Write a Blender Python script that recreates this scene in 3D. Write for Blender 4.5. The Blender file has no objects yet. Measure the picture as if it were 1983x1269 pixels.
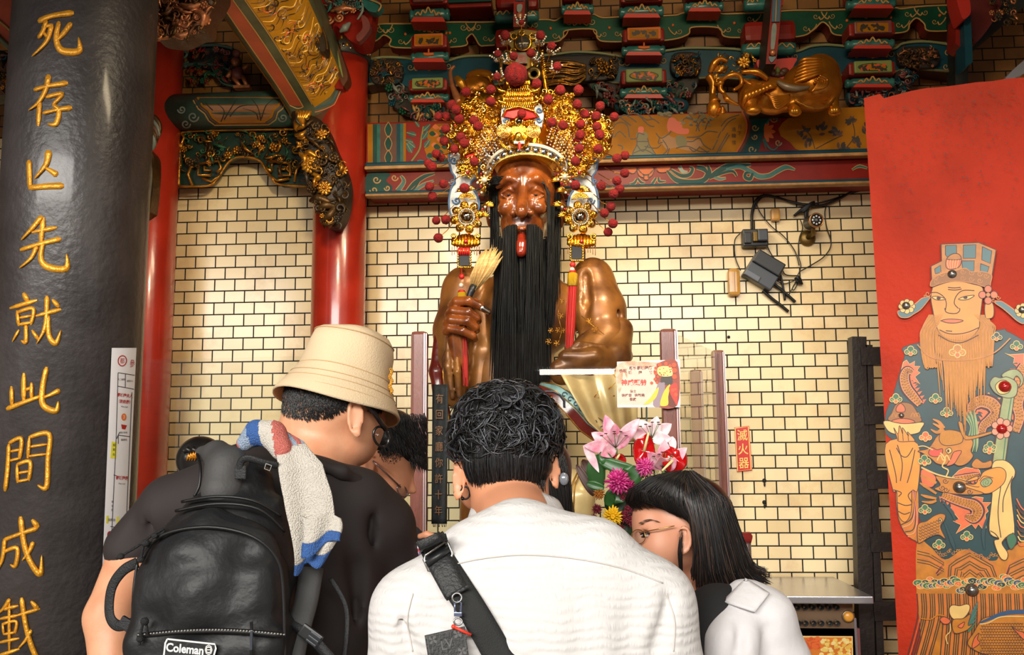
import bpy, bmesh, math, random
import numpy as np
from mathutils import Vector, Matrix

# ------------------------------------------------------------------ camera
PI = math.pi
W, H, F = 1983, 1269, 1800.0
YAW, PITCH, ROLL = math.radians(3.9), math.radians(7.5), math.radians(-0.42)
CAM = Vector((0, 0, 1.45))
RC = Matrix.Rotation(YAW, 3, 'Z') @ Matrix.Rotation(PI/2 + PITCH, 3, 'X') @ Matrix.Rotation(ROLL, 3, 'Z')
scene = bpy.context.scene
COL = scene.collection
cd = bpy.data.cameras.new('camera'); cd.sensor_width = 36; cd.lens = F / W * 36
cam = bpy.data.objects.new('camera', cd); COL.objects.link(cam)
cam.matrix_world = Matrix.Translation(CAM) @ RC.to_4x4()
cd.clip_start = 0.05
scene.camera = cam
# ------------------------------------------------------------------ light
wd = bpy.data.worlds.new('world'); scene.world = wd; wd.use_nodes = True
bg = wd.node_tree.nodes['Background']
bg.inputs[0].default_value = (1.0, 0.93, 0.84, 1); bg.inputs[1].default_value = 0.65
def area(name, loc, target, sx, sy, power, col):
    l = bpy.data.lights.new(name, 'AREA'); l.shape = 'RECTANGLE'; l.size = sx; l.size_y = sy
    l.energy = power; l.color = col
    o = bpy.data.objects.new(name, l); COL.objects.link(o); o.location = loc
    o.rotation_euler = (Vector(target) - Vector(loc)).to_track_quat('-Z', 'Y').to_euler()
    return o
def spot(name, loc, target, power, col, ang, blend=.8, r=.08):
    l = bpy.data.lights.new(name, 'SPOT'); l.energy = power; l.color = col
    l.spot_size = math.radians(ang); l.spot_blend = blend; l.shadow_soft_size = r
    o = bpy.data.objects.new(name, l); COL.objects.link(o); o.location = loc
    o.rotation_euler = (Vector(target) - Vector(loc)).to_track_quat('-Z', 'Y').to_euler()
    return o
area('courtyard_daylight', (-2.2, -8, 4.7), (0, 4.0, 1.4), 11.0, 2.6, 1500, (1, .96, .9))
area('hall_lamp', (0.5, 2.1, 3.7), (0.3, 4.3, 2.6), 1.0, .25, 21, (1, .80, .52))
spot('shrine_lamp', (0.75, 2.3, 3.6), (0.02, 3.9, 2.55), 140, (1, .84, .58), 40, .7, .16)
spot('shrine_side_lamp', (-.75, 2.4, 3.5), (0.02, 3.9, 2.5), 75, (1, .84, .6), 42, .7, .14)
spot('aisle_lamp', (-.8, 2.7, 2.9), (-1.35, 4.65, 2.6), 42, (1, .80, .50), 80)
scene.view_settings.view_transform = 'Standard'; scene.view_settings.look = 'None'
scene.view_settings.exposure = 0.5; scene.view_settings.gamma = 1.0
scene.view_settings.use_curve_mapping = False

# ------------------------------------------------------------------ maths
def ray(px, py):
    return RC @ Vector(((px - W/2) / F, (H/2 - py) / F, -1.0))
def P(px, py, Y):
    d = ray(px, py); return CAM + d * (Y / d.y)
def px_of(p):
    q = RC.transposed() @ (Vector(p) - CAM); return (W/2 + F*q.x/-q.z, H/2 - F*q.y/-q.z)
def MPX(Y): return Y / F                         # metres per pixel near depth Y
def hit_plane(px, py, o, n):
    d = ray(px, py); return CAM + d * ((Vector(o) - CAM).dot(n) / d.dot(n))
def hit_cyl(px, py, cx, cy, r):
    d = ray(px, py); ox, oy = CAM.x - cx, CAM.y - cy
    a = d.x*d.x + d.y*d.y; b = ox*d.x + oy*d.y; c = ox*ox + oy*oy - r*r
    q = b*b - a*c
    t = (-b - math.sqrt(max(q, 0))) / a
    return CAM + d * t
def catmull(pts, n=6, closed=False):
    P_ = [Vector(p) for p in pts]; N = len(P_)
    if N < 3: return P_
    out = []
    for i in range(N if closed else N - 1):
        p0 = P_[i-1] if (i > 0 or closed) else P_[0]
        p1 = P_[i]; p2 = P_[(i+1) % N]
        p3 = P_[(i+2) % N] if (i + 2 < N or closed) else P_[-1]
        for j in range(n):
            t = j / n
            out.append(.5*((2*p1) + (p2-p0)*t + (2*p0-5*p1+4*p2-p3)*t*t + (3*p1-p0-3*p2+p3)*t*t*t))
    if not closed: out.append(P_[-1])
    return out
def interp(vals, n):
    vals = list(vals); m = len(vals)
    if m == 1: return vals * n
    out = []
    for i in range(n):
        t = i / max(n-1, 1) * (m-1); k = min(int(t), m-2); f = t - k
        out.append(vals[k]*(1-f) + vals[k+1]*f)
    return out

# ------------------------------------------------------------------ materials
def lin(c):
    return tuple(((x/255)/12.92 if x/255 <= .04045 else (((x/255)+.055)/1.055)**2.4) for x in c[:3])
_M = {}
def mat(col, rough=.5, metal=0, name=None, bump=0, bscale=60, var=0, vscale=8, coat=0, spec=.5, col2=None, sss=0, sheen=0, stretch=None, trans=0):
    key = (tuple(col), rough, metal, bump, bscale, var, vscale, coat, spec, col2, sss, sheen, stretch, trans)
    if key in _M: return _M[key]
    m = bpy.data.materials.new(name or 'paint'); m.use_nodes = True
    nt = m.node_tree; b = nt.nodes['Principled BSDF']
    c = lin(col); b.inputs['Base Color'].default_value = (*c, 1)
    b.inputs['Roughness'].default_value = rough; b.inputs['Metallic'].default_value = metal
    b.inputs['Coat Weight'].default_value = coat; b.inputs['Specular IOR Level'].default_value = spec
    if coat: b.inputs['Coat Roughness'].default_value = .12
    if sss:
        b.inputs['Subsurface Weight'].default_value = sss; b.inputs['Subsurface Radius'].default_value = (.01, .004, .002)
        b.inputs['Subsurface Scale'].default_value = .6
    if sheen: b.inputs['Sheen Weight'].default_value = sheen
    if trans: b.inputs['Transmission Weight'].default_value = trans
    if bump or var:
        tc = nt.nodes.new('ShaderNodeTexCoord'); src = tc.outputs['Object']
        if stretch:
            mp = nt.nodes.new('ShaderNodeMapping'); mp.inputs['Scale'].default_value = stretch
            nt.links.new(src, mp.inputs[0]); src = mp.outputs[0]
    if var:
        n = nt.nodes.new('ShaderNodeTexNoise'); n.inputs['Scale'].default_value = vscale; n.inputs['Detail'].default_value = 5
        nt.links.new(src, n.inputs['Vector'])
        r = nt.nodes.new('ShaderNodeValToRGB')
        d = lin(col2) if col2 else tuple(x*(1-var) for x in c)
        r.color_ramp.elements[0].color = (*d, 1); r.color_ramp.elements[0].position = .36
        r.color_ramp.elements[1].color = (*c, 1); r.color_ramp.elements[1].position = .62
        nt.links.new(n.outputs[0], r.inputs[0]); nt.links.new(r.outputs[0], b.inputs['Base Color'])
    if bump:
        n2 = nt.nodes.new('ShaderNodeTexNoise'); n2.inputs['Scale'].default_value = bscale; n2.inputs['Detail'].default_value = 4
        nt.links.new(src, n2.inputs['Vector'])
        bp = nt.nodes.new('ShaderNodeBump'); bp.inputs['Strength'].default_value = bump; bp.inputs['Distance'].default_value = .01
        nt.links.new(n2.outputs[0], bp.inputs['Height']); nt.links.new(bp.outputs[0], b.inputs['Normal'])
    _M[key] = m
    return m
def glass_mat(tint=(235, 245, 240), alpha_mix=.86, rough=.0, gloss=1.0):
    m = bpy.data.materials.new('clear_glass'); m.use_nodes = True; nt = m.node_tree
    nt.nodes.remove(nt.nodes['Principled BSDF']); out = nt.nodes['Material Output']
    tr = nt.nodes.new('ShaderNodeBsdfTransparent'); tr.inputs[0].default_value = (*lin(tint), 1)
    gl = nt.nodes.new('ShaderNodeBsdfGlossy'); gl.inputs['Roughness'].default_value = rough
    fr = nt.nodes.new('ShaderNodeFresnel'); fr.inputs[0].default_value = 1.5
    mu = nt.nodes.new('ShaderNodeMath'); mu.operation = 'MULTIPLY'; mu.inputs[1].default_value = gloss
    mx = nt.nodes.new('ShaderNodeMixShader')
    ge = nt.nodes.new('ShaderNodeNewGeometry'); sb = nt.nodes.new('ShaderNodeMath'); sb.operation = 'SUBTRACT'; sb.inputs[0].default_value = gloss
    nt.links.new(ge.outputs['Backfacing'], sb.inputs[1]); sb.use_clamp = True; nt.links.new(sb.outputs[0], mu.inputs[1])
    nt.links.new(fr.outputs[0], mu.inputs[0])
    nt.links.new(mu.outputs[0], mx.inputs[0]); nt.links.new(tr.outputs[0], mx.inputs[1]); nt.links.new(gl.outputs[0], mx.inputs[2])
    nt.links.new(mx.outputs[0], out.inputs[0])
    return m
def emis(col, s):
    m = bpy.data.materials.new('lamp_glow'); m.use_nodes = True; b = m.node_tree.nodes['Principled BSDF']
    b.inputs['Base Color'].default_value = (*lin(col), 1); b.inputs['Emission Color'].default_value = (*lin(col), 1)
    b.inputs['Emission Strength'].default_value = s
    return m
GOLD = mat((232, 176, 70), .22, 1.0, 'gilded_metal', bump=.25, bscale=90)
GOLDP = mat((214, 150, 48), .38, .75, 'gold_paint', bump=.2, bscale=60, var=.35, vscale=14)
SILVER = mat((225, 222, 215), .18, 1.0, 'silver')
IRON = mat((150, 148, 146), .28, .9, 'iron')
BLACK = mat((22, 22, 23), .5, 0, 'black')

# ------------------------------------------------------------------ mesh builder
class MB:
    def __init__(s): s.v = []; s.f = []; s.m = []; s.mats = []; s.sm = []
    def mi(s, m):
        if m not in s.mats: s.mats.append(m)
        return s.mats.index(m)
    def add(s, vs, fs, m, smooth=True):
        o = len(s.v); s.v += [tuple(v) for v in vs]; k = s.mi(m)
        for f in fs: s.f.append(tuple(o+i for i in f)); s.m.append(k); s.sm.append(smooth)
        return s
    def box(s, c, size, m, rot=None):
        c = Vector(c); h = Vector(size)/2; vs = []
        for x in (-1, 1):
            for y in (-1, 1):
                for z in (-1, 1):
                    q = Vector((x*h.x, y*h.y, z*h.z)); vs.append(c + (rot @ q if rot else q))
        return s.add(vs, [(0,1,3,2),(4,6,7,5),(0,4,5,1),(2,3,7,6),(0,2,6,4),(1,5,7,3)], m, False)
    def bbox(s, c, size, m, bev=.004, rot=None):
        """box with bevelled edges"""
        bm = bmesh.new(); bmesh.ops.create_cube(bm, size=1)
        for v in bm.verts: v.co = Vector((v.co.x*size[0], v.co.y*size[1], v.co.z*size[2]))
        bmesh.ops.bevel(bm, geom=bm.edges[:], offset=min(bev, min(size)*.45), segments=2, affect='EDGES', profile=.6)
        vs = [Vector(c) + (rot @ v.co if rot else v.co) for v in bm.verts]; bm.verts.index_update()
        fs = [[v.index for v in f.verts] for f in bm.faces]; bm.free()
        return s.add(vs, fs, m, False)
    def tube(s, pts, rad, m, n=8, cap=True, closed=False, flat=1.0, up=None):
        pts = [Vector(p) for p in pts]; N = len(pts)
        rad = interp(rad if hasattr(rad, '__len__') else [rad], N)
        vs = []; prev = Vector(up) if up else None
        for i, p in enumerate(pts):
            if closed: t = pts[(i+1) % N] - pts[i-1]
            else: t = pts[min(i+1, N-1)] - pts[max(i-1, 0)]
            if t.length < 1e-9: t = Vector((0, 0, 1))
            t.normalize()
            if prev is None:
                prev = Vector((0, 0, 1)) if abs(t.z) < .9 else Vector((1, 0, 0))
            a = prev - t*prev.dot(t)
            if a.length < 1e-6: a = t.orthogonal()
            a.normalize(); b = t.cross(a); prev = a
            for k in range(n):
                g = 2*PI*k/n; vs.append(p + a*(math.cos(g)*rad[i]*flat) + b*(math.sin(g)*rad[i]))
        fs = []
        for i in range(N if closed else N-1):
            j = (i+1) % N
            for k in range(n):
                l = (k+1) % n; fs.append((i*n+k, i*n+l, j*n+l, j*n+k))
        if cap and not closed:
            fs.append(tuple(range(n))[::-1]); fs.append(tuple((N-1)*n+k for k in range(n)))
        return s.add(vs, fs, m)
    def ell(s, c, r, m, n=12, rot=None, k=None):
        c = Vector(c); r = (r, r, r) if not hasattr(r, '__len__') else r; k = k or max(4, n//2 + 1)
        vs = []
        for i in range(k+1):
            a = PI*i/k
            for j in range(n):
                b = 2*PI*j/n
                q = Vector((r[0]*math.sin(a)*math.cos(b), r[1]*math.sin(a)*math.sin(b), r[2]*math.cos(a)))
                vs.append(c + (rot @ q if rot else q))
        fs = []
        for i in range(k):
            for j in range(n):
                l = (j+1) % n
                if i == 0: fs.append((j, (i+1)*n+j, (i+1)*n+l))
                elif i == k-1: fs.append((i*n+j, (i+1)*n+j, i*n+l))
                else: fs.append((i*n+j, (i+1)*n+j, (i+1)*n+l, i*n+l))
        return s.add(vs, fs, m)
    def lathe(s, c, prof, m, n=24, axis=None, up=None, cap=True):
        """prof: list of (radius, height) along axis (default +Z)"""
        c = Vector(c); ax = Vector(axis).normalized() if axis else Vector((0, 0, 1))
        a = ax.orthogonal().normalized(); b = ax.cross(a); vs = []
        for r, h in prof:
            for j in range(n):
                g = 2*PI*j/n; vs.append(c + ax*h + a*(r*math.cos(g)) + b*(r*math.sin(g)))
        fs = []; K = len(prof)
        for i in range(K-1):
            for j in range(n):
                l = (j+1) % n; fs.append((i*n+j, i*n+l, (i+1)*n+l, (i+1)*n+j))
        if cap: fs.append(tuple(range(n))[::-1]); fs.append(tuple((K-1)*n+j for j in range(n)))
        return s.add(vs, fs, m)
    def prism(s, front, off, m, mside=None, smooth=False):
        """front: 3D polygon; off: extrusion vector to the back"""
        n = len(front); off = Vector(off)
        vs = [Vector(p) for p in front] + [Vector(p)+off for p in front]
        s.add(vs, [tuple(range(n)), tuple(range(n, 2*n))[::-1]], m, False)
        s.add(vs, [(i, i+n, (i+1) % n + n, (i+1) % n) for i in range(n)], mside or m, smooth)
        return s
    def grid(s, fn, nu, nv, m, closeu=False, smooth=True, thick=None):
        vs = [fn(i/(nu if closeu else nu-1), j/(nv-1)) for i in range(nu) for j in range(nv)]
        fs = []
        for i in range(nu if closeu else nu-1):
            k = (i+1) % nu
            for j in range(nv-1): fs.append((i*nv+j, k*nv+j, k*nv+j+1, i*nv+j+1))
        return s.add(vs, fs, m, smooth)
    def build(s, name, parent=None, label=None, cat=None, group=None, kind=None, solid=0, sub=0, m=None):
        me = bpy.data.meshes.new(name); me.from_pydata([tuple(v) for v in s.v], [], s.f)
        for q in s.mats: me.materials.append(q)
        me.polygons.foreach_set('material_index', s.m); me.polygons.foreach_set('use_smooth', s.sm)
        me.update()
        o = bpy.data.objects.new(name, me); COL.objects.link(o)
        if parent: o.parent = parent; o.matrix_parent_inverse = parent.matrix_world.inverted()
        if solid:
            md = o.modifiers.new('solid', 'SOLIDIFY'); md.thickness = solid; md.offset = 0
        if sub:
            md = o.modifiers.new('sub', 'SUBSURF'); md.levels = sub; md.render_levels = sub
        return tag(o, label, cat, group, kind)
def tag(o, label=None, cat=None, group=None, kind=None):
    if label: o['label'] = label
    if cat: o['category'] = cat
    if group: o['group'] = group
    if kind: o['kind'] = kind
    return o
def thing(name, label, cat, loc=(0, 0, 0), group=None):
    o = bpy.data.objects.new(name, None); COL.objects.link(o); o.location = loc; o.empty_display_size = .05
    o.matrix_world = Matrix.Translation(Vector(loc))
    return tag(o, label, cat, group)

# ------------------------------------------------------------------ smooth solids
class SDF:
    """smooth union of soft primitives, meshed with surface nets"""
    def __init__(s, k=.01): s.k = k; s.ops = []; s.lo = np.full(3, 1e9); s.hi = np.full(3, -1e9); s.post = None
    def _bb(s, c, r):
        c = np.array(c, float); s.lo = np.minimum(s.lo, c-r); s.hi = np.maximum(s.hi, c+r)
    def ell(s, c, r, k=None, rot=None, sub=False):
        r = np.array(r if hasattr(r, '__len__') else (r, r, r), float); c = np.array(c, float)
        Rm = np.array(rot, float) if rot is not None else None
        def f(X):
            q = X - c
            if Rm is not None: q = q @ Rm
            a = np.linalg.norm(q/r, axis=-1); b = np.linalg.norm(q/(r*r), axis=-1)
            return a*(a-1)/np.maximum(b, 1e-9)
        s.ops.append((f, s.k if k is None else k, sub, c, r.max()))
        if not sub: s._bb(c, r.max())
        return s
    def cap(s, a, b, ra, rb=None, k=None, sub=False):
        rb = ra if rb is None else rb; a = np.array(a, float); b = np.array(b, float)
        d = b-a; L = max(d @ d, 1e-12)
        def f(X):
            t = np.clip(((X-a) @ d)/L, 0, 1)
            return np.linalg.norm(X - a - t[..., None]*d, axis=-1) - (ra + (rb-ra)*t)
        s.ops.append((f, s.k if k is None else k, sub, (a+b)/2, math.sqrt(L)/2 + max(ra, rb)))
        if not sub: s._bb(a, ra); s._bb(b, rb)
        return s
    def rbox(s, c, h, r, rot=None, k=None, sub=False):
        c = np.array(c, float); h = np.array(h, float) - r; Rm = np.array(rot, float) if rot is not None else None
        def f(X):
            q = X - c
            if Rm is not None: q = q @ Rm
            q = np.abs(q) - h
            return np.linalg.norm(np.maximum(q, 0), axis=-1) + np.minimum(q.max(-1), 0) - r
        R_ = float(np.linalg.norm(h+r)); s.ops.append((f, s.k if k is None else k, sub, c, R_))
        if not sub: s._bb(c, R_ if Rm is not None else h+r)
        return s
    def chain(s, pts, rad, k=None, sub=False, n=1):
        if n > 1:
            pts = catmull(pts, n)
        rad = interp(rad if hasattr(rad, '__len__') else [rad], len(pts))
        for i in range(len(pts)-1): s.cap(pts[i], pts[i+1], rad[i], rad[i+1], k, sub)
        return s
    def mesh(s, res, m, smooth=2, disp=None):
        pad = max(s.k, res)*2.5; lo = s.lo - pad; n = np.ceil((s.hi + pad - lo)/res).astype(int) + 1
        D = np.full(tuple(n), 10.0, np.float32)
        ax = [lo[i] + res*np.arange(n[i]) for i in range(3)]
        for f, k, sub, c, r in s.ops:
            R_ = r + 3*k + 4*res
            sl = []
            for i in range(3):
                a = max(0, int((c[i]-R_-lo[i])/res)); b = min(n[i], int((c[i]+R_-lo[i])/res)+2); sl.append(slice(a, b))
            if any(q.stop <= q.start for q in sl): continue
            X = np.stack(np.meshgrid(*[ax[i][sl[i]] for i in range(3)], indexing='ij'), -1)
            d = f(X); cur = D[tuple(sl)]; k = max(k, 1e-6)
            if sub:
                d = -d; h = np.clip(.5 - .5*(d-cur)/k, 0, 1) if False else np.clip(.5 + .5*(d-cur)/k, 0, 1)
                D[tuple(sl)] = cur*(1-h) + d*h + k*h*(1-h)
            else:
                h = np.clip(.5 + .5*(cur-d)/k, 0, 1); D[tuple(sl)] = cur*(1-h) + d*h - k*h*(1-h)
        if disp is not None:
            X = np.stack(np.meshgrid(*ax, indexing='ij'), -1); near = np.abs(D) < .03
            D[near] += disp(X[near]).astype(np.float32)
        V, Q = surface_nets(D, lo, res)
        if smooth and len(V):
            E = np.concatenate([Q[:, [0, 1]], Q[:, [1, 2]], Q[:, [2, 3]], Q[:, [3, 0]]])
            for _ in range(smooth):
                acc = np.zeros_like(V); cnt = np.zeros(len(V))
                np.add.at(acc, E[:, 0], V[E[:, 1]]); np.add.at(cnt, E[:, 0], 1)
                np.add.at(acc, E[:, 1], V[E[:, 0]]); np.add.at(cnt, E[:, 1], 1)
                V = .4*V + .6*acc/np.maximum(cnt, 1)[:, None]
        return V, Q
    def into(s, mb, res, m, smooth=2, disp=None, matf=None):
        V, Q = s.mesh(res, m, smooth, disp)
        if s.post is not None: V = s.post(V)
        if matf is None: mb.add(V.tolist(), Q.tolist(), m)
        else:
            o = len(mb.v); mb.v += [tuple(v) for v in V.tolist()]
            cen = V[Q].mean(axis=1)
            for q, mm in zip(Q.tolist(), matf(cen)):
                mb.f.append(tuple(o+i for i in q)); mb.m.append(mb.mi(mm)); mb.sm.append(True)
        return mb
def surface_nets(D, lo, h):
    S = D < 0; a, b, c = D.shape
    offs = [(i, j, k) for i in (0, 1) for j in (0, 1) for k in (0, 1)]
    def cut(A, o): return A[o[0]:a-1+o[0], o[1]:b-1+o[1], o[2]:c-1+o[2]]
    cnt = sum(cut(S, o).astype(np.int8) for o in offs); mask = (cnt > 0) & (cnt < 8)
    ids = np.argwhere(mask); idx = np.full(mask.shape, -1, np.int64); idx[mask] = np.arange(len(ids))
    acc = np.zeros((len(ids), 3)); num = np.zeros(len(ids))
    cv = {o: cut(D, o)[mask].astype(float) for o in offs}
    for o in offs:
        for ax in range(3):
            if o[ax] == 0:
                p = list(o); p[ax] = 1; p = tuple(p); va, vb = cv[o], cv[p]
                x = (va < 0) != (vb < 0); t = np.where(x, va/np.where(x, va-vb, 1), 0)
                q = np.array(o, float)[None, :].repeat(len(ids), 0); q[:, ax] += t
                acc[x] += q[x]; num[x] += 1
    V = lo + h*(ids + acc/np.maximum(num, 1)[:, None])
    Q = []
    for ax in range(3):
        u, v = (ax+1) % 3, (ax+2) % 3
        s0 = [slice(None)]*3; s1 = [slice(None)]*3
        s0[ax] = slice(0, -1); s1[ax] = slice(1, None)
        A, B = S[tuple(s0)], S[tuple(s1)]
        e = np.argwhere(A != B); sg = A[tuple(e.T)]
        ok = (e[:, u] > 0) & (e[:, v] > 0) & (e[:, u] < D.shape[u]-1) & (e[:, v] < D.shape[v]-1)
        e = e[ok]; sg = sg[ok]
        def g(du, dv):
            q = e.copy(); q[:, u] += du; q[:, v] += dv; return idx[tuple(q.T)]
        quad = np.stack([g(-1, -1), g(0, -1), g(0, 0), g(-1, 0)], 1)
        quad[~sg] = quad[~sg][:, ::-1]; Q.append(quad)
    return V, np.concatenate(Q)

# ------------------------------------------------------------------ pixel-traced helpers (real distance, real thickness)
def poly(pts, Y, n=5, smooth=True):
    q = catmull([(x, y, 0) for x, y in pts], n, True) if smooth else [Vector((x, y, 0)) for x, y in pts]
    return [P(p.x, p.y, Y) for p in q]
def plate(mb, pts, Y, th, m, mside=None, smooth=True, n=5):
    return mb.prism(poly(pts, Y, n, smooth), (0, th, 0), m, mside)
def ptube(mb, pts, rad_px, Y, m, n=6, smooth=True, seg=5, w=0, flat=1.0):
    """tube along pixel path; pts (x, y[, w px towards the viewer])"""
    s = MPX(Y); q = [Vector((p[0], p[1], p[2] if len(p) > 2 else 0)) for p in pts]
    if smooth: q = catmull(q, seg)
    return mb.tube([P(p.x, p.y, Y - (p.z + w)*s) for p in q], [r*s for r in (rad_px if hasattr(rad_px, '__len__') else [rad_px])], m, n=n, flat=flat)
def spiral(cx, cy, r, turns=1.5, a0=0, flip=1, n=16, r1=.12):
    return [(cx + flip*r*(1-(1-r1)*i/n)*math.cos(a0 + 2*PI*turns*i/n), cy + r*(1-(1-r1)*i/n)*math.sin(a0 + 2*PI*turns*i/n)) for i in range(n+1)]
_TX = {}
def glyphs(t, off=0):
    if (t, off) not in _TX:
        c = bpy.data.curves.new('lettering', 'FONT'); c.body = t; c.size = 1; c.fill_mode = 'FRONT'; c.align_x = 'CENTER'; c.resolution_u = 3; c.offset = off
        o = bpy.data.objects.new('lettering', c); COL.objects.link(o)
        dg = bpy.context.evaluated_depsgraph_get(); me = bpy.data.meshes.new_from_object(o.evaluated_get(dg))
        vs = [v.co.copy() for v in me.vertices]; fs = [tuple(p.vertices) for p in me.polygons]
        bpy.data.objects.remove(o); bpy.data.curves.remove(c); bpy.data.meshes.remove(me)
        if vs:
            x0 = min(v.x for v in vs); x1 = max(v.x for v in vs); y0 = min(v.y for v in vs); y1 = max(v.y for v in vs)
            vs = [Vector((v.x-(x0+x1)/2, v.y-(y0+y1)/2, 0)) for v in vs]
        _TX[(t, off)] = (vs, fs)
    return _TX[(t, off)]
def text(mb, t, px, py, size, fn, m, rot=0, sx=1.0, bold=0):
    """lettering centred at (px, py); fn maps a pixel to a point on the surface"""
    vs, fs = glyphs(t, round(bold/size*.5, 4)); c, s_ = math.cos(rot), math.sin(rot)
    for dx, dy in [(0, 0)]:
        out = []
        for v in vs:
            x, y = v.x*size*sx, -v.y*size
            out.append(fn(px + dx + x*c - y*s_, py + dy + x*s_ + y*c))
        mb.add(out, fs, m, False)
    return mb
def ribbon(mb, pts, wid, fn, m, smooth=True, seg=6):
    """flat brush stroke on a surface: fn(px, py)"""
    q = catmull([(x, y, 0) for x, y in pts], seg) if smooth and len(pts) > 2 else [Vector((x, y, 0)) for x, y in pts]
    wd_ = interp(wid if hasattr(wid, '__len__') else [wid], len(q)); L = []; N = len(q)
    for i, p in enumerate(q):
        t = q[min(i+1, N-1)] - q[max(i-1, 0)]; t = t.normalized() if t.length > 1e-6 else Vector((1, 0, 0))
        a = Vector((-t.y, t.x, 0))*wd_[i]/2
        L += [fn(p.x+a.x, p.y+a.y), fn(p.x-a.x, p.y-a.y)]
    mb.add(L, [(2*i, 2*i+1, 2*i+3, 2*i+2) for i in range(N-1)], m, False); return mb
def patch(mb, pts, fn, m, smooth=True, n=5):
    q = catmull([(x, y, 0) for x, y in pts], n, True) if smooth else [Vector((x, y, 0)) for x, y in pts]
    from mathutils.geometry import tessellate_polygon as _tp
    mb.add([fn(p.x, p.y) for p in q], [tuple(t) for t in _tp([[Vector((p.x, p.y, 0)) for p in q]])], m, False); return mb
rng = random.Random(7)
# ================================================================== the room
YW = 4.65
def tile_mat(name, c1, c2, mort, stain, zoff, rough):
    m = bpy.data.materials.new(name); m.use_nodes = True; nt = m.node_tree; b = nt.nodes['Principled BSDF']; L = nt.links.new
    tc = nt.nodes.new('ShaderNodeTexCoord'); sep = nt.nodes.new('ShaderNodeSeparateXYZ'); cmb = nt.nodes.new('ShaderNodeCombineXYZ')
    L(tc.outputs['Object'], sep.inputs[0])
    ax = nt.nodes.new('ShaderNodeMath'); ax.operation = 'ADD'; ax.inputs[1].default_value = zoff[0]
    az = nt.nodes.new('ShaderNodeMath'); az.operation = 'ADD'; az.inputs[1].default_value = zoff[1]
    L(sep.outputs[0], ax.inputs[0]); L(sep.outputs[2], az.inputs[0]); L(ax.outputs[0], cmb.inputs[0]); L(az.outputs[0], cmb.inputs[1])
    br = nt.nodes.new('ShaderNodeTexBrick'); br.inputs['Scale'].default_value = 1
    br.inputs['Brick Width'].default_value = .1068; br.inputs['Row Height'].default_value = .0618
    br.inputs['Mortar Size'].default_value = .0035; br.inputs['Mortar Smooth'].default_value = .15; br.inputs['Bias'].default_value = 0
    br.inputs['Color1'].default_value = (*lin(c1), 1); br.inputs['Color2'].default_value = (*lin(c2), 1); br.inputs['Mortar'].default_value = (*lin(mort), 1)
    L(cmb.outputs[0], br.inputs['Vector'])
    n = nt.nodes.new('ShaderNodeTexNoise'); n.inputs['Scale'].default_value = 2.6; n.inputs['Detail'].default_value = 7; n.inputs['Roughness'].default_value = .65
    L(tc.outputs['Object'], n.inputs['Vector'])
    rp = nt.nodes.new('ShaderNodeValToRGB'); rp.color_ramp.elements[0].position = .52; rp.color_ramp.elements[1].position = .74
    rp.color_ramp.elements[1].color = (.55, .55, .55, 1); L(n.outputs[0], rp.inputs[0])
    mx = nt.nodes.new('ShaderNodeMixRGB'); mx.blend_type = 'MULTIPLY'; mx.inputs[2].default_value = (*lin(stain), 1)
    L(rp.outputs[0], mx.inputs[0]); L(br.outputs[0], mx.inputs[1]); L(mx.outputs[0], b.inputs['Base Color'])
    rr = nt.nodes.new('ShaderNodeMapRange'); rr.inputs[3].default_value = rough; rr.inputs[4].default_value = .85
    L(br.outputs[1], rr.inputs[0]); L(rr.outputs[0], b.inputs['Roughness'])
    n3 = nt.nodes.new('ShaderNodeTexNoise'); n3.inputs['Scale'].default_value = 30; L(tc.outputs['Object'], n3.inputs['Vector'])
    ad = nt.nodes.new('ShaderNodeMath'); ad.operation = 'MULTIPLY_ADD'; ad.inputs[1].default_value = -1.0
    ml = nt.nodes.new('ShaderNodeMath'); ml.operation = 'MULTIPLY'; ml.inputs[1].default_value = .12
    L(n3.outputs[0], ml.inputs[0]); L(br.outputs[1], ad.inputs[0]); L(ml.outputs[0], ad.inputs[2])
    bp = nt.nodes.new('ShaderNodeBump'); bp.inputs['Strength'].default_value = .5; bp.inputs['Distance'].default_value = .003
    L(ad.outputs[0], bp.inputs['Height']); L(bp.outputs[0], b.inputs['Normal'])
    return m
ZS = P(1000, 238, YW).z
_r = P(400, 363.5, YW); _j = P(422, 376, YW)
TOFF = (20*.1068 - _j.x + .1068*0, 60*.0618 - _r.z)
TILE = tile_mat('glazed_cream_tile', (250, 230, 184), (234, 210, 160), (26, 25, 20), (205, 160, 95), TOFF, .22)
TILEB = tile_mat('smoked_shaded_tile', (150, 104, 50), (118, 78, 36), (26, 22, 16), (120, 80, 40), TOFF, .45)  # cream tile again, colour browned for smoke and for shade above the lintel
mb = MB(); mb.box((0, YW+.1, ZS/2), (8.4, .2, ZS), TILE); mb.build('wall_back', kind='structure')
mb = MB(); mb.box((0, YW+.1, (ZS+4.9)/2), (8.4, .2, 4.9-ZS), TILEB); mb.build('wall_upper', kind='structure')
STONE = mat((150, 140, 128), .7, 0, 'stone_floor', bump=.3, bscale=20, var=.25, vscale=3)
mb = MB(); mb.box((0, 0.3, -.05), (9, 9.4, .1), STONE); mb.build('floor', kind='structure')
DARKW = mat((46, 36, 28), .6, 0, 'dark_timber', bump=.3, bscale=30, var=.4, vscale=5, stretch=(6, 6, 1))
mb = MB(); mb.box((0, 2.4, 4.95), (8.4, 5.2, .1), DARKW); mb.build('ceiling', kind='structure')
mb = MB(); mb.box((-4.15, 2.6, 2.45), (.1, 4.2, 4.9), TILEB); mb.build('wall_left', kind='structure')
mb = MB(); mb.box((4.15, 2.6, 2.45), (.1, 4.2, 4.9), TILEB); mb.build('wall_right', kind='structure')
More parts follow.
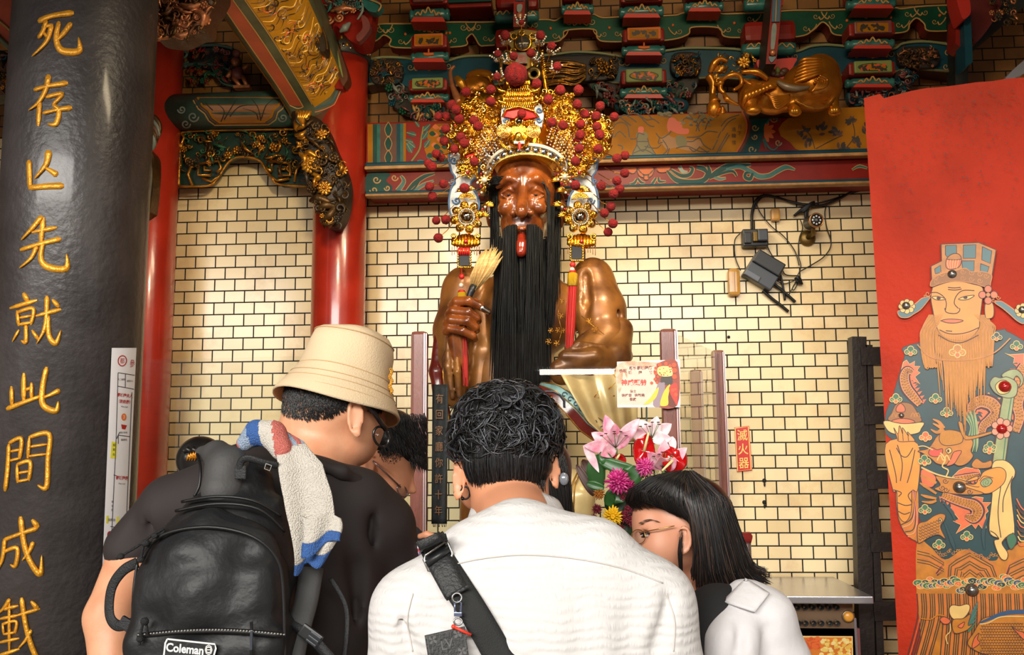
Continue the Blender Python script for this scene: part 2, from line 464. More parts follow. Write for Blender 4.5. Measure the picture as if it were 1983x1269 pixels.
mb = MB(); mb.box((0, -4.3, 1.4), (9, .2, 2.8), tile_mat('brown_brick', (150, 104, 70), (120, 80, 52), (60, 50, 40), (110, 80, 60), (20, 20), .6)); mb.build('wall_front', kind='structure')

mb = MB(); mb.box((0, -.35, 4.1), (8.4, .2, 1.7), DARKW); mb.build('unseen_shade_board', kind='structure')  # unseen board added behind the camera to keep daylight off the upper timber
# ------------------------------------------------------------------ red columns
REDL = mat((176, 44, 26), .28, 0, 'red_lacquer', bump=.08, bscale=35, var=.3, vscale=5, coat=.5)
CHAR = mat((60, 60, 54), .45, .3, 'dark_metal_band')
def red_column(px0, px1, py, Y, label, band=None):
    a, b = P(px0, py, Y), P(px1, py, Y); r = (b.x-a.x)/2*.985; cx = (a.x+b.x)/2
    t = thing('red_column', label, 'column', (cx, Y, 0))
    m = MB(); m.lathe((cx, Y, 0), [(r, .12), (r, 2.0), (r*.985, 4.88)], REDL, n=48)
    m.build('shaft', t)
    m = MB(); m.lathe((cx, Y, 0), [(r*1.35, 0), (r*1.4, .06), (r*1.1, .12)], STONE, n=40); m.build('plinth', t)
    if band:
        z = P(px1, band, Y).z; m = MB()
        m.lathe((cx, Y, z), [(r*1.01, -.055), (r*1.08, -.05), (r*1.1, 0), (r*1.08, .05), (r*1.0, .055)], CHAR, n=48)
        for k in range(26):
            for q in (-1, 1):
                g = PI + PI*k/25 + q*.03
                m.ell((cx + r*1.09*math.cos(g), Y + r*1.09*math.sin(g), z + q*.024 + .008*math.sin(k*2.1)), (.008, .008, .012), GOLDP if (k+q) % 2 else SILVER, n=8)
        m.build('studded_band', t, label='dark metal band with gold studs')
    return cx, r
CAX, CAR = red_column(232, 334, 560, 4.45, 'red lacquered round column beside the dark inscribed pillar')
CBX, CBR = red_column(604, 707, 560, 4.45, 'red lacquered round column left of the crowned statue, metal band on top', 100)

# ------------------------------------------------------------------ dark stone pillar with gilded characters
PLY = 3.0
_a, _b = P(3, 640, PLY), P(267, 640, PLY)
PLR = (_b.x-_a.x)/2*.985; PLX = (_a.x+_b.x)/2
STONEP = mat((66, 62, 62), .42, 0, 'dark_stone', bump=.35, bscale=45, var=.45, vscale=4, coat=.25)
pil = thing('stone_pillar', 'thick dark grey pillar carved with a column of golden characters', 'pillar', (PLX, PLY, 0))
mb = MB(); mb.lathe((PLX, PLY, 0), [(PLR, 0), (PLR, 4.88)], STONEP, n=72); mb.build('shaft', pil)
GCH = mat((226, 158, 40), .35, .35, 'gilding', bump=.3, bscale=120, var=.25, vscale=30)
def carve_char(strokes):
    m = MB()
    for pts, wd_ in strokes:
        q = catmull([(x, y, 0) for x, y in pts], 6) if len(pts) > 2 else [Vector((*pts[0], 0)).lerp(Vector((*pts[1], 0)), i/4) for i in range(5)]
        w = interp(wd_, len(q)); n = len(q); vs = []
        prof = [(-.5, 0), (-.42, .0035), (0, .0075), (.42, .0035), (.5, 0)]
        for i, p in enumerate(q):
            t = (q[min(i+1, n-1)] - q[max(i-1, 0)]).normalized(); a = Vector((-t.y, t.x, 0))
            if i == 0: p = p - t*w[i]*.25
            if i == n-1: p = p + t*w[i]*.25
            ww = w[i]*(.55 if i in (0, n-1) else 1.12)
            for s_, h in prof:
                vs.append(hit_cyl(p.x + a.x*ww*s_, p.y + a.y*ww*s_, PLX, PLY, PLR + (.0008 if i in (0, n-1) else h + .0006)))
        K = len(prof)
        m.add(vs, [(i*K+j, i*K+j+1, (i+1)*K+j+1, (i+1)*K+j) for i in range(n-1) for j in range(K-1)], GCH)
    return m
CHARS = [
 [([(76,41),(100,31),(140,25)],[11,9,12]), ([(89,40),(84,58),(75,73)],[8,8,8]), ([(82,53),(101,48)],[7,7]), ([(100,48),(90,80),(62,109)],[9,8,3]), ([(84,63),(92,72)],[5,7]), ([(137,46),(122,66),(106,82)],[10,9,4]), ([(114,43),(109,74),(116,95),(134,101),(154,97),(152,72)],[8,10,12,13,12,2])],
 [([(67,174),(92,167),(129,161)],[8,7,11]), ([(94,147),(89,172),(75,198),(55,214)],[11,9,7,2]), ([(77,192),(74,242)],[8,9]), ([(90,188),(120,182),(103,202)],[7,9,6]), ([(103,203),(114,215),(108,240),(92,240)],[7,9,10,3]), ([(84,219),(110,213),(137,209)],[7,7,11])],
 [([(94,294),(89,318),(67,346)],[13,10,3]), ([(88,325),(100,332),(109,338)],[5,9,12]), ([(56,312),(57,340),(58,362)],[9,9,9]), ([(57,364),(90,361),(121,360)],[9,11,12])],
 [([(80,420),(64,440),(41,465)],[10,8,3]), ([(62,450),(108,441)],[6,9]), ([(84,423),(79,470)],[10,9]), ([(40,484),(80,472),(116,463)],[7,8,10]), ([(71,477),(60,500),(38,519)],[9,7,3]), ([(83,470),(79,500),(92,517),(128,520),(129,492)],[8,10,12,12,2])],
 [([(46,569),(53,582)],[8,10]), ([(20,597),(70,582)],[7,8]), ([(33,603),(36,630)],[6,7]), ([(34,605),(64,598),(60,628)],[6,7,7]), ([(36,629),(61,625)],[6,6]), ([(37,616),(60,612)],[5,5]), ([(50,630),(50,662),(41,660)],[7,8,3]), ([(36,640),(24,662)],[6,3]), ([(62,640),(73,656)],[5,8]), ([(70,612),(116,600)],[6,9]), ([(91,575),(90,612),(85,640),(71,666)],[9,8,7,2]), ([(93,612),(95,650),(108,665),(118,640)],[8,9,10,2]), ([(102,581),(113,593)],[6,9])],
 [([(22,750),(23,785)],[7,8]), ([(46,725),(46,778)],[9,9]), ([(50,755),(59,752)],[6,6]), ([(61,743),(61,773)],[7,7]), ([(14,792),(45,780),(78,768)],[9,8,6]), ([(90,713),(82,755),(84,785),(108,796),(113,778)],[9,10,11,11,3]), ([(114,757),(100,764),(86,770)],[10,7,5])],
 [([(17,862),(15,905),(10,950)],[7,8,8]), ([(18,858),(41,850),(38,888)],[6,8,7]), ([(20,875),(39,871)],[5,5]), ([(18,893),(38,888)],[5,5]), ([(57,848),(54,886)],[7,7]), ([(57,847),(95,841),(93,890),(90,944),(73,940)],[7,9,9,10,3]), ([(56,866),(90,861)],[5,5]), ([(55,884),(89,880)],[5,5]), ([(33,900),(34,934)],[6,7]), ([(33,900),(58,895),(56,930)],[6,8,7]), ([(34,917),(57,913)],[5,5]), ([(34,933),(56,929)],[5,5])],
 [([(8,1046),(40,1034),(71,1024)],[7,7,9]), ([(9,1046),(4,1085),(-10,1112)],[8,7,3]), ([(6,1070),(33,1062),(30,1096),(20,1094)],[6,8,8,3]), ([(40,1003),(48,1060),(62,1094),(78,1112),(81,1076)],[10,10,10,11,2]), ([(64,1052),(56,1070),(43,1086)],[9,7,3]), ([(63,1008),(73,1020)],[8,11])],
 [([(18,1162),(6,1180),(-8,1192)],[8,6,3]), ([(2,1182),(34,1174)],[6,7]), ([(0,1199),(36,1192)],[6,6]), ([(5,1208),(7,1228)],[5,5]), ([(5,1209),(31,1204),(29,1226)],[5,6,6]), ([(7,1229),(30,1225)],[5,5]), ([(-2,1245),(36,1237)],[6,6]), ([(18,1162),(18,1262)],[6,6]), ([(-6,1272),(36,1258)],[7,7]), ([(42,1160),(50,1212),(62,1254),(78,1290)],[9,9,10,10]), ([(60,1222),(50,1240),(36,1256)],[8,6,3]), ([(61,1166),(73,1179)],[7,10]), ([(34,1192),(76,1180)],[6,7])],
]
for i, ch in enumerate(CHARS): carve_char(ch).build('carved_character', pil, label='gilded carved character' if i == 0 else None)

# ------------------------------------------------------------------ floor-plan poster wrapped on the pillar
WHITE = mat((232, 232, 236), .35, 0, 'white_board'); INKR = mat((176, 40, 36), .5, 0, 'red_ink'); INK = mat((48, 48, 56), .5, 0, 'black_ink')
YEL = mat((226, 220, 70), .5, 0, 'yellow_ink'); ORG = mat((226, 120, 50), .5, 0, 'orange_ink')
SEAM = mat((205, 205, 210), .4, 0, 'board_edge')
def onp(k):
    return lambda px, py: hit_cyl(px, py, PLX, PLY, PLR + .006 + k*.0008)
def xl(y): return 216.5 - (y-673)*17.5/407
def xr(y): return 264 - (y-681)*14/297
rows = [674 + i*(1160-674)/40 for i in range(41)]
mb = MB(); vs = []
for y in rows:
    for j in range(9): x = xl(y) + (xr(y)-xl(y))*j/8; vs.append(onp(0)(x, y))
mb.add(vs, [(i*9+j, (i+1)*9+j, (i+1)*9+j+1, i*9+j+1) for i in range(40) for j in range(8)], WHITE)
def px_(u, y): return xl(y) + (xr(y)-xl(y))*u
fn = onp(1)
def un(u, y): return fn(px_(u, y), y)
for pts in [[(.30,722),(.98,727)], [(.30,722),(.34,850),(.33,1075)], [(.30,748),(.98,754)], [(.60,725),(.62,750)], [(.42,843),(.92,846)], [(.42,843),(.44,860)], [(.36,850),(.46,838)], [(.30,920),(.44,922)], [(.26,1020),(.9,1024)], [(.9,760),(.92,1000)]]:
    q = []
    for (a, b), (c, d) in zip(pts[:-1], pts[1:]): q += [(px_(a+(c-a)*t/4, b+(d-b)*t/4), b+(d-b)*t/4) for t in range(4)]
    q.append((px_(*pts[-1]), pts[-1][1])); ribbon(mb, q, 1.3, fn, INK, False)
ribbon(mb, [(px_(.45+.17*math.cos(a), 698+9*math.sin(a)), 699+10*math.sin(a)) for a in [i*PI/8 for i in range(17)]], 2, fn, INKR, False)
text(mb, '都', px_(.45, 699), 699, 12, fn, INKR, sx=.8)
text(mb, '參', px_(.86, 704), 704, 17, fn, INKR, rot=.1, sx=.6)
text(mb, '大二爺殿', px_(.44, 735), 735, 4.5, fn, INK, sx=.8); text(mb, '城隍夫人', px_(.8, 738), 738, 4.5, fn, INK, sx=.7)
text(mb, '都城隍夫人', px_(.62, 766), 766, 7.5, fn, INKR, sx=.8, rot=.1, bold=.4)
text(mb, '（奶奶殿）', px_(.62, 778), 778, 7.5, fn, INKR, sx=.8, rot=.1, bold=.4); text(mb, 'Main hall', px_(.62, 788), 788, 4, fn, INK, sx=.9, rot=.1)
patch(mb, [(px_(.62,808)+5*math.cos(a), 808+7*math.sin(a)) for a in [i*PI/6 for i in range(12)]], fn, ORG)
text(mb, '3', px_(.62, 808), 808, 10, onp(2), WHITE, sx=.8)
patch(mb, [(px_(.52,822),822),(px_(.76,823),824),(px_(.7,832),832),(px_(.56,831),831)], fn, INKR, False)
text(mb, '城隍六將軍', px_(.62, 838), 838, 4, fn, INK, sx=.8)
text(mb, '福德祠', px_(.66, 852), 852, 5, fn, INK, sx=.8)
for y0, y1 in ((855, 888), (999, 1014)):
    w = .22 if y0 < 900 else .45
    patch(mb, [(px_(.16 if w < .3 else .08, y0), y0), (px_(.16+w, y0+2), y0+2), (px_(.16+w, y1), y1), (px_(.14 if w < .3 else .08, y1), y1)], fn, YEL, False)
for i, c in enumerate('服務台'): text(mb, c, px_(.27, 862+9*i), 862+9*i, 6, onp(2), INK, sx=.8)
text(mb, '服務台', px_(.3, 1007), 1007, 6, onp(2), INK, sx=.8)
text(mb, '都城隍殿', px_(.66, 926), 926, 8, fn, INKR, sx=.75, rot=.08, bold=.4); text(mb, 'Main hall', px_(.66, 937), 937, 4, fn, INK, sx=.9, rot=.08)
for i, c in enumerate('保生宮'): text(mb, c, px_(.3, 972+8*i), 972+8*i, 5, fn, INK, sx=.8)
patch(mb, [(px_(.25,1036)+5*math.cos(a), 1036+7*math.sin(a)) for a in [i*PI/6 for i in range(12)]], fn, INKR)
text(mb, '2', px_(.25, 1036), 1036, 10, onp(2), WHITE, sx=.8)
mb.build('floor_plan_poster', label='white hall map board with red lettering wrapped round the dark pillar', cat='poster', solid=.0)

# ------------------------------------------------------------------ dark timber lattice and painted red door leaf on the right
LATT = mat((40, 34, 30), .5, 0, 'black_lattice_wood', bump=.25, bscale=50, var=.3, vscale=8)
t = thing('lattice_screen', 'black wooden lattice screen standing between tiled wall and red painted door', 'screen', P(1700, 1269, 4.3) * 1)
t.location.z = 0; t.matrix_world = Matrix.Translation(t.location)
YL = 4.35
def lbar(x0, y0, x1, y1, w, Y=YL, th=.05, nm='slat'):
    a, b = P(x0, y0, Y), P(x1, y1, Y); d = (b-a); d.y = 0; n = Vector((-d.z, 0, d.x)).normalized()*w*MPX(Y)/2
    m = MB(); m.prism([a-n, a+n, b+n, b-n], (0, th, 0), LATT); return m.build(nm, t)
lbar(1664, 652, 1686, 1500, 27, th=.07, nm='stile'); lbar(1683, 668, 1714, 1500, 13, nm='stile'); lbar(1790, 668, 1830, 1500, 20, nm='stile')
for yy in (690, 805, 930, 1052, 1185, 1310): lbar(1668+(yy-690)*.05, yy, 1790+(yy-690)*.05, yy-3, 34, Y=YL-.012, nm='crossbar')

RED = mat((190, 52, 26), .5, 0, 'red_door_paint', bump=.25, bscale=40, var=.25, vscale=3.5, spec=.12)
DA, DB = P(1673, 190, 3.85), P(1983, 150, 3.62)
DB.z = DA.z; dv = (Vector((DB.x, DB.y, 0)) - Vector((DA.x, DA.y, 0))).normalized(); DN = Vector((dv.y, -dv.x, 0))
if DN.y > 0: DN = -DN
def dfn(k=0):
    o = DA + DN*(.0005*k)
    return lambda px, py: hit_plane(px, py, o, DN)
door = thing('painted_door', 'red temple door leaf painted with a bearded guardian in dark green robes', 'door', (DA.x, DA.y, 0))
top = [(1673,190)] + [(1673 + 31*i + 0, 186 - (0 if i < 2 else 0) - i*3.6 + rng.uniform(-1.6, 1.6)) for i in range(1, 13)]
top[2] = (1706, 185); top.insert(3, (1712, 190)); 
low = P(1760, 1560, 3.85)
front = [dfn()(x, y) for x, y in top] + [dfn()(2062, 1700), dfn()(1757, 1560), dfn()(1740, 1269), dfn()(1706, 700)]
mb = MB(); mb.prism(front, -DN*.05, RED, mat((150, 60, 50), .7))
DOORMB = mb

# ---- painting on the door leaf (flat paint layers, one mesh with the leaf)
_dl = [4]
def dp(pts, m, smooth=True, k=None):
    _dl[0] += .02
    patch(DOORMB, pts, dfn(k or _dl[0]), m, smooth)
def dl(pts, w, m, smooth=True):
    _dl[0] += .02
    if m is DB_: w = [x*1.35 for x in w] if hasattr(w, '__len__') else w*1.35
    ribbon(DOORMB, pts, w, dfn(_dl[0]), m, smooth, 5)
DT = mat((14, 58, 62), .4, 0, 'robe_teal', var=.3, vscale=10); DS = mat((226, 142, 38), .4, 0, 'skin_ochre', var=.15, vscale=12); DG = mat((196, 120, 18), .4, 0, 'ochre_gold', var=.25, vscale=25)
DO = mat((226, 104, 52), .4, 0, 'flame_orange', var=.2, vscale=30); DB_ = mat((70, 34, 22), .5, 0, 'brown_line'); DCR = mat((226, 186, 108), .45, 0, 'pale_cream', var=.12, vscale=20); DBE = mat((200, 130, 36), .5, 0, 'beard_gold', var=.3, vscale=60, stretch=(30, 30, 1))
DJ = mat((150, 158, 104), .4, 0, 'jade_paint', var=.25, vscale=18); DPK = mat((222, 140, 110), .45, 0, 'faded_pink'); DGR = mat((52, 104, 72), .45, 0, 'cloud_green'); DBL = mat((38, 72, 110), .45, 0, 'ink_blue'); DSL = mat((66, 106, 112), .4, 0, 'cap_teal')
def dz(ox, oy, s, pts): return [(ox + x/s, oy + y/s) for x, y in pts]
Z1 = lambda pts: dz(1680, 440, 1479/303, pts); Z2 = lambda pts: dz(1700, 640, 1381/283, pts); Z3 = lambda pts: dz(1700, 860, 1496/283, pts); Z4 = lambda pts: dz(1700, 1060, 1718/283, pts)
def outl(pts, fill, w=1.1, line=None, smooth=True):
    dp(pts, fill, smooth); dl(catmull([(x, y, 0) for x, y in pts], 5, True) and [(p.x, p.y) for p in catmull([(x, y, 0) for x, y in pts], 5, True)] + [pts[0]] if smooth else pts + pts[:1], w, line or DB_, False)
def cloud(cx, cy, r, m=None, m2=None):
    for dx, dy, q in ((-.8, .1, .6), (.8, .1, .6), (0, -.5, .75), (0, .5, .5)):
        dp([(cx+dx*r+q*r*math.cos(a*.785), cy+dy*r+q*r*math.sin(a*.785)) for a in range(8)], DCR); 
    for dx, dy, q in ((-.8, .1, .45), (.8, .1, .45), (0, -.5, .6), (0, .5, .35)):
        dp([(cx+dx*r+q*r*math.cos(a*.785), cy+dy*r+q*r*math.sin(a*.785)) for a in range(8)], (m or DGR) if dy < .3 else (m2 or DO))
    for f in (-1, 1): dl(spiral(cx+f*.5*r, cy, r*.45, 1.1, 0, f, 9), .9, DCR, False)
# robe silhouette
outl([(1762,668),(1752,690),(1740,730),(1728,770),(1716,800),(1716,840),(1745,870),(1760,960),(1783,1010),(1776,1060),(1775,1110),(1776,1150),(1783,1240),(1786,1300),(2020,1300),(2020,690),(1985,662),(1950,642),(1930,640)], DT)
# lower stripes
dp([(1776,1050),(1800,1058),(1830,1084),(1868,1064),(1900,1082),(1928,1086),(1945,1070),(2020,1060),(2020,1330),(1770,1330),(1783,1240),(1775,1150)], DG)
for k in range(9):
    o = k*5.4; dl([(1776, 1062+o), (1800, 1068+o*.95), (1828, 1086+o*.8), (1812+o*.1, 1110+o*.2)], 1.3, DB_ if k % 3 else DO, False) if k < 6 else None
    dl([(1832+o*.75, 1118), (1834+o*.75, 1094+o*.35), (1850+o*.4, 1080+o*.9), (1878, 1066+o), (1908-o*.4, 1082+o*.85), (1926-o*.75, 1094+o*.4), (1934-o*.75, 1118)], 1.5, DB_ if k % 3 else DO, False)
    dl([(1945+o*.4, 1118), (1955, 1090+o), (1980, 1078+o), (2010, 1070+o)], 1.4, DB_ if k % 3 else DO, False)
for i in range(60):
    x = 1776 + i*4.1; dl([(x, 1150), (x+1.5, 1190), (x-1-(6 if i < 12 else 0), 1230), (x-6-(18 if i < 12 else 0), 1290)], [1.5, 1.7], [DB_, DO, DB_, PURPD][i % 4] if False else (DO if i % 4 == 1 else DB_))
g = random.Random(5)
for i in range(44):
    x = 1776 + i*4.6; y = (1060 if x < 1800 else 1072 if x < 1840 else 1068 if x < 1880 else 1078) + g.uniform(-4, 4); dl(spiral(x, y, 4, 1, g.uniform(0, 6), 1, 8), 1.2, DG, False)
# cloud band
for i in range(46):
    x = 1778 + (i*4.6); y = 1132 + 5*math.sin(i*.8) + g.uniform(-9, 9) + (x-1778)*-.02; r = g.uniform(6, 9)
    dp([(x+r*1.2*math.cos(a*.785), y+r*.75*math.sin(a*.785)) for a in range(8)], DCR); dp([(x+(r-1.2)*1.2*math.cos(a*.785), y+(r-1.4)*.75*math.sin(a*.785)) for a in range(8)], [DGR, DO, DBL, DT][i % 4])
    dl(spiral(x-1, y, r*.55, 1, 0, (-1)**i, 8), .9, DCR, False)
# left sleeve, cloth and bowl
outl(Z3([(190,480),(200,700),(230,820),(290,930),(380,990),(410,960),(410,440),(300,440)]), DG)
for k in range(6): dl(Z3([(350-8*k+40, 480), (365-0*k+k*8, 700), (330+k*12, 780+k*30), (235+k*14, 830+k*24)]), 1.6, [DB_, DPK, DO][k % 3])
outl(Z3([(80,0),(150,460),(190,480),(200,600),(215,740),(280,800),(340,700),(350,480),(410,460),(410,0)]), DS)
for pts in ([(190,40),(240,120),(300,130),(360,40)], [(200,10),(250,200),(230,380)], [(380,60),(340,260),(300,400)], [(160,470),(240,500),(210,540)], [(350,480),(310,530),(350,600)], [(200,600),(280,630),(350,620)], [(120,60),(180,300),(190,400)], [(210,690),(270,720),(330,700)]): dl(Z3(pts), 1.4, DB_)
outl(Z2([(65,855),(80,930),(140,975),(260,990),(380,970),(410,930),(430,870),(260,880)]), DCR)
outl(Z2([(100,850),(130,780),(170,700),(230,680),(320,700),(380,790),(410,860),(260,880)]), mat((150,96,44), .45, 0, 'ornament_brown'))
outl(Z2([(130,860),(200,835),(300,840),(350,870),(240,882)]), DO); outl(Z2([(175,730),(215,690),(255,730),(250,770),(180,770)]), DO)
for x in (150,190,330,360,380): dl(dz(1700, 640, 4.88, [(x-20, 820), (x, 780), (x+20, 820)]), 1.3, DG)
outl(Z2([(180,1010),(150,920),(190,980),(205,900),(235,980),(232,920),(290,1000),(280,960),(350,1040),(300,1050),(200,1050)]), DS)
for pts in ([(190,980),(195,1040)], [(235,980),(240,1045)], [(285,1000),(290,1045)]): dl(Z2(pts), 1, DB_)
# dragons: scaled coils with flame fringes
def dragon(path, w, flame=1):
    q = catmull([(x, y, 0) for x, y in path], 8); n = len(q); wd_ = interp(w, n)
    for i in range(0, n-1, 3):
        t = (q[min(i+2, n-1)]-q[max(i-2, 0)]).normalized(); a = Vector((-t.y, t.x, 0))*flame; p = q[i]; r = wd_[i]
        dp([(p.x+a.x*r*.4-t.x*5, p.y+a.y*r*.4-t.y*5), (p.x+a.x*r*1.25+t.x*2, p.y+a.y*r*1.25+t.y*2), (p.x+a.x*r*.4+t.x*5, p.y+a.y*r*.4+t.y*5)], DO, False)
    dl([(p.x, p.y) for p in q], [x*1.0 for x in wd_], DB_, False); dl([(p.x, p.y) for p in q], [x*.88 for x in wd_], DG, False)
    for i in range(1, n-1, 2):
        t = (q[i+1]-q[i-1]).normalized(); a = Vector((-t.y, t.x, 0)); 
        for k in (-.3, 0, .3):
            c = q[i] + a*wd_[i]*k + t*(1.5 if k == 0 else 0); dl([(c.x-a.x*2, c.y-a.y*2), (c.x+t.x*2, c.y+t.y*2), (c.x+a.x*2, c.y+a.y*2)], .7, DB_, False)
    for k in (.46, -.46): dl([(p.x+(-(q[min(i+1,n-1)]-q[max(i-1,0)]).normalized().y)*wd_[i]*k, p.y+(q[min(i+1,n-1)]-q[max(i-1,0)]).normalized().x*wd_[i]*k) for i, p in enumerate(q)], 1.3, DPK, False)
def flame(pts): dp(pts, DO, False); dl(pts + pts[:1], 1, DCR, False)
flame(Z2([(220,380),(240,300),(270,280),(300,320),(350,290),(345,340),(400,340),(370,380),(400,400),(350,440),(400,510),(330,470),(300,400)]))
dragon(Z2([(330,400),(280,380),(250,440),(270,540),(330,620),(400,700)]), [8, 14, 17, 18, 17, 12], -1)
flame(Z2([(1250,230),(1200,215),(1290,260),(1280,310),(1320,300),(1330,350),(1381,320),(1381,220)])); dragon(Z2([(1381,330),(1340,420),(1350,560),(1320,700),(1340,820),(1300,960)]), [14, 18, 20, 20, 18, 14], 1)
flame(Z2([(830,620),(860,680),(920,610),(960,640),(1050,590),(1080,640),(1160,640),(1120,690),(1000,660),(880,740),(870,840),(800,790)]))
dragon(Z2([(880,780),(900,710),(980,670),(1080,700),(1120,780),(1060,850),(1000,900),(980,980)]), [12, 20, 24, 24, 20, 16, 12], 1)
flame(Z3([(760,340),(830,270),(900,240),(960,250),(1000,240),(1040,270),(1060,330),(900,340)])); dragon(Z3([(780,360),(900,350),(1000,330),(1040,320)]), [10, 14, 12, 8], 1)
flame(Z3([(840,530),(900,570),(1000,540),(1080,550),(1070,600),(1160,600),(1110,650),(1130,690),(1100,720),(1110,860),(1080,880),(1030,820),(1000,870),(960,820),(860,880),(800,920),(850,830),(770,790),(830,770),(740,660)]))
dragon(Z3([(660,520),(760,560),(880,600),(980,630),(1020,690),(980,760),(900,740)]), [12, 15, 17, 20, 22, 18, 8], 1)
# dragon head, centre
for a in range(7):
    o = a*9; dl(Z2([(800+o*2, 800-o), (880+o, 900), (860+o*1.5, 1010+o), (820+o*2, 1150)]), [2, 5, 4, 1.5], DGR if a % 2 else DJ)
outl(Z2([(380,1140),(470,1120),(520,1060),(560,1000),(640,950),(760,950),(860,1010),(900,1060),(880,1140),(900,1190),(840,1260),(760,1280),(690,1240),(640,1270),(560,1260),(500,1210),(420,1160)]), DG)
outl(Z2([(580,1010),(600,960),(680,940),(790,970),(800,1050),(740,1080),(640,1090),(590,1060)]), DBE)
outl(Z2([(480,1150),(510,1110),(560,1130),(610,1120),(600,1180),(540,1195),(490,1180)]), mat((216, 70, 46), .4, 0, 'scarlet')); outl(Z2([(690,1210),(720,1150),(790,1140),(760,1200),(720,1260),(650,1280)]), DO)
outl(Z2([(640,1130),(680,1110),(700,1145),(665,1170)]), DCR); dl(Z2([(655,1140),(675,1140)]), 4, DB_)
outl(Z2([(760,870),(800,880),(850,1000),(1090,950),(1080,975),(860,1035),(800,1000)]), DBE)
for pts in ([(380,1100),(440,1095),(520,1130)], [(560,1230),(590,1180),(620,1230),(650,1180),(680,1230)]): dl(Z2(pts), 2, DCR)
dl(Z3([(640,90),(690,160),(660,230),(720,270),(700,330)]), 2.6, DCR)
for bx, by in ((520,840),(520,880),(500,935)): dl(Z2([(bx, by), (bx+60, by+30), (620, 930)]), [2, 6, 9], DG)
outl(Z3([(960,210),(1010,150),(1080,190),(1160,170),(1150,240),(1000,250)]), DG)
# belt and sword hand
outl(Z3([(450,260),(580,320),(590,400),(540,445),(450,400)]), DO); dl(Z3([(445,240),(600,310),(760,350),(900,375)]), 3, DCR); dl(Z3([(440,320),(600,400)]), 5, DG)
outl(Z3([(590,330),(700,350),(800,360),(900,380),(1000,440),(1080,510),(900,520),(700,500),(580,460),(640,420)]), DG)
for x, y, f in ((690,380,1),(660,450,-1),(940,490,1),(700,470,1),(900,440,-1)): dl(spiral(*Z3([(x, y)])[0], 6, 1.3, 0, f, 10), 1.1, DB_, False)
outl(Z2([(1180,620),(1290,620),(1200,1269),(1080,1269)]), DJ, smooth=False)
dl(Z2([(1260,640),(1220,900),(1180,1260)]), 2, DGR); dl(Z2([(1080,1269),(1130,900),(1180,640)]), 1.6, DB_)
outl(Z2([(1170,430),(1230,380),(1310,370),(1370,430),(1370,500),(1330,540),(1350,480),(1310,430),(1260,480)]), DJ)
outl(Z2([(1070,540),(1060,490),(1100,440),(1160,450),(1220,440),(1300,480),(1320,540),(1300,620),(1220,640),(1120,600)]), DJ); outl(Z2([(1110,530),(1150,480),(1210,475),(1260,530),(1230,590),(1150,600)]), DCR)
for a in range(7): q = a*.9; c = (1172+60*math.cos(q)*1.15, 928+60*math.sin(q)*1.15); outl(dz(1700, 640, 4.88, [(c[0]+34*math.cos(b*.785), c[1]+34*math.sin(b*.785)) for b in range(8)]), DPK)
outl(Z3([(1170,215),(1260,165),(1340,190),(1400,260),(1400,330),(1360,440),(1400,910),(1310,970),(1270,1020),(1330,1120),(1310,1190),(1250,1160),(1190,1000),(1240,970),(1140,890),(1170,520)]), DCR)
for pts in ([(1260,420),(1230,700),(1260,960)], [(1380,330),(1290,540),(1280,700)], [(1150,890),(1200,920),(1240,970)], [(1390,910),(1310,960),(1270,1010)]): dl(Z3(pts), 1.4, DB_)
outl(Z3([(1020,330),(900,385),(1030,360),(1090,280),(1240,240),(1310,290),(1290,400),(1180,490),(1100,510),(1050,490),(900,440),(890,410),(1000,410)]), DS)
for pts in ([(900,415),(1000,440),(1040,440)], [(900,400),(1000,410)], [(1040,380),(1090,330),(1180,350)]): dl(Z3(pts), 1.1, DB_)
outl(Z3([(1050,400),(1090,355),(1150,350),(1170,390),(1130,430),(1080,440)]), DJ); dl(spiral(*Z3([(1110,395)])[0], 9, 1.8, 0, 1, 14), 1.2, DGR, False)
# carp
outl(Z3([(410,830),(500,790),(570,740),(640,715),(690,730),(680,780),(640,850),(690,970),(620,930),(520,960),(440,1010),(410,1000)]), DG); outl(Z3([(620,770),(645,760),(660,790),(630,810)]), DCR); dl(Z3([(630,785),(645,785)]), 3.5, DB_)
for i in range(7):
    for j in range(5): x, y = 420+i*30, 850+j*30-i*12; dl(Z3([(x, y), (x+16, y+16), (x+28, y-2)]), .9, DB_)
# small clouds, feathers on the teal robe
for x, y in ((482,676),(910,950),(625,1035),(480,180),(1140,60)): cloud(*Z3([(x, y)])[0], 9)
for x, y in ((310,200),(1310,150),(545,650),(450,1010),(1060,1100),(170,650),(440,1230),(650,780)): cloud(*Z2([(x, y)])[0], 9, None if x % 3 else DO)
for pts in ([(640,560),(760,700),(790,790)], [(680,800),(760,1000),(790,1090)], [(1140,700),(1080,900),(1090,1080)]): dl(Z3(pts), [2, 7, 2], mat((24, 60, 66), .4, 0, 'fold_teal'))
for pts in ([(430,400),(480,430),(600,510)], [(440,520),(500,540),(600,560)], [(450,590),(540,600),(600,580)]): dl(Z3(pts), [2, 6, 4], DG)
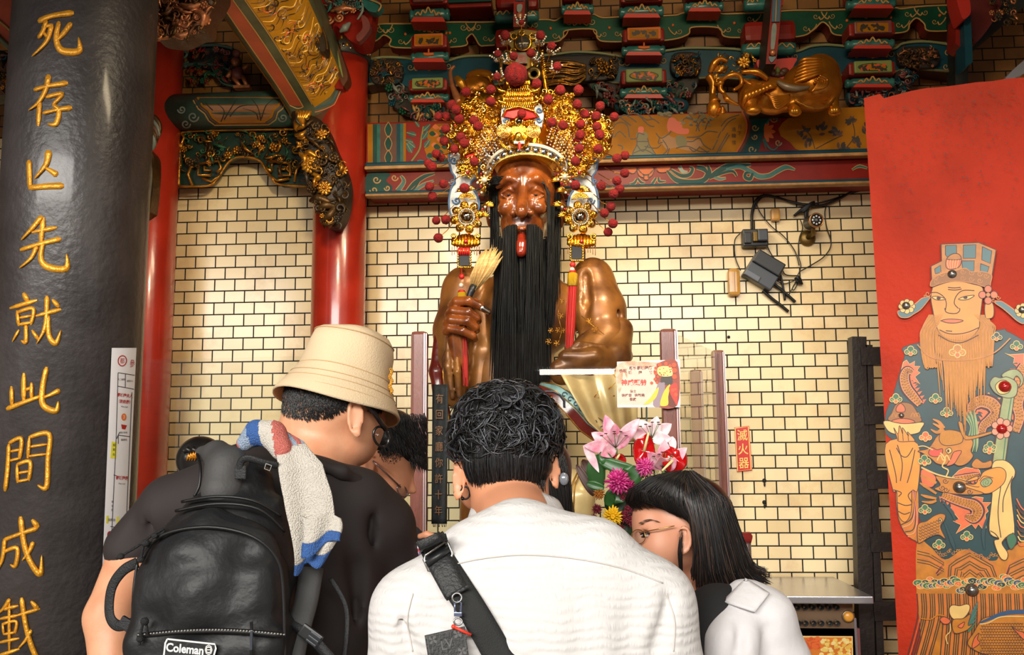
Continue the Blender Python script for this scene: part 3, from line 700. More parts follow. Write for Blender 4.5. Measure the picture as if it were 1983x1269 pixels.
# lower lion
outl(Z4([(1200,880),(1260,830),(1420,800),(1540,780),(1718,780),(1718,1269),(1300,1269),(1060,1150),(1130,1000)]), DG)
for i in range(18):
    for j in range(12):
        x, y = 1150+i*32+(j % 2)*16, 900+j*32
        if x > 1200 - (j-4)*0 and y > 830+abs(x-1500)*.12: dl(Z4([(x-13, y-8), (x, y+10), (x+13, y-8)]), 1, DB_)
dl(Z4([(1200,890),(1300,850),(1420,800),(1540,770),(1718,760)]), [3, 8, 9], DBL); dl(Z4([(1200,905),(1300,890),(1450,820),(1718,815)]), 2.2, DCR)
for a in range(6): dl(Z4([(1180-a*6, 640+a*50), (1120-a*6, 760+a*40), (1060, 900+a*20)]), [1, 5, 3], DGR if a % 2 else DSL)
outl(Z4([(840,720),(880,680),(960,690),(1040,670),(1080,690),(1070,760),(1000,840),(900,850),(850,800)]), DCR); outl(Z4([(880,860),(1000,840),(1090,790),(1060,920),(1120,900),(1040,980),(900,1010)]), DG)
outl(Z4([(730,850),(780,820),(850,860),(830,900),(770,900)]), DO); dl(Z4([(510,840),(620,850),(700,800),(790,810)]), 2, DG); dl(Z4([(850,900),(850,990),(800,1050),(820,1140)]), 2, DCR); outl(Z4([(940,930),(1020,880),(990,950)]), DO)
outl(Z4([(1110,1190),(1130,1080),(1190,1010),(1170,1080),(1200,1130)]), DO); outl(Z4([(1570,930),(1640,980),(1718,1010),(1718,1090)]), DO)
# right side patterned sleeve
for k in range(9): dl(Z3([(1420+k*2, 560+k*55), (1460, 640+k*50), (1496, 680+k*45)]), 2.4, [DO, DB_, DG, DCR][k % 4])
for pts in ([(1320,960),(1390,920),(1420,1000),(1360,1080)],): outl(Z3(pts), DGR)
# beard, face and cap
for i in range(70):
    u = i/69; x0 = 1783+u*140; x1 = 1796+u*122 if (i % 5) else 1800+u*115; L = [690,760,800,830,790,760,680][min(6, int(abs(u-.05)*7))] + g.uniform(-25, 25)
    if .3 < u < .58: L = 800+g.uniform(-20, 25)
    if .14 < u < .3 and i % 2: continue
    dl([(1800+u*112, 610), (x0, 650), (x0*.5+x1*.5, 710), (x1, L)], [3, 3.6, 3, .8], DBE if i % 3 else DG)
outl(Z1([(610,590),(640,560),(820,510),(1000,540),(1090,580),(1080,720),(1060,880),(1050,960),(960,1060),(840,1070),(720,1040),(650,940),(620,800),(600,680)]), DS, 1.2)
outl(Z1([(1110,740),(1150,690),(1190,740),(1190,840),(1150,865),(1115,850)]), DS)
for i in range(46):
    u = i/45; dl(Z1([(640+u*440, 800+60*abs(u-.5)), (560+u*640, 900+30*u), (500+u*700, 1000), (510+u*680, 1120+g.uniform(0, 120))]), [.4, 2.2, 2.4, .8], DBE if i % 2 else DG) if not .18 < u < .82 else None
for i in range(40): u = i/39; dl(Z1([(660+u*400, 960+60*math.sin(u*PI)), (650+u*420, 1100), (640+u*440, 1240+g.uniform(-40, 80))]), [.8, 2.2, 1.6], DBE if i % 2 else DG)
for pts in ([(680,970),(760,1005),(860,1010),(960,990),(1050,950)], [(670,1020),(780,1080),(900,1090),(1050,1020)], [(740,980),(800,985)], [(600,620),(660,620),(720,660),(745,720),(735,790)], [(1010,600),(900,600),(840,650),(820,720),(860,770)], [(730,765),(740,800),(780,815),(840,815),(870,790),(870,765)], [(760,570),(820,575),(880,570)], [(760,590),(830,595),(890,585)], [(690,885),(790,895),(905,885)]): dl(Z1(pts), 1.3, DB_)
for e in ([(610,660),(660,655),(740,680),(690,690),(640,685)], [(860,680),(920,655),(1010,645),(960,680),(900,690)]): outl(Z1(e), DCR)
for x, y in ((672,672),(925,665)): dp(Z1([(x+20*math.cos(a*.785), y+15*math.sin(a*.785)) for a in range(8)]), DB_)
outl(Z1([(700,885),(760,870),(840,872),(905,885),(840,905),(760,905)]), DO)
for sgn, pts in ((1, [(590,660),(520,670),(480,700),(440,730),(330,780),(285,800),(310,850),(380,855),(440,820),(500,780),(560,710)]), (2, [(1200,710),(1260,700),(1330,740),(1400,790),(1479,830),(1479,910),(1420,890),(1340,820),(1280,770)])): outl(Z1(pts), DSL, 1.6, DG)
for x, y in ((372,750),(1470,790)):
    for a in range(8): q = a*.785; outl(Z1([(x+55*math.cos(q)+26*math.cos(b*1.05), y+45*math.sin(q)+26*math.sin(b*1.05)) for b in range(6)]), DCR, .8)
outl(Z1([(695,160),(1050,145),(1215,215),(1180,440),(1150,560),(1000,520),(820,500),(690,530),(610,560),(600,370),(700,320)]), DG, 1.4, smooth=False)
for pts in ([(735,175),(840,170),(845,280),(760,290),(735,260)], [(905,170),(1025,165),(1020,295),(905,295)], [(1085,185),(1175,225),(1160,345),(1080,310)], [(890,320),(1010,318),(1005,420),(900,400)], [(1070,345),(1150,375),(1130,440),(1065,420)], [(635,395),(690,360),(695,430),(640,440)]): outl(Z1(pts), DSL, 1, smooth=False)
outl(Z1([(600,560),(610,500),(700,440),(800,420),(920,390),(980,420),(1080,420),(1170,450),(1165,520),(1140,570),(1000,530),(820,510),(700,530)]), mat((150,96,44), .45, 0, 'ornament_brown'), 1.6, DG)
for x, y in ((640,470),(700,440),(900,420),(980,430),(1060,440),(1120,460),(650,510),(900,480),(980,490),(1060,505)): dl(spiral(*Z1([(x, y)])[0], 6, 1.2, 0, 1, 9), 1.3, DG, False)
outl(Z1([(740,330),(760,290),(840,270),(885,300),(880,350),(850,385),(780,400),(745,380)]), DO); outl(Z1([(750,300),(800,255),(860,255),(885,300),(820,310)]), DG)
for k in range(5): dl(Z1([(760+k*25, 310), (755+k*24, 350), (770+k*18, 390)]), 1.1, DCR)
for a in range(4): q = a*PI/2; outl(Z1([(1140+55*math.cos(q)+34*math.cos(b*.785), 640+55*math.sin(q)+34*math.sin(b*.785)) for b in range(8)]), DO, 1.1)
dp(Z1([(1140+20*math.cos(b*.785), 640+20*math.sin(b*.785)) for b in range(8)]), DG)
for x, y, r in ((570,630,30),(545,650,18),(1200,640,28),(1235,665,24),(1190,690,22)): dl(spiral(*Z1([(x, y)])[0], r/5, 1.2, 0, 1, 9), 1.4, DG, False)
for pts in ([(470,1110),(600,1230),(820,1260),(1050,1240),(1210,1180),(1350,1050)],): dl(Z1(pts), 2.4, DG)
cloud(*Z1([(850,1180)])[0], 12, DG); cloud(*Z1([(1220,1040)])[0], 8, DT)
# scratches
SCR = mat((92, 40, 34), .6, 0, 'chipped_paint')
for i in range(420):
    x, y = g.uniform(1690, 1975), 170 + abs(g.gauss(0, 150)); l = g.uniform(1, 4.5)
    if x > 1700 + (y-190)*.06 and y < 470 and y > 203-(x-1673)*.13: dl([(x, y), (x+l*1.1, y+l*.6)], [g.uniform(.9, 2.2), .5], SCR, False)
# iron studs
def stud(px, py, r, m):
    p = dfn(8)(px, py); DOORMB.lathe(p, [(r*1.15, 0), (r*1.15, r*.12), (r, r*.15), (r*.88, r*.5), (r*.6, r*.8), (r*.25, r*.96), (.0003, r)], m, n=20, axis=DN)
RUBY = mat((170, 30, 30), .15, .2, 'red_glass', coat=1)
for x, y, r in ((1844,532,10),(1755,593,9.5),(1980,601,9),(1858,944,11.5),(1882,1143,10)): stud(x, y, r*.0021, IRON)
for x, y, r in ((1745.5,805,4.5),): stud(x, y, r*.0021, IRON)
stud(1946, 749, .023, RUBY); stud(1940, 831, .02, RUBY)
DOORMB.build('leaf', door)
# ================================================================== painted timber above the wall
TEAL = mat((20, 72, 66), .45, 0, 'teal_paint', spec=.25, var=.3, vscale=12); NAVY = mat((18, 66, 80), .45, 0, 'blue_green_paint', spec=.25, var=.3, vscale=10)
GREEN = mat((16, 72, 50), .45, 0, 'green_paint', spec=.25, var=.3, vscale=10); CREAM = mat((172, 132, 74), .5, 0, 'cream_outline')
OCHRE = mat((172, 110, 14), .5, 0, 'ochre_ground', var=.3, vscale=6, spec=.12); REDP = mat((134, 30, 20), .4, 0, 'red_paint', spec=.25, var=.25, vscale=9)
ORNG = mat((196, 98, 44), .45, 0, 'orange_paint', spec=.25); BRN = mat((92, 52, 28), .5, 0, 'brown_paint', var=.3, vscale=14); DKL = mat((44, 34, 22), .5, 0, 'dark_line')
GILT = mat((206, 142, 52), .32, .8, 'old_gilding', bump=.5, bscale=50, var=.5, vscale=18); DGILT = mat((92, 66, 34), .45, .6, 'smoked_gilding', bump=.4, bscale=50, var=.5, vscale=14)
LTEAL = mat((48, 108, 102), .3, 0, 'pale_teal_glaze', var=.35, vscale=22); OLIVE = mat((120, 130, 70), .45, 0, 'olive_paint', spec=.25)
COPP = mat((196, 126, 84), .35, .5, 'copper_gilding', bump=.4, bscale=50, var=.4, vscale=16)
_yc = [0]
def yf(Y):
    _yc[0] += 1; y = Y - (_yc[0] % 400)*4e-6
    return lambda px, py: P(px, py, y)
def scroll(mb, pts, w, Y, c=None, oc=None):
    ribbon(mb, pts, [x+3 for x in w] if hasattr(w, '__len__') else w+3, yf(Y-.0006), oc or CREAM)
    ribbon(mb, pts, w, yf(Y-.0012), c or TEAL)
def curl(mb, cx, cy, r, Y, flip=1, a0=0, c=None, turns=1.25, w=.16):
    ptube(mb, spiral(cx, cy, r, turns, a0, flip, 14), [r*w, r*w*.6], Y, c or CREAM, n=5, smooth=False)
def carve(mb, x0, y0, x1, y1, Y, n, mats, rmin=3, rmax=8, inside=None, dep=20, seed=1):
    """busy wood carving: curled leaves, petals and little blossoms"""
    g = random.Random(seed)
    for _ in range(n):
        for _t in range(20):
            x, y = g.uniform(x0, x1), g.uniform(y0, y1)
            if inside is None or inside(x, y): break
        w = g.uniform(2, dep); m = g.choice(mats); r = g.uniform(rmin, rmax); s = MPX(Y); k = g.random()
        if k < .45:
            a = g.uniform(0, 6.28); sp = spiral(x, y, r, g.uniform(.6, 1.3), a, g.choice((-1, 1)), 9, .2)
            ptube(mb, [(p[0], p[1], w) for p in sp], [r*.1, r*.3, r*.18], Y, m, n=5, smooth=False)
        elif k < .8:
            a = g.uniform(0, 6.28); d = Vector((math.cos(a), math.sin(a), 0)); e = Vector((-d.y, d.x, 0)); b = g.uniform(-.8, .8)*r
            ptube(mb, [(x-d.x*r*1.5, y-d.y*r*1.5, w), (x+e.x*b, y+e.y*b, w+r*.4), (x+d.x*r*1.5, y+d.y*r*1.5, w)], [.3, r*.42, .2], Y, m, n=5, seg=4)
        else:
            c = P(x, y, Y - w*s); mb.ell(c, r*.36*s, m, n=6)
            for j in range(6):
                q = j*PI/3 + x; mb.ell(c + Vector((math.cos(q)*r*.62*s, .1*r*s, math.sin(q)*r*.62*s)), (r*.36*s, r*.22*s, r*.36*s), m, n=6)
def inpoly(poly_):
    def f(x, y):
        c = False; n = len(poly_)
        for i in range(n):
            (x1, y1), (x2, y2) = poly_[i], poly_[i-1]
            if (y1 > y) != (y2 > y) and x < (x2-x1)*(y-y1)/(y2-y1) + x1: c = not c
        return c
    return f
def boss(mb, pts, Y, th, m, dome=8):
    """rounded carved mass filling an outline"""
    s = MPX(Y); q = catmull([(x, y, 0) for x, y in pts], 4, True); c = sum(q, Vector((0, 0, 0)))/len(q); n = len(q); vs = []
    R = [(1, 0), (.99, .4), (.86, .8), (.55, 1.0), (.2, 1.05)]
    for k, h in R: vs += [P(c.x+(p.x-c.x)*k, c.y+(p.y-c.y)*k, Y - h*dome*s) for p in q]
    vs.append(P(c.x, c.y, Y - 1.06*dome*s)); fs = []
    for i in range(len(R)-1): fs += [(i*n+j, (i+1)*n+j, (i+1)*n+(j+1) % n, i*n+(j+1) % n) for j in range(n)]
    L_ = (len(R)-1)*n; fs += [(L_+j, len(vs)-1, L_+(j+1) % n) for j in range(n)]
    mb.add(vs, fs, m); mb.prism([vs[j] for j in range(n)], (0, th, 0), m)

# ---- lintels
YB = 4.42
def zb(py, px=800): return P(px, py, YB).z
xa, xb = P(709, 300, YB).x, P(1730, 300, YB).x
def board(name, y0, y1, Y, th, m, label, cat, x0=709, x1=1730):
    a, b = P(x0, y0, Y).z, P(x0, y1, Y).z; xs = P(x0, y0, Y).x, P(x1, 300, Y).x
    q = MB(); q.bbox(((xs[0]+xs[1])/2, Y+th/2, (a+b)/2), (xs[1]-xs[0], th, abs(a-b)), m, .006)
    return q
up = board('painted_lintel', 238, 333, YB, .2, REDP, '', '')
def row(y): return lambda x: y - (x-709)*.0277     # follows the level lines of the beam across the frame
def q4(x0, x1, y0, y1): return [(x0, row(y0)(x0)), (x1, row(y0)(x1)), (x1, row(y1)(x1)), (x0, row(y1)(x0))]
def lay(mb, pts, k, m, smooth=False): patch(mb, pts, yf(YB - .0006*k), m, smooth)
for x0, x1, m in ((712, 722, OCHRE), (722, 730, TEAL), (730, 737, LTEAL), (738, 768, BRN), (768, 775, NAVY), (775, 781, LTEAL), (781, 786, OCHRE)): lay(up, q4(x0, x1, 241, 320), 1, m)
for yy in (252, 279, 306):
    y = row(yy)(752); lay(up, [(752, y-14), (758, y), (752, y+14), (746, y)], 2, TEAL, True); ribbon(up, [(752, y-15), (759, y), (752, y+15), (745, y), (752, y-15)], 1.2, yf(YB-.0018), CREAM)
ribbon(up, [(797, 312), (812, 290), (816, 268), (820, 245)], 3, yf(YB-.0012), OLIVE)
for x, y, dx, dy in ((798,296,-8,-14),(800,276,-12,-4),(806,262,-14,-4),(818,270,8,-12),(820,254,10,-10),(826,300,10,8),(808,312,12,2),(812,246,-6,-8),(822,286,8,-12),(804,286,-10,-8)):
    lay(up, [(x, y), (x+dx*.5-dy*.35, y+dy*.5+dx*.35), (x+dx*1.4, y+dy*1.4), (x+dx*.5+dy*.35, y+dy*.5-dx*.35)], 3, LTEAL, True)
    ribbon(up, [(x, y), (x+dx*1.3, y+dy*1.3)], 1, yf(YB-.0024), CREAM)
lay(up, [(842,240),(826,258),(829,275),(822,290),(828,304),(834,318),(960,314),(960,235)], 2, OCHRE)
g = random.Random(3)
for i in range(26):
    x, y = g.uniform(832, 870), g.uniform(244, 312); lay(up, [(x-6, y), (x, y-5), (x+7, y+1), (x, y+5)], 4, GREEN if i % 2 else mat((206, 98, 40), .5, 0), True)
# long gilt scene of riders in a landscape
lay(up, [(1120, 226), (1440, 219), (1446, 240), (1440, 268), (1428, 293), (1424, 297), (1120, 309)], 2, OCHRE)
for off in (0, 5, 10): ribbon(up, [(1436+off, 214), (1446+off, 240), (1441+off, 268), (1424+off, 298)], 3, yf(YB-.0018), [ORNG, BRN, TEAL][off//5])
GRN2 = mat((104, 92, 40), .5, 0, 'moss_paint'); REDC = mat((196, 76, 34), .5, 0, 'cinnabar')
S = lambda pts, w=1.9, c=None: ribbon(up, pts, w, yf(YB-.0024), c or DKL)
def sc(pts): return [(1180 + x/6.197, 190 + y/6.197) for x, y in pts]
for pts in ([(40,480),(60,330),(150,290),(220,340),(240,470)], [(100,250),(180,200),(260,240),(330,290)], [(220,200),(330,190),(470,320),(540,340)], [(330,180),(450,260),(520,250),(600,300)], [(60,470),(120,400),(200,470)], [(120,220),(260,330)], [(470,200),(520,260)],
            [(250,490),(330,480),(350,420),(420,440)], [(330,500),(330,560),(280,660),(300,710)], [(460,480),(480,560),(560,690),(520,710)], [(330,560),(400,640),(470,560)], [(290,660),(420,620),(540,680)], [(340,520),(460,520)],
            [(560,420),(620,480),(700,440),(740,400)], [(600,480),(590,540),(640,530)], [(640,500),(700,610),(620,700)], [(720,600),(690,700)], [(800,600),(940,580),(1080,640),(1200,640)], [(930,470),(1080,460),(1180,400),(1300,410)], [(930,520),(1000,520),(1080,480),(1130,560),(1220,620)], [(1080,590),(1160,640),(1180,670)], [(960,600),(1020,640),(1090,580)],
            [(960,200),(1010,260),(1060,310),(1040,400)], [(1010,260),(920,240),(880,270)], [(1040,290),(1100,180)], [(1080,400),(1070,320),(1150,240),(1200,300)], [(1150,380),(1180,300),(1230,250)],
            [(1340,340),(1420,250),(1560,200)], [(1350,400),(1430,290),(1520,240)], [(1300,480),(1340,400)], [(1280,680),(1340,560),(1420,420)], [(1320,640),(1440,440)], [(1240,620),(1300,500)], [(620,560),(560,600),(420,580)], [(1000,690),(1200,660)], [(100,560),(160,580),(150,620)]):
    S(sc(pts))
for pts, c in (([(600,260),(650,380),(700,400),(690,330),(720,240),(780,240),(820,280),(870,290),(880,360),(950,370),(940,430),(820,430),(740,390),(700,400)], REDC),
               ([(340,500),(460,500),(470,540),(540,690),(300,700),(330,560)], GRN2), ([(330,420),(400,400),(460,430),(450,490),(340,490)], GRN2), ([(350,350),(410,350),(400,420),(350,420)], REDC),
               ([(620,480),(700,440),(760,470),(920,500),(1060,500),(1120,560),(1000,640),(800,600),(700,620),(640,560)], mat((150,98,34), .5, 0)), ([(800,460),(900,460),(930,560),(820,580)], GRN2)):
    lay(up, sc(pts), 3, c, True)
for i in range(60):
    x, y = (g.uniform(860, 1250), g.uniform(170, 330)) if i < 40 else (g.uniform(560, 760), g.uniform(170, 230))
    a = sc([(x-24, y), (x, y-14), (x+24, y+3), (x, y+12)]); lay(up, a, 4 if i % 2 else 3, GRN2 if i % 3 else DKL, True)
for i, c in enumerate('月下'): text(up, c, 1432, 246+i*12, 9, yf(YB-.003), DKL)
for i, c in enumerate('追韓信'): text(up, c, 1421, 250+i*13, 9, yf(YB-.003), DKL)
# cloud border, blossom and right cartouche
lay(up, [(1462,212),(1480,216),(1488,240),(1478,262),(1466,296),(1440,297),(1452,270),(1456,240)], 3, TEAL, True)
for cx, cy, r, f in ((1462,247,7,1),(1462,265,6,-1),(1456,289,8,1),(1500,230,8,-1),(1507,276,7,1)): ribbon(up, spiral(cx, cy, r, 1.2, 0, f, 14), 2.2, yf(YB-.003), CREAM)
for a in range(5):
    q = -1.2 + a*.6; lay(up, [(1480,255),(1480+14*math.cos(q-.3),255+14*math.sin(q-.3)),(1480+22*math.cos(q),255+22*math.sin(q)),(1480+14*math.cos(q+.3),255+14*math.sin(q+.3))], 4, ORNG, True)
for pts in ([(1480,268),(1488,285),(1500,290),(1512,276)], [(1478,270),(1484,290)], [(1484,240),(1495,228),(1512,236)]): ribbon(up, pts, [4, 3, 1], yf(YB-.003), LTEAL)
lay(up, [(1535,222),(1515,238),(1507,250),(1512,264),(1530,276),(1540,288),(1552,293),(1712,290),(1712,205),(1560,212)], 3, OCHRE)
for cx, cy, n in ((1555,252,7),(1562,276,6),(1592,250,9),(1618,254,10),(1650,236,8),(1655,275,9),(1632,285,7),(1680,250,8)):
    for i in range(n):
        a = g.uniform(0, 6.28); r = g.uniform(2, 11); x, y = cx+r*math.cos(a), cy+r*math.sin(a); d = g.uniform(0, 6.28)
        lay(up, [(x-6*math.cos(d), y-6*math.sin(d)), (x-3*math.sin(d), y+3*math.cos(d)), (x+6*math.cos(d), y+6*math.sin(d)), (x+3*math.sin(d), y-3*math.cos(d))], 4+i % 2, DKL if i % 3 else BRN, True)
for pts in ([(1578,288),(1570,264),(1556,248)], [(1580,288),(1610,272),(1632,262)], [(1640,285),(1655,262),(1650,232)]): ribbon(up, pts, 1.6, yf(YB-.0036), DKL)
# mouldings
for y0, y1, pr, m in ((318, 327, .03, NAVY), (326, 333, .04, mat((190, 142, 84), .5, 0, 'worn_gilt_edge', var=.3, vscale=30))):
    a, b = zb(y0, 709), zb(y1, 709); up.bbox(((xa+xb)/2, YB - pr/2 + .01, (a+b)/2), (xb-xa, pr+.02, a-b), m, .008)
up.build('painted_lintel', label='broad red lintel painted with gilt rider scene and flowers behind the crown', cat='lintel')
YB2 = 4.44
lo = board('x', 335, 376, YB2, .19, REDP, '', '')
lay2 = lambda pts, k, m: patch(lo, pts, yf(YB2-.0006*k), m)
lay2([(711, 338), (755, 336), (748, 350), (760, 362), (752, 373), (711, 376)], 1, TEAL)
for cx, cy, r, f in ((729,348,8,1),(724,368,8,-1),(764,344,7,1),(750,364,6,-1)): ribbon(lo, spiral(cx, cy, r, 1.2, 0, f, 14), 2.4, yf(YB2-.002), CREAM)
def sc2(pts): return [(1180 + x/6.197, 190 + y/6.197) for x, y in pts]
for pts, w in (([(770,370),(782,352),(776,340)], [8,6,2]), ([(786,374),(802,356),(822,342),(842,336)], [4,8,7,2]), ([(770,370),(795,371),(812,352)], [2,5,2]), ([(800,372),(820,358),(840,350)], [5,5,2])):
    scroll(lo, pts, w, YB2-.001, LTEAL if w[0] > 4 else TEAL)
for pts, w in (([(690,870),(800,980),(960,1010),(1120,990),(1200,900),(1180,810)], [3,9,10,9,8,3]), ([(1050,830),(1130,850),(1170,900),(1140,950)], [7,9,5,2]), ([(1180,960),(1300,880),(1440,820),(1700,800)], [3,9,12,3]), ([(1400,860),(1560,820),(1690,880),(1800,940),(1920,930),(2010,880),(2120,830),(2230,860)], [4,8,8,9,8,8,8,1]), ([(1690,900),(1640,900),(1630,950),(1690,970),(1720,900)], [2,5,6,7,4]), ([(740,860),(860,930),(960,920),(1000,850),(960,830)], [3,7,7,5,2]), ([(840,820),(880,880),(940,890)], [5,5,2]), ([(1200,970),(1360,900),(1480,880),(1530,940)], [2,5,5,2]), ([(1260,950),(1330,970),(1400,960)], [4,5,2])):
    scroll(lo, sc2(pts), w, YB2-.001, LTEAL if w[0] in (4, 5) else TEAL)
for pts in ([(150,830),(320,830),(310,890),(260,900)], [(560,830),(730,820),(700,880),(600,890)], [(350,830),(520,830),(510,890),(440,920),(370,890)], [(330,860),(360,930),(420,950),(370,880)], [(540,860),(510,930),(460,950),(505,880)], [(410,930),(470,930),(465,975),(420,975)]):
    lay2(sc2(pts), 3, ORNG); ribbon(lo, sc2(pts + pts[:1]), 1.2, yf(YB2-.0024), DKL)
for pts in ([(340,960),(380,1010),(430,1020)], [(330,970),(300,1020),(240,1030)], [(590,950),(600,1000),(680,1000)], [(560,960),(520,1020),(500,1030)]): scroll(lo, sc2(pts), [3,5,1], YB2-.001, TEAL)
scroll(lo, [(1650,329),(1664,322),(1680,326)], [1,4,2], YB2-.001, LTEAL)
for y0, y1, pr, m in ((374, 380, .03, NAVY), (379, 384, .035, mat((176, 130, 78), .5, 0, 'worn_gilt_edge', var=.3, vscale=30))):
    a, b = P(709, y0, YB2).z, P(709, y1, YB2).z; lo.bbox(((xa+xb)/2, YB2 - pr/2 + .01, (a+b)/2), (xb-xa, pr+.02, a-b), m, .006)
lo.build('scroll_lintel', label='narrow red lintel with teal leaf scrolls directly above the tiles', cat='lintel')

# ---- wavy bracket arms
YA = 4.55
A_top = [(700,58),(735,47),(783,46),(870,43),(940,43),(1000,40),(1058,38),(1075,40),(1095,31),(1145,27),(1165,34),(1200,33),(1300,30),(1320,26),(1345,20),(1390,20),(1400,27),(1480,24),(1540,20),(1600,20),(1650,18),(1730,15),(1745,17),(1790,12),(1870,9)]
A_bot = [(1870,58),(1800,60),(1790,46),(1775,35),(1762,46),(1752,62),(1690,66),(1620,68),(1605,51),(1592,43),(1575,58),(1545,71),(1440,73),(1402,70),(1392,54),(1340,53),(1332,67),(1290,78),(1180,81),(1157,74),(1150,57),(1096,59),(1090,72),(1068,82),(950,88),(930,88),(920,73),(913,66),(903,75),(893,90),(765,92),(757,76),(743,68),(730,78),(700,93)]
mb = MB(); plate(mb, A_top + A_bot, YA, .09, GREEN, mat((120, 34, 24), .5, 0, 'red_edge'), n=3)
ptube(mb, A_top, 2.0, YA-.004, CREAM, n=5); ptube(mb, A_bot, 1.8, YA-.004, CREAM, n=5)
for cx, cy, r, f in ((735,57,7,1),(758,57,7,-1),(812,55,6,1),(848,56,7,-1),(897,53,7,1),(926,52,7,-1),(776,80,6,1),(880,77,6,-1),(940,74,6,1),(1037,48,6,-1),(1101,42,7,1),(1147,42,7,-1),(1214,45,6,1),(1272,43,6,-1),(1075,69,7,1),(1170,66,6,-1),(1195,65,6,1),(1316,61,6,-1),(1344,33,6,1),(1387,33,7,-1),(1452,36,6,1),(1411,57,6,-1),(1432,59,5,1),(1580,32,6,1),(1612,31,6,-1),(1560,55,6,1),(1627,50,6,-1),(1666,28,7,1),(1704,27,6,-1),(1757,27,6,1),(1792,24,6,-1),(1810,42,6,1),(1838,22,6,-1),(1740,48,6,1)):
    curl(mb, cx, cy, r, YA-.003, f)
    ptube(mb, [(cx+f*r, cy), (cx+f*r*1.6, cy+r*1.0), (cx+f*r*3, cy-r*.2), (cx+f*r*3.6, cy-r*1.4)], [1.6, 1.6, 1.2], YA-.003, CREAM, n=5)
for x, y in ((785,66),(871,64),(830,60),(864,64),(1066,55),(1123,45),(1180,54),(1303,49),(1363,35),(1422,45),(1640,40),(1725,34),(1820,30)): mb.ell(P(x, y, YA-.003), .008, ORNG, n=8)
mb.build('bracket_board', label='green wavy bracket board with cream scrolls, upper of the two', cat='bracket', group='wavy bracket boards')
YR = 4.535
B_top = [(700,118),(740,111),(790,113),(830,122),(855,122),(890,111),(930,108),(1045,108),(1110,101),(1160,103),(1205,110),(1230,110),(1250,105),(1300,97),(1340,93),(1420,95),(1480,103),(1540,100),(1570,90),(1600,87),(1640,90),(1680,96),(1730,95),(1750,84),(1800,81),(1870,92)]
B_bot = [(1870,141),(1800,135),(1760,133),(1730,140),(1690,146),(1620,146),(1560,150),(1480,156),(1380,150),(1290,158),(1200,161),(1140,152),(1050,150),(950,165),(880,166),(800,172),(770,166),(740,161),(700,165)]
mb = MB(); plate(mb, B_top + B_bot, YR, .11, NAVY, mat((60, 28, 22), .5, 0, 'brown_edge'), n=3)
ptube(mb, B_top, 3.0, YR-.006, mat((120, 124, 84), .5, 0, 'worn_green_edge'), n=6); ptube(mb, B_bot, 3.0, YR-.006, mat((96, 92, 60), .5, 0, 'worn_olive_edge'), n=6)
for cx, cy, r, f in ((795,130,7,1),(868,128,7,-1),(1203,121,7,1),(1285,117,7,-1),(1648,105,7,1),(1727,104,7,-1),(1835,101,7,1),(1832,129,7,1),(1475,113,6,1),(1540,109,6,-1)):
    curl(mb, cx, cy, r, YR-.003, f); ptube(mb, [(cx+f*r, cy), (cx+f*r*1.5, cy+r*.9), (cx+f*r*2.6, cy), (cx+f*r*3, cy-r)], [1.8, 1.6, 1.0], YR-.003, CREAM, n=5)
for cx, cy in ((831,123),(1244,108),(1690,99)):
    for a in range(7):
        q = PI*a/6; mb.ell(P(cx+14*math.cos(q), cy+10*math.sin(q), YR-.004), (.014, .006, .012), ORNG, n=8)
    mb.ell(P(cx, cy, YR-.008), (.014, .008, .008), OLIVE, n=8)
mb.build('bracket_board', label='blue-green curved bracket board with carved insets, lower of the two', cat='bracket', group='wavy bracket boards')
# carved insets and under-carvings, each a panel
def inset(x0, y0, x1, y1, Y, n, mats, label, seed, dome=6, ground=None, rmin=3, rmax=8, inside=None, dep=16, outline=None, cat='carving', nm='wood_carving'):
    q = MB(); pts = outline or [(x0, (y0+y1)/2), (x0+(x1-x0)*.15, y0), (x1-(x1-x0)*.15, y0), (x1, (y0+y1)/2), (x1-(x1-x0)*.15, y1), (x0+(x1-x0)*.15, y1)]
    boss(q, pts, Y-.032, .03, ground or mat((34, 26, 20), .6, 0, 'dark_ground'), 2)
    carve(q, x0, y0, x1, y1, Y-.036, n, mats, rmin, rmax, inpoly(pts) if inside is None else inside, dep, seed)
    return q.build(nm, label=label, cat=cat)
inset(716, 116, 780, 162, YR, 60, [DGILT, DGILT, GILT, NAVY, BRN], 'small dark carved panel with figures beside the banded red column', 11)
inset(1298, 103, 1358, 146, YR, 60, [DGILT, GILT, NAVY, BRN], 'small carved panel with gilt leaves left of the gilded elephant', 13)
inset(1738, 92, 1820, 130, YR, 60, [DGILT, DGILT, COPP, BRN], 'small dark carved panel above the red door corner', 14)
q = MB(); boss(q, [(1050,116),(1110,106),(1190,110),(1196,140),(1180,154),(1130,158),(1050,160)], YR-.032, .03, mat((34, 26, 20), .6, 0, 'dark_ground'), 2)
for i in range(26):
    y = 118 + i*1.9; ptube(q, [(1052, y+2+2*math.sin(i), 10), (1085, y-2+2*math.sin(i*1.7), 16), (1115, y+3*math.sin(i*.9), 15), (1136, y*.5+66+2*math.sin(i*2.2), 9)], [1.3, 1.6, 1.2, .5], YR-.03, GILT if i % 3 else DGILT, n=5)
carve(q, 1145, 112, 1192, 150, YR-.036, 40, [DGILT, GILT, DGILT], 3, 7, None, 14, 15)
for i in range(9): q.ell(P(1168+9*math.cos(i*.7), 130+9*math.sin(i*.7), YR-.075), .007, GOLDP, n=8)
q.build('wood_carving', label='carved panel of flowing gilt strands and lotus right of the crown', cat='carving')
PURP = mat((120, 62, 58), .45, 0, 'dusky_red', var=.3, vscale=15); GREY = mat((116, 124, 116), .45, 0, 'grey_green', var=.3, vscale=20)
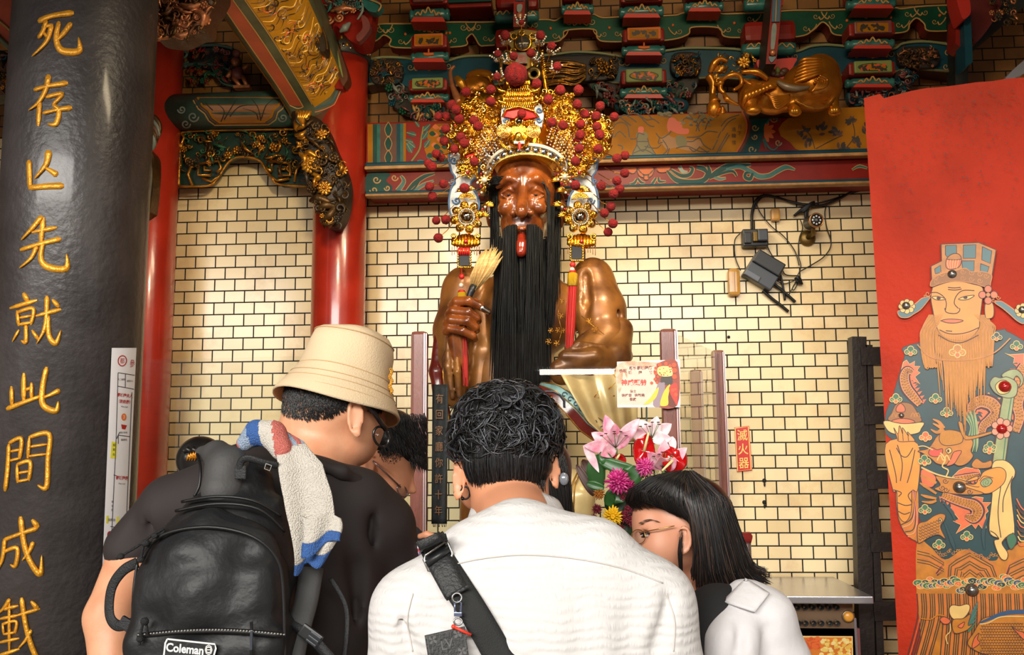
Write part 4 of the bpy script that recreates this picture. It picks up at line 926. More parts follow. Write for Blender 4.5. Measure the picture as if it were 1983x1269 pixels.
inset(748, 168, 796, 222, YR+.02, 26, [GREY, PURP, GREEN, NAVY], 'leafy carved bracket curling under the left painted blocks', 16, outline=[(748,168),(790,168),(800,205),(796,222),(778,218),(756,200)], rmax=10)
inset(1140, 158, 1200, 206, YR+.02, 34, [GREY, PURP, GREEN, REDP], 'carved bird-head bracket left of the middle painted blocks', 17, outline=[(1138,158),(1180,160),(1202,170),(1200,206),(1176,200),(1150,178)], rmax=10)
inset(1290, 156, 1352, 206, YR+.02, 34, [GREY, PURP, GREEN, NAVY], 'carved leaf bracket right of the middle painted blocks', 18, outline=[(1292,160),(1340,150),(1354,152),(1340,185),(1300,206),(1290,200)], rmax=10)
inset(1732, 136, 1776, 186, YR+.02, 30, [GREY, PURP, NAVY], 'dark carved leaf bracket above the red door', 19, outline=[(1735,140),(1770,136),(1776,145),(1764,170),(1745,186),(1730,180)], rmax=9)
inset(796, 202, 864, 236, YR-.03, 40, [TEAL, TEAL, CREAM, PURP], 'carved teal cloud cluster under the left painted blocks', 20, ground=NAVY, rmin=5, rmax=11)
inset(1190, 190, 1334, 218, YR-.03, 80, [TEAL, GREY, PURP, COPP, NAVY], 'carved cloud cluster on the lintel under the middle painted blocks', 21, ground=NAVY, rmin=5, rmax=11)
inset(1640, 166, 1735, 206, YR-.01, 50, [NAVY, GREY, PURP, BRN], 'dim carved cloud cluster beside the top corner of the red door', 22, ground=NAVY, rmin=5, rmax=10)

# ---- painted bracket blocks
def block(cx, y0, w, h, style, label, Y=4.40, dk=0):
    """red block with framed panel, glazed cushion and red foot"""
    s = MPX(Y); t = thing('bracket_block', label, 'bracket block', P(cx, y0+h, Y), 'painted bracket blocks')
    hp = h*.5; c = lambda px, py, dy=0: P(px, py, Y+dy)
    m = MB(); a = c(cx, y0+hp/2); m.bbox((a.x, Y+.075, a.z), (w*1.14*s, .13, hp*s*1.02), REDP, .012); m.build('body', t)
    m = MB(); m.bbox((a.x, Y, a.z), (w*.92*s, .02, hp*.96*s), [ORNG, OLIVE, PURP][style], .008)
    fp = c(cx, y0+hp/2, -.011); f = yf(Y-.0115)
    if style == 1:
        patch(m, [(cx+w*.36*math.cos(k*PI/8)*(1), y0+hp/2+hp*.3*math.sin(k*PI/8)) for k in range(16)], f, GREEN, False)
        patch(m, [(cx+w*.33*math.cos(k*PI/8), y0+hp/2+hp*.24*math.sin(k*PI/8)) for k in range(16)], yf(Y-.012), OCHRE, False)
    else: patch(m, [(cx-w*.38, y0+hp*.16), (cx+w*.38, y0+hp*.16), (cx+w*.38, y0+hp*.8), (cx-w*.38, y0+hp*.8)], f, OCHRE, False)
    g = random.Random(int(cx+y0*7))
    for i in range(22):
        x, y, d = cx+g.uniform(-.3, .3)*w, y0+hp*g.uniform(.3, .7), g.uniform(0, 6.28); r = w*.06
        patch(m, [(x-r*math.cos(d), y-r*math.sin(d)), (x-r*.5*math.sin(d), y+r*.5*math.cos(d)), (x+r*math.cos(d), y+r*math.sin(d)), (x+r*.5*math.sin(d), y-r*.5*math.cos(d))], yf(Y-.0125), [DKL, REDC, DKL][i % 3] if style == 1 else DKL)
    m.build('panel', t)
    m = MB(); p = c(cx, y0+hp+h*.2); r = h*.19*s; hw = w*.6*s
    m.lathe((p.x, Y+.05, p.z), [(r*.3, -hw), (r*.8, -hw*.98), (r*.95, -hw*.88), (r*.75, -hw*.8), (r, -hw*.7), (r, hw*.7), (r*.75, hw*.8), (r*.95, hw*.88), (r*.8, hw*.98), (r*.3, hw)], LTEAL, n=20, axis=(1, 0, 0))
    zz = [(cx-w*.36, .1), (cx-w*.28, .02), (cx-w*.22, .1), (cx-w*.15, -.04), (cx-w*.08, .04), (cx, -.12), (cx+w*.08, .04), (cx+w*.15, -.04), (cx+w*.22, .1), (cx+w*.28, .02), (cx+w*.36, .1)]
    if style != 0: ptube(m, [(x, y0+hp+h*.22+dy*h) for x, dy in zz], 2.0, Y+.05-r, CREAM, n=5)
    else: ptube(m, [(cx-w*.15, y0+hp+h*.22), (cx, y0+hp+h*.24), (cx+w*.15, y0+hp+h*.22)], [3, 4, 3], Y+.05-r, ORNG, n=6); ptube(m, [(cx, y0+hp+h*.05), (cx, y0+hp+h*.2)], 2, Y+.05-r, ORNG, n=6, smooth=False)
    m.build('cushion', t)
    m = MB(); p0 = [c(cx-w*.4, y0+hp+h*.37, .02), c(cx+w*.4, y0+hp+h*.37, .02), c(cx+w*.48, y0+h, .02), c(cx-w*.48, y0+h, .02)]
    m.prism(p0, (0, .1, 0), mat((186, 52, 34), .45, 0, 'red_foot')); m.build('foot', t)
BL = [(830,64,66,56,0,'upper painted block left of the crown, orange panel of flowers'), (828,150,70,48,1,'lower painted block left of the crown, oval flower panel'),
      (1247,52,74,55,0,'upper painted block right of the crown, olive panel of flowers'), (1247,132,80,58,1,'lower painted block right of the crown, gilt oval panel'),
      (1690,40,80,54,2,'dim painted block above the red door corner, landscape panel'), (1690,117,80,52,1,'dim lower painted block touching the red door corner'),
      (829,-28,70,70,2,'topmost painted block cut by the frame, above the flowers block left of the crown'), (1118,-32,56,60,1,'topmost painted block just right of the crown tip'),
      (1243,-30,76,64,1,'topmost painted block above the right upper block'), (1365,-34,66,56,1,'topmost painted block left of the hanging red bracket'), (1692,-40,82,56,1,'topmost painted block far right near the dark corner')]
for b in BL: block(*b)
# half-hidden plain blocks behind crown tip and hanging bracket
def plain(cx, y0, w, h, label, Y=4.38):
    s = MPX(Y); t = thing('bracket_block', label, 'bracket block', P(cx, y0+h, Y), 'painted bracket blocks'); a = P(cx, y0+h*.33, Y)
    m = MB(); m.bbox((a.x, Y+.07, a.z), (w*s, .14, h*.66*s), REDP, .03); m.build('body', t)
    m = MB(); p = P(cx, y0+h*.78, Y); r = h*.2*s; hw = w*.52*s
    m.lathe((p.x, Y+.05, p.z), [(r*.3, -hw), (r*.85, -hw*.97), (r, -hw*.8), (r, hw*.8), (r*.85, hw*.97), (r*.3, hw)], LTEAL, n=18, axis=(1, 0, 0))
    for q in (-1, 1):
        ptube(m, [(cx+q*w*.44, y0+h*.86), (cx+q*w*.36, y0+h*.74), (cx+q*w*.3, y0+h*.84), (cx+q*w*.22, y0+h*.72), (cx+q*w*.14, y0+h*.82)], 1.8, Y+.05-r, CREAM, n=5)
    m.build('cushion', t)
plain(1000, 50, 90, 66, 'plain red block hidden behind the crown tip'); plain(1492, 36, 104, 66, 'plain red block behind the hanging red bracket'); plain(1000, -24, 88, 62, 'topmost red block behind the crown tip')
plain(1478, -46, 70, 60, 'topmost block beside the hanging red bracket')
# long flat top beams glimpsed at the frame top
mb = MB(); a, b = P(868, -4, 4.46), P(952, 12, 4.46); mb.bbox(((a.x+b.x)/2, 4.53, (a.z+b.z)/2), (b.x-a.x, .14, a.z-b.z), REDP, .01)
a2 = P(868, -3, 4.45); mb.bbox(((a.x+b.x)/2, 4.45, P(900, 2, 4.45).z), (b.x-a.x, .02, .02), TEAL, .006); mb.build('tie_board', label='red and teal tie board at the top between two blocks left of the crown', cat='board')
# hanging red brackets at the top
def drop(cx, ytop, ybot, w, Y, label, nm='hanging_bracket', lean=-8):
    t = thing(nm, label, 'hanging bracket', P(cx, ybot, Y)); s = MPX(Y)
    m = MB(); yy = [ytop+(ybot-ytop)*k for k in (0, .3, .31, .55, .56, .85, 1.0)]
    xs = [cx+lean*k for k in (0, .3, .31, .55, .56, .85, 1.0)]
    fr = [(x-w/2, y) for x, y in zip(xs, yy)] + [(x+w/2*(1 if i < 2 else .8), y) for i, (x, y) in reversed(list(enumerate(zip(xs, yy))))]
    m.prism([P(x, y, Y) for x, y in fr], (0, .22, 0), REDP, mat((52, 40, 32), .5, 0, 'dark_side')); m.build('arm', t)
    m = MB(); p = (ytop+ybot)/2
    plate(m, [(cx+lean*.3-w*.36, ytop+(ybot-ytop)*.2), (cx+lean*.3+w*.36, ytop+(ybot-ytop)*.2), (cx+lean*.5+w*.34, p), (cx+lean*.5-w*.36, p)], Y-.008, .012, mat((52, 84, 104), .35, 0, 'slate_blue'), smooth=False)
    ptube(m, [(cx+lean*.4, ytop+(ybot-ytop)*.24), (cx+lean*.5, p)], 1.4, Y-.012, CREAM, n=5, smooth=False)
    plate(m, [(cx+lean*.65-w*.2, p+8), (cx+lean*.65+w*.2, p+8), (cx+lean*.8+w*.1, ybot-30), (cx+lean*.8-w*.2, ybot-30)], Y-.008, .012, GREY)
    c = P(cx+lean*.85, ybot-22, Y-.014); m.ell(c, (.016, .012, .016), COPP, n=10)
    plate(m, [(cx+lean*.9-w*.3, ybot-14), (cx+lean*.9+w*.3, ybot-14), (cx+lean, ybot-3)], Y-.008, .01, mat((90, 110, 120), .35, 0, 'slate_grey')); m.build('carved_front', t)
    return t
drop(1510, -40, 124, 22, 4.15, 'slim red hanging bracket in front of blocks above the gilded elephant', lean=-16)
drop(1008, -50, 52, 24, 4.1, 'slim red hanging bracket above the crown tip', lean=-2)
mb = MB(); plate(mb, [(1465,118),(1490,116),(1540,112),(1538,125),(1525,148),(1505,156),(1480,150)], 4.36, .08, mat((190, 46, 34), .45, 0, 'red_tile'))
for k in range(5): q = .3+k*.62; mb.ell(P(1506+14*math.cos(q), 134+10*math.sin(q), 4.355), (.022, .008, .016), BRN, n=8)
mb.ell(P(1506, 136, 4.35), (.012, .01, .018), OLIVE, n=8); mb.build('flower_block', label='red block with brown lotus petals behind the gilded elephant', cat='bracket block')
# ================================================================== left bay: painted beams and carved brackets
# ---- painted tie beam running from the front of the hall to the banded column
ST = [(3.40, [(404,-12),(418,-4),(452,-4),(468,-8),(520,-40),(560,-95),(545,-170),(400,-170)]),
      (3.75, [(455,66),(470,74),(508,74),(523,70),(567,42),(600,-5),(590,-70),(450,-70)]),
      (4.10, [(513,148),(528,156),(560,156),(574,152),(612,130),(640,86),(632,20),(510,20)]),
      (4.28, [(545,194),(558,203),(590,206),(604,202),(636,180),(662,140),(655,80),(545,80)]),
      (4.40, [(575,246),(590,262),(622,270),(640,268),(668,246),(684,212),(678,150),(575,150)]),
      (4.45, [(600,280),(620,300),(645,306),(662,302),(680,286),(688,250),(684,200),(600,200)])]
def st_at(v, k):
    """v along the beam 0..1, k fractional position round the section -> world"""
    t = v*(len(ST)-1); i = min(int(t), len(ST)-2); f = t-i; Y = ST[i][0]*(1-f)+ST[i+1][0]*f
    def pt(s):
        a = s[1]; n = len(a); j = int(k) % n; g = k-int(k); p, q = a[j], a[(j+1) % n]
        return (p[0]+(q[0]-p[0])*g, p[1]+(q[1]-p[1])*g)
    p, q = pt(ST[i]), pt(ST[i+1])
    A, B = P(*p, ST[i][0]), P(*q, ST[i+1][0])
    return A.lerp(B, f)
BEAMG = mat((88, 92, 66), .45, 0, 'beam_border', var=.4, vscale=9); PANR = mat((196, 82, 46), .45, 0, 'red_panel', var=.25, vscale=6)
GLDP = mat((206, 146, 30), .35, .2, 'gold_ground', var=.3, vscale=7)
mb = MB()
NV, NK = 41, 32
vs = [st_at(i/(NV-1), j*8/NK) for i in range(NV) for j in range(NK)]
mb.add(vs, [(i*NK+j, (i+1)*NK+j, (i+1)*NK+(j+1) % NK, i*NK+(j+1) % NK) for i in range(NV-1) for j in range(NK)], BEAMG)
# extension towards the courtyard
e0 = [st_at(0, j*8/NK) for j in range(NK)]; d = (st_at(0, 0)-st_at(.2, 0)).normalized()*2.0
mb.add(e0 + [p + d for p in e0], [(j, (j+1) % NK, NK+(j+1) % NK, NK+j) for j in range(NK)], BEAMG)
cB = sum((st_at(.5, j) for j in range(8)), Vector())/8
def bm_(v, k, o=.0015):
    p = st_at(max(0, min(1, v)), k); c = sum((st_at(max(0, min(1, v)), j) for j in range(8)), Vector())/8
    return p + (p-c).normalized()*o
def bstrip(v0, v1, k0, k1, m, o=.0015, n=14):
    vs = [bm_(v0+(v1-v0)*i/n, k0+(k1-k0)*j/6, o) for i in range(n+1) for j in range(7)]
    mb.add(vs, [(i*7+j, (i+1)*7+j, (i+1)*7+j+1, i*7+j+1) for i in range(n) for j in range(6)], m, True)
bstrip(0, .6, 1.15, 1.9, PANR); bstrip(0, .62, 3.05, 4.9, GLDP); bstrip(0, 1, .0, .25, OCHRE); bstrip(.66, 1, 2.6, 5, BRN)
def bst(pts, w, m, o=.003):
    q = catmull([(a, b, 0) for a, b in pts], 5) if len(pts) > 2 else [Vector((*p, 0)) for p in pts]
    L = [bm_(p.x, p.y, o) for p in q]; out = []; n = len(L); ws = interp(w if hasattr(w, '__len__') else [w], n)
    for i in range(n):
        t = L[min(i+1, n-1)]-L[max(i-1, 0)]; nn = (CAM-L[i]).normalized(); a = t.cross(nn).normalized()*ws[i]*.00105
        out += [L[i]+a, L[i]-a]
    mb.add(out, [(2*i, 2*i+1, 2*i+3, 2*i+2) for i in range(n-1)], m, False)
for a, b in ((0, 1.13), (0, 1.93), (0, 3.02)): bst([(0, b), (.3, b), (.6, b)], 2.2, CREAM)
bst([(.6, 1.13), (.615, 1.5), (.6, 1.93)], 2.2, CREAM); bst([(.62, 3), (.645, 4), (.62, 4.9)], 4, NAVY); bst([(.64, 2.9), (.665, 4), (.64, 5)], 2, ORNG)
g = random.Random(12)
for i in range(95):                                  # swirling waves and dragon lines
    v = g.uniform(.01, .6); k = g.uniform(3.15, 4.75); r = g.uniform(.02, .05); a0 = g.uniform(0, 6.3); f = g.choice((-1, 1)); tn = g.uniform(.35, 1.0)
    pts = []
    for j in range(9):
        a = a0+f*tn*6.28*j/8; rr = r*(1-.65*j/8); pts.append((v+rr*.55*math.cos(a), max(3.1, min(4.85, k+rr*6*math.sin(a)))))
    bst(pts, [.6, 2.6, 1.2], [DKL, DKL, BRN, CREAM, mat((232, 184, 84), .4, 0)][i % 5] if i % 7 else DO, .003+.00003*i)
for i in range(26):
    v = .04+i*.022; bst([(v, 3.1), (v+.02, 3.5+.1*math.sin(i)), (v-.01, 3.9), (v+.02+.01*math.sin(i*2), 4.3), (v, 4.8)], [.8, 2, 1.4], [DKL, mat((236, 190, 90), .4, 0), BRN][i % 3], .0025)
for i in range(14):
    v = .7+i*.021; bst([(v, 2.7), (v+.04, 3.3), (v, 3.8), (v+.05, 4.6)], [.6, 3, .6], [GREY, REDP, TEAL, CREAM][i % 4], .003)
mb.build('painted_beam', label='long painted beam with red underside and golden swirl panel slanting down to banded column', cat='beam')

# ---- round beam over the left bay
YBm = 4.45
def cylx(cy, cz, r):
    def f(px, py):
        d = ray(px, py); oy, oz = CAM.y-cy, CAM.z-cz; a = d.y**2+d.z**2; b = oy*d.y+oz*d.z; c = oy*oy+oz*oz-r*r
        return CAM + d*((-b-math.sqrt(max(b*b-a*c, 0)))/a)
    return f
cb = P(450, 214, YBm); rb = 37*MPX(YBm)
BRNG = mat((150, 98, 46), .3, 0, 'varnished_brown_panel', var=.25, vscale=6, coat=.4)
mb = MB(); xl_, xr_ = P(334, 214, YBm).x, P(606, 214, YBm).x
mb.lathe((0, YBm, cb.z), [(rb, xl_), (rb, xr_)], mat((58, 84, 74), .45, 0, 'green_beam_paint', var=.4, vscale=9), n=40, axis=(1, 0, 0))
_cc = [0]
def cf(k):
    _cc[0] += 1; return cylx(YBm, cb.z, rb+.0008*k+_cc[0]*1e-5)
patch(mb, [(382,188),(392,205),(404,214),(412,228),(424,237),(512,236),(526,226),(530,212),(540,204),(546,188)], cf(2), BRNG, False, 1)
o_ = [(382,188),(392,205),(404,214),(412,228),(424,237),(512,236),(526,226),(530,212),(540,204),(546,188)]
ribbon(mb, o_, 3.5, cf(3), OCHRE, False); ribbon(mb, [(x+(4 if x > 450 else -4), y+3) for x, y in o_], 2, cf(3), PURP, False); ribbon(mb, [(x+(8 if x > 450 else -8), y+6) for x, y in o_], 2.4, cf(3), CREAM, False)
for cx, cy, r, f in ((374,226,11,1),(548,228,9,-1),(360,240,9,1),(352,212,8,-1),(566,222,8,1)): ribbon(mb, spiral(cx, cy, r, 1.4, 0, f, 16), 3, cf(4), GREY)
for pts in ([(428,236),(434,215),(420,200)], [(434,232),(450,205),(460,190)], [(505,234),(500,210),(488,192)], [(506,230),(515,205),(530,192)], [(500,232),(494,218),(470,210)], [(412,214),(402,204),(398,198)], [(445,226),(465,206),(500,204)]): ribbon(mb, pts, [2.4, 1.8, .6], cf(4), DKL)
mb.build('round_beam', label='round painted beam with brown bamboo panel spanning the left tiled bay', cat='beam')

# ---- openwork fretwork spandrel under it
YFr = 4.5
t = thing('fretwork_spandrel', 'gilt openwork carving with square scroll ends under the round beam', 'carving', P(460, 250, YFr))
out = [(343,249),(600,249),(604,362),(548,362),(536,356),(524,342),(512,328),(505,316),(492,309),(462,306),(446,312),(438,322),(430,336),(420,348),(404,360),(343,363)]
mb = MB(); plate(mb, out, YFr+.03, .02, mat((14, 46, 34), .5, 0, 'dark_green_back'), smooth=False); mb.build('back_panel', t)
mb = MB()
ptube(mb, [(346,361),(402,360),(420,347),(438,320),(448,310),(464,304),(490,306),(506,314),(514,328),(526,343),(540,357),(600,361)], 2.6, YFr, GILT, n=6, seg=4)
ptube(mb, [(346,361),(348,300),(356,268),(372,254),(600,250)], 3.2, YFr, GILT, n=6)
for pts in ([(384,318),(384,340),(408,340),(410,330),(396,330),(396,322)], [(384,318),(424,312),(428,326),(420,334)], [(392,346),(410,352),(428,338)], [(560,316),(518,312),(516,326),(526,332)], [(560,316),(562,340),(540,340),(538,328),(552,328),(552,322)], [(560,346),(536,350),(520,338)], [(372,358),(364,338),(372,318)], [(570,352),(574,330),(584,318)]):
    ptube(mb, pts, 3.0, YFr, GILT, n=6, smooth=False)
def insp(x, y): return (y < 312 if 430 < x < 510 else y < 332) and y > 252 and x > 350
carve(mb, 350, 252, 596, 330, YFr+.03, 190, [GILT, GILT, DGILT, DGILT, mat((30, 84, 54), .5, 0, 'leaf_green')], 4, 10, insp, 18, 31)
mb.build('scrollwork', t)

# ---- hanging carved corner bracket with golden flowers
YC = 4.2
t = thing('corner_bracket', 'dark hanging carved bracket with golden lotus flowers before the red banded column', 'carving', P(630, 430, YC))
cbp = [(566,216),(600,222),(628,240),(650,290),(668,330),(674,364),(668,410),(655,436),(640,440),(626,430),(612,400),(600,370),(588,330),(576,290),(568,250)]
mb = MB(); boss(mb, cbp, YC, .1, mat((40, 30, 22), .5, .2, 'dark_carved_wood', bump=.5, bscale=40), 26)
carve(mb, 580, 228, 672, 436, YC-.04, 150, [DGILT, DGILT, DKL, GILT, mat((50, 36, 26), .5, .2, 'dark_leaf')], 5, 12, inpoly(cbp), 22, 32); mb.build('body', t)
def flower(mb, cx, cy, r, Y, m, n=9, w=20, rings=2):
    s = MPX(Y); c = P(cx, cy, Y-w*s)
    for q in range(rings):
        for j in range(n):
            a = 2*PI*(j+.5*q)/n; rr = r*(1-.42*q)
            R_ = Matrix.Rotation(-a, 3, 'Y')
            mb.ell(c + Vector((math.cos(a)*rr*.62*s, -.1*q*r*s, math.sin(a)*rr*.62*s)), (rr*.42*s, rr*.14*s, rr*.24*s), m, n=8, rot=R_)
    mb.ell(c + Vector((0, -.25*r*s, 0)), r*.24*s, m, n=10)
mb = MB(); flower(mb, 602, 318, 20, YC, GOLDP, 12, 34, 3); mb.build('lotus_flower', t, label='large golden lotus')
mb = MB(); flower(mb, 582, 280, 11, YC, GOLDP, 5, 30); flower(mb, 594, 272, 10, YC, GOLDP, 5, 32); mb.build('blossom', t)
mb = MB(); flower(mb, 628, 364, 16, YC, GILT, 10, 34, 3); mb.build('lotus_flower', t); mb = MB(); flower(mb, 622, 260, 13, YC, GILT, 8, 34, 2); mb.build('lotus_flower', t); mb = MB(); flower(mb, 664, 330, 11, YC, GILT, 8, 26, 2); mb.build('lotus_flower', t)
def leaf_part(nm, pts, r, m=GOLDP):
    q = MB(); ptube(q, pts, r, YC, m, n=7); return q.build(nm, t)
mb = MB()
for k in range(5): ptube(mb, [(572, 240+k*3, 26), (578+k*4, 226, 34), (574+k*7, 216, 30)], [5, 6, 3], YC, GOLDP, n=6)
for pts in ([(576,250,30),(586,244,34),(582,236,34)], [(572,262,28),(584,262,34),(592,254,32)], [(590,300,34),(600,296,36),(612,304,36)], [(606,352,36),(616,344,38),(606,336,40)], [(580,296,28),(590,306,34),(588,318,34)]): leaf_part('gilt_leaf', pts, [3, 7, 3])
for pts in ([(612,412,26),(630,398,36),(660,404,24)], [(620,428,24),(640,416,34),(662,380,20)], [(640,436,20),(656,400,26),(670,368,12)], [(600,390,26),(616,384,34),(640,392,34)]): leaf_part('dark_leaf', pts, [3, 9, 3], DGILT)
mb.build('leaf_crest', t, label='upright golden leaf crest')

# ---- little carved guardian and bracket on the dark upper wall
t = thing('carved_bracket', 'small dim bracket with a carved figure on the upper wall of the left bay', 'carving', P(450, 170, 4.5))
mb = MB(); YV = 4.56
for pts, w in (([(350,96),(380,90),(420,88),(450,94)], 4), ([(352,128),(380,124),(420,126),(452,140)], 4), ([(350,96),(362,104),(356,112),(350,104)], 3), ([(352,128),(364,120),(358,132)], 3), ([(410,128),(430,160),(460,168)], 3)): ptube(mb, pts, w, YV, mat((52, 76, 70), .5, 0, 'dim_teal'), n=6)
plate(mb, [(372,92),(452,92),(462,166),(430,160),(408,132),(374,122)], YV+.01, .05, BLACK)
carve(mb, 372, 94, 456, 160, YV-.005, 70, [PURP, DGILT, GREEN, BRN, REDP], 4, 8, None, 12, 33); mb.build('scroll_panel', t)
mb = MB(); c = lambda x, y, w=24: P(x, y, YV - w*MPX(YV)); s = MPX(YV)
mb.ell(c(456, 120), (9*s, 8*s, 10*s), COPP, n=10); mb.ell(c(458, 104), (9*s, 7*s, 9*s), PURP, n=10); mb.ell(c(460, 142), (13*s, 9*s, 14*s), PURP, n=10)
for a, b in (((452,150),(466,168)), ((470,148),(478,168)), ((448,138),(440,150)), ((472,134),(482,126))): ptube(mb, [(*a, 24), (*b, 26)], [5, 4], YV, COPP, n=7, smooth=False)
mb.box(c(470, 170), (34*s, .04, 6*s), COPP); mb.build('figure', t)

# ---- carved flower cluster hanging by the pillar, top left
YQ = 3.3
cq = [(292,-30),(420,-30),(418,6),(402,30),(398,56),(376,62),(352,74),(330,76),(300,70),(292,50)]
t = thing('flower_carving', 'copper-gilt carved flower cluster at the top beside the dark pillar', 'carving', P(350, 70, YQ))
mb = MB(); boss(mb, cq, YQ, .1, mat((70, 44, 28), .5, .3, 'dark_copper_wood', bump=.4, bscale=50), 20); carve(mb, 296, -20, 412, 70, YQ-.035, 130, [COPP, COPP, DGILT, BRN], 5, 12, inpoly(cq), 20, 34); mb.build('body', t)
mb = MB(); flower(mb, 349, 50, 19, YQ, COPP, 9, 34, 3); mb.build('blossom', t); mb = MB(); flower(mb, 300, 40, 15, YQ, COPP, 8, 30, 2); mb.build('blossom', t)
mb = MB()
for pts in ([(372,20,30),(394,30,36),(388,56,30)], [(330,62,32),(350,70,36),(372,60,32)], [(296,60,30),(310,70,34),(330,72,30)], [(350,8,32),(370,14,36),(400,4,30)], [(380,46,32),(396,40,30),(404,26,24)]): ptube(mb, pts, [3, 8, 3], YQ, COPP, n=7)
mb.build('leaf', t)
# left of the pillar: beam end and carved corner
mb = MB(); plate(mb, [(-40,-20),(34,-20),(34,60),(30,100),(-40,32)], 3.5, .2, PANR, smooth=False); ptube(mb, [(-40,36),(30,104)], 6, 3.49, BEAMG, n=6, smooth=False); ptube(mb, [(-40,6),(34,72)], 3, 3.49, CREAM, n=6, smooth=False)
mb.build('beam_end', label='short painted beam end left of the dark pillar, cut by the frame', cat='beam')
t = thing('corner_bracket', 'dark carved bracket left of the dark pillar, cut by the frame', 'carving', P(8, 180, 4.0))
mb = MB(); cl = [(-40,100),(22,106),(20,150),(16,180),(-2,186),(-40,180)]; boss(mb, cl, 4.1, .1, mat((40, 36, 30), .5, .2, 'dark_carved_wood2', bump=.5, bscale=40), 14); carve(mb, -20, 104, 20, 182, 4.06, 36, [DGILT, NAVY, BRN, GILT], 5, 10, inpoly(cl), 14, 35); mb.build('body', t)
t = thing('corner_bracket', 'dim striped bracket end between dark pillar and red column', 'carving', P(290, 280, 4.2))
mb = MB()
for k in range(5): ptube(mb, [(272,222+k*9,10),(298-k,226+k*9,16),(310-k*3,250+k*8,10),(296-k*3,284+k*3,4)], [4, 5, 4], 4.26, [DGILT, GREY, BRN][k % 3], n=6)
plate(mb, [(270,290),(294,296),(298,330),(292,400),(286,412),(270,412)], 4.26, .08, DGILT); ptube(mb, [(288,300,4),(292,340,4),(286,404,4)], 3, 4.25, GREY, n=6); mb.build('scroll', t)

# ---- carved brackets above the banded column
t = thing('carved_bracket', 'red and green carved bracket cluster above the studded band of the column', 'carving', P(660, 80, 4.2))
mb = MB(); plate(mb, [(606,-40),(720,-40),(722,20),(716,60),(706,84),(680,80),(650,50),(640,78),(608,60)], 4.2, .12, REDP); plate(mb, [(700,30),(712,36),(716,56),(696,80),(690,70),(702,54)], 4.14, .04, PURP)
plate(mb, [(700,-10),(738,6),(732,22),(716,22),(704,10)], 4.15, .05, LTEAL); ptube(mb, [(700,-6),(736,8),(732,22)], 2, 4.145, CREAM, n=5); mb.build('body', t)
mb = MB(); carve(mb, 632, -6, 700, 22, 4.18, 50, [GREY, LTEAL, COPP, DKL], 5, 10, None, 26, 36)
for cx, cy, r, f in ((637,38,9,1),(657,34,9,-1)): ptube(mb, [(a, b, 26) for a, b in spiral(cx, cy, r, 1.5, 0, f, 16)], [2.6, 3.2], 4.2, COPP, n=6, smooth=False)
ptube(mb, [(658,62,30),(668,54,34),(678,44,30)], [2, 8, 2], 4.2, GREY, n=7); ptube(mb, [(640,22,30),(664,16,34),(688,18,30)], [2, 7, 1], 4.2, COPP, n=7); ptube(mb, [(700,0,24),(702,20,24),(692,38,24)], [2, 3, 2], 4.2, GREY, n=6); mb.build('leaves', t)
t = thing('carved_strut', 'gilt carved bark strut hanging beside the golden swirl beam', 'carving', P(620, 95, 4.0))
mb = MB(); plate(mb, [(578,-30),(606,-30),(614,30),(628,70),(630,96),(622,98),(606,80),(594,50),(582,20)], 3.98, .08, DKL)
g = random.Random(9)
for i in range(60):
    v = g.random(); x = 590+v*32+g.uniform(-11, 9)*(1-.5*v); y = -20+v*112; ptube(mb, [(x-2, y-8, 4), (x, y, 10), (x+4, y+9, 4)], [.8, 2.4, .8], 3.98, [GILT, DGILT, GILT, DKL][i % 4], n=5)
ptube(mb, [(606,-30,4),(616,30,4),(630,70,4),(634,96,4)], 2.5, 3.97, DGILT, n=6); mb.build('carving_relief', t)
t = thing('side_brace', 'red and brown diagonal brace between golden swirl beam and column band', 'brace', P(650, 160, 4.3))
mb = MB(); plate(mb, [(620,96),(634,98),(668,160),(664,172),(650,172),(618,110)], 4.28, .08, REDP, smooth=False); plate(mb, [(630,74),(646,70),(672,140),(668,162),(660,158)], 4.26, .08, BRN); ptube(mb, [(640,78,4),(650,100,4),(664,150,4)], [2, 5, 1], 4.25, OLIVE, n=6); mb.build('brace_body', t)

# ---- dark corner at top right
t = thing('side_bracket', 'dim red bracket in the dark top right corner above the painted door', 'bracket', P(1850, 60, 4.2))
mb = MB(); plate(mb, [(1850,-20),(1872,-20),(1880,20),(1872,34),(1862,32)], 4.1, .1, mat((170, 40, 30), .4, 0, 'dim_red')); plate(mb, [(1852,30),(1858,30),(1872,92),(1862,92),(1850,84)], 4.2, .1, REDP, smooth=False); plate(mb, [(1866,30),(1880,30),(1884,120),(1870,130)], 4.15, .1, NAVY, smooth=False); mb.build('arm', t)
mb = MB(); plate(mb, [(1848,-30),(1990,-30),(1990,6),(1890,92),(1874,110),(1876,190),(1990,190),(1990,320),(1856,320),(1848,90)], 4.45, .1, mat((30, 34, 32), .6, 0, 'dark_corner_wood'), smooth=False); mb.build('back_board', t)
mb = MB(); plate(mb, [(1876,-20),(1935,-20),(1940,6),(1920,46),(1892,80),(1880,60)], 4.3, .1, mat((92, 30, 26), .45, 0, 'dark_red')); carve(mb, 1918, -6, 1966, 46, 4.25, 26, [DGILT, COPP, DKL], 4, 9, None, 14, 37); mb.build('carved_front', t); mb = MB(); plate(mb, [(1948,150),(1990,112),(1990,136),(1962,152)], 4.0, .05, mat((130, 130, 140), .4, 0, 'grey_cloth')); mb.build('grey_cloth', t)

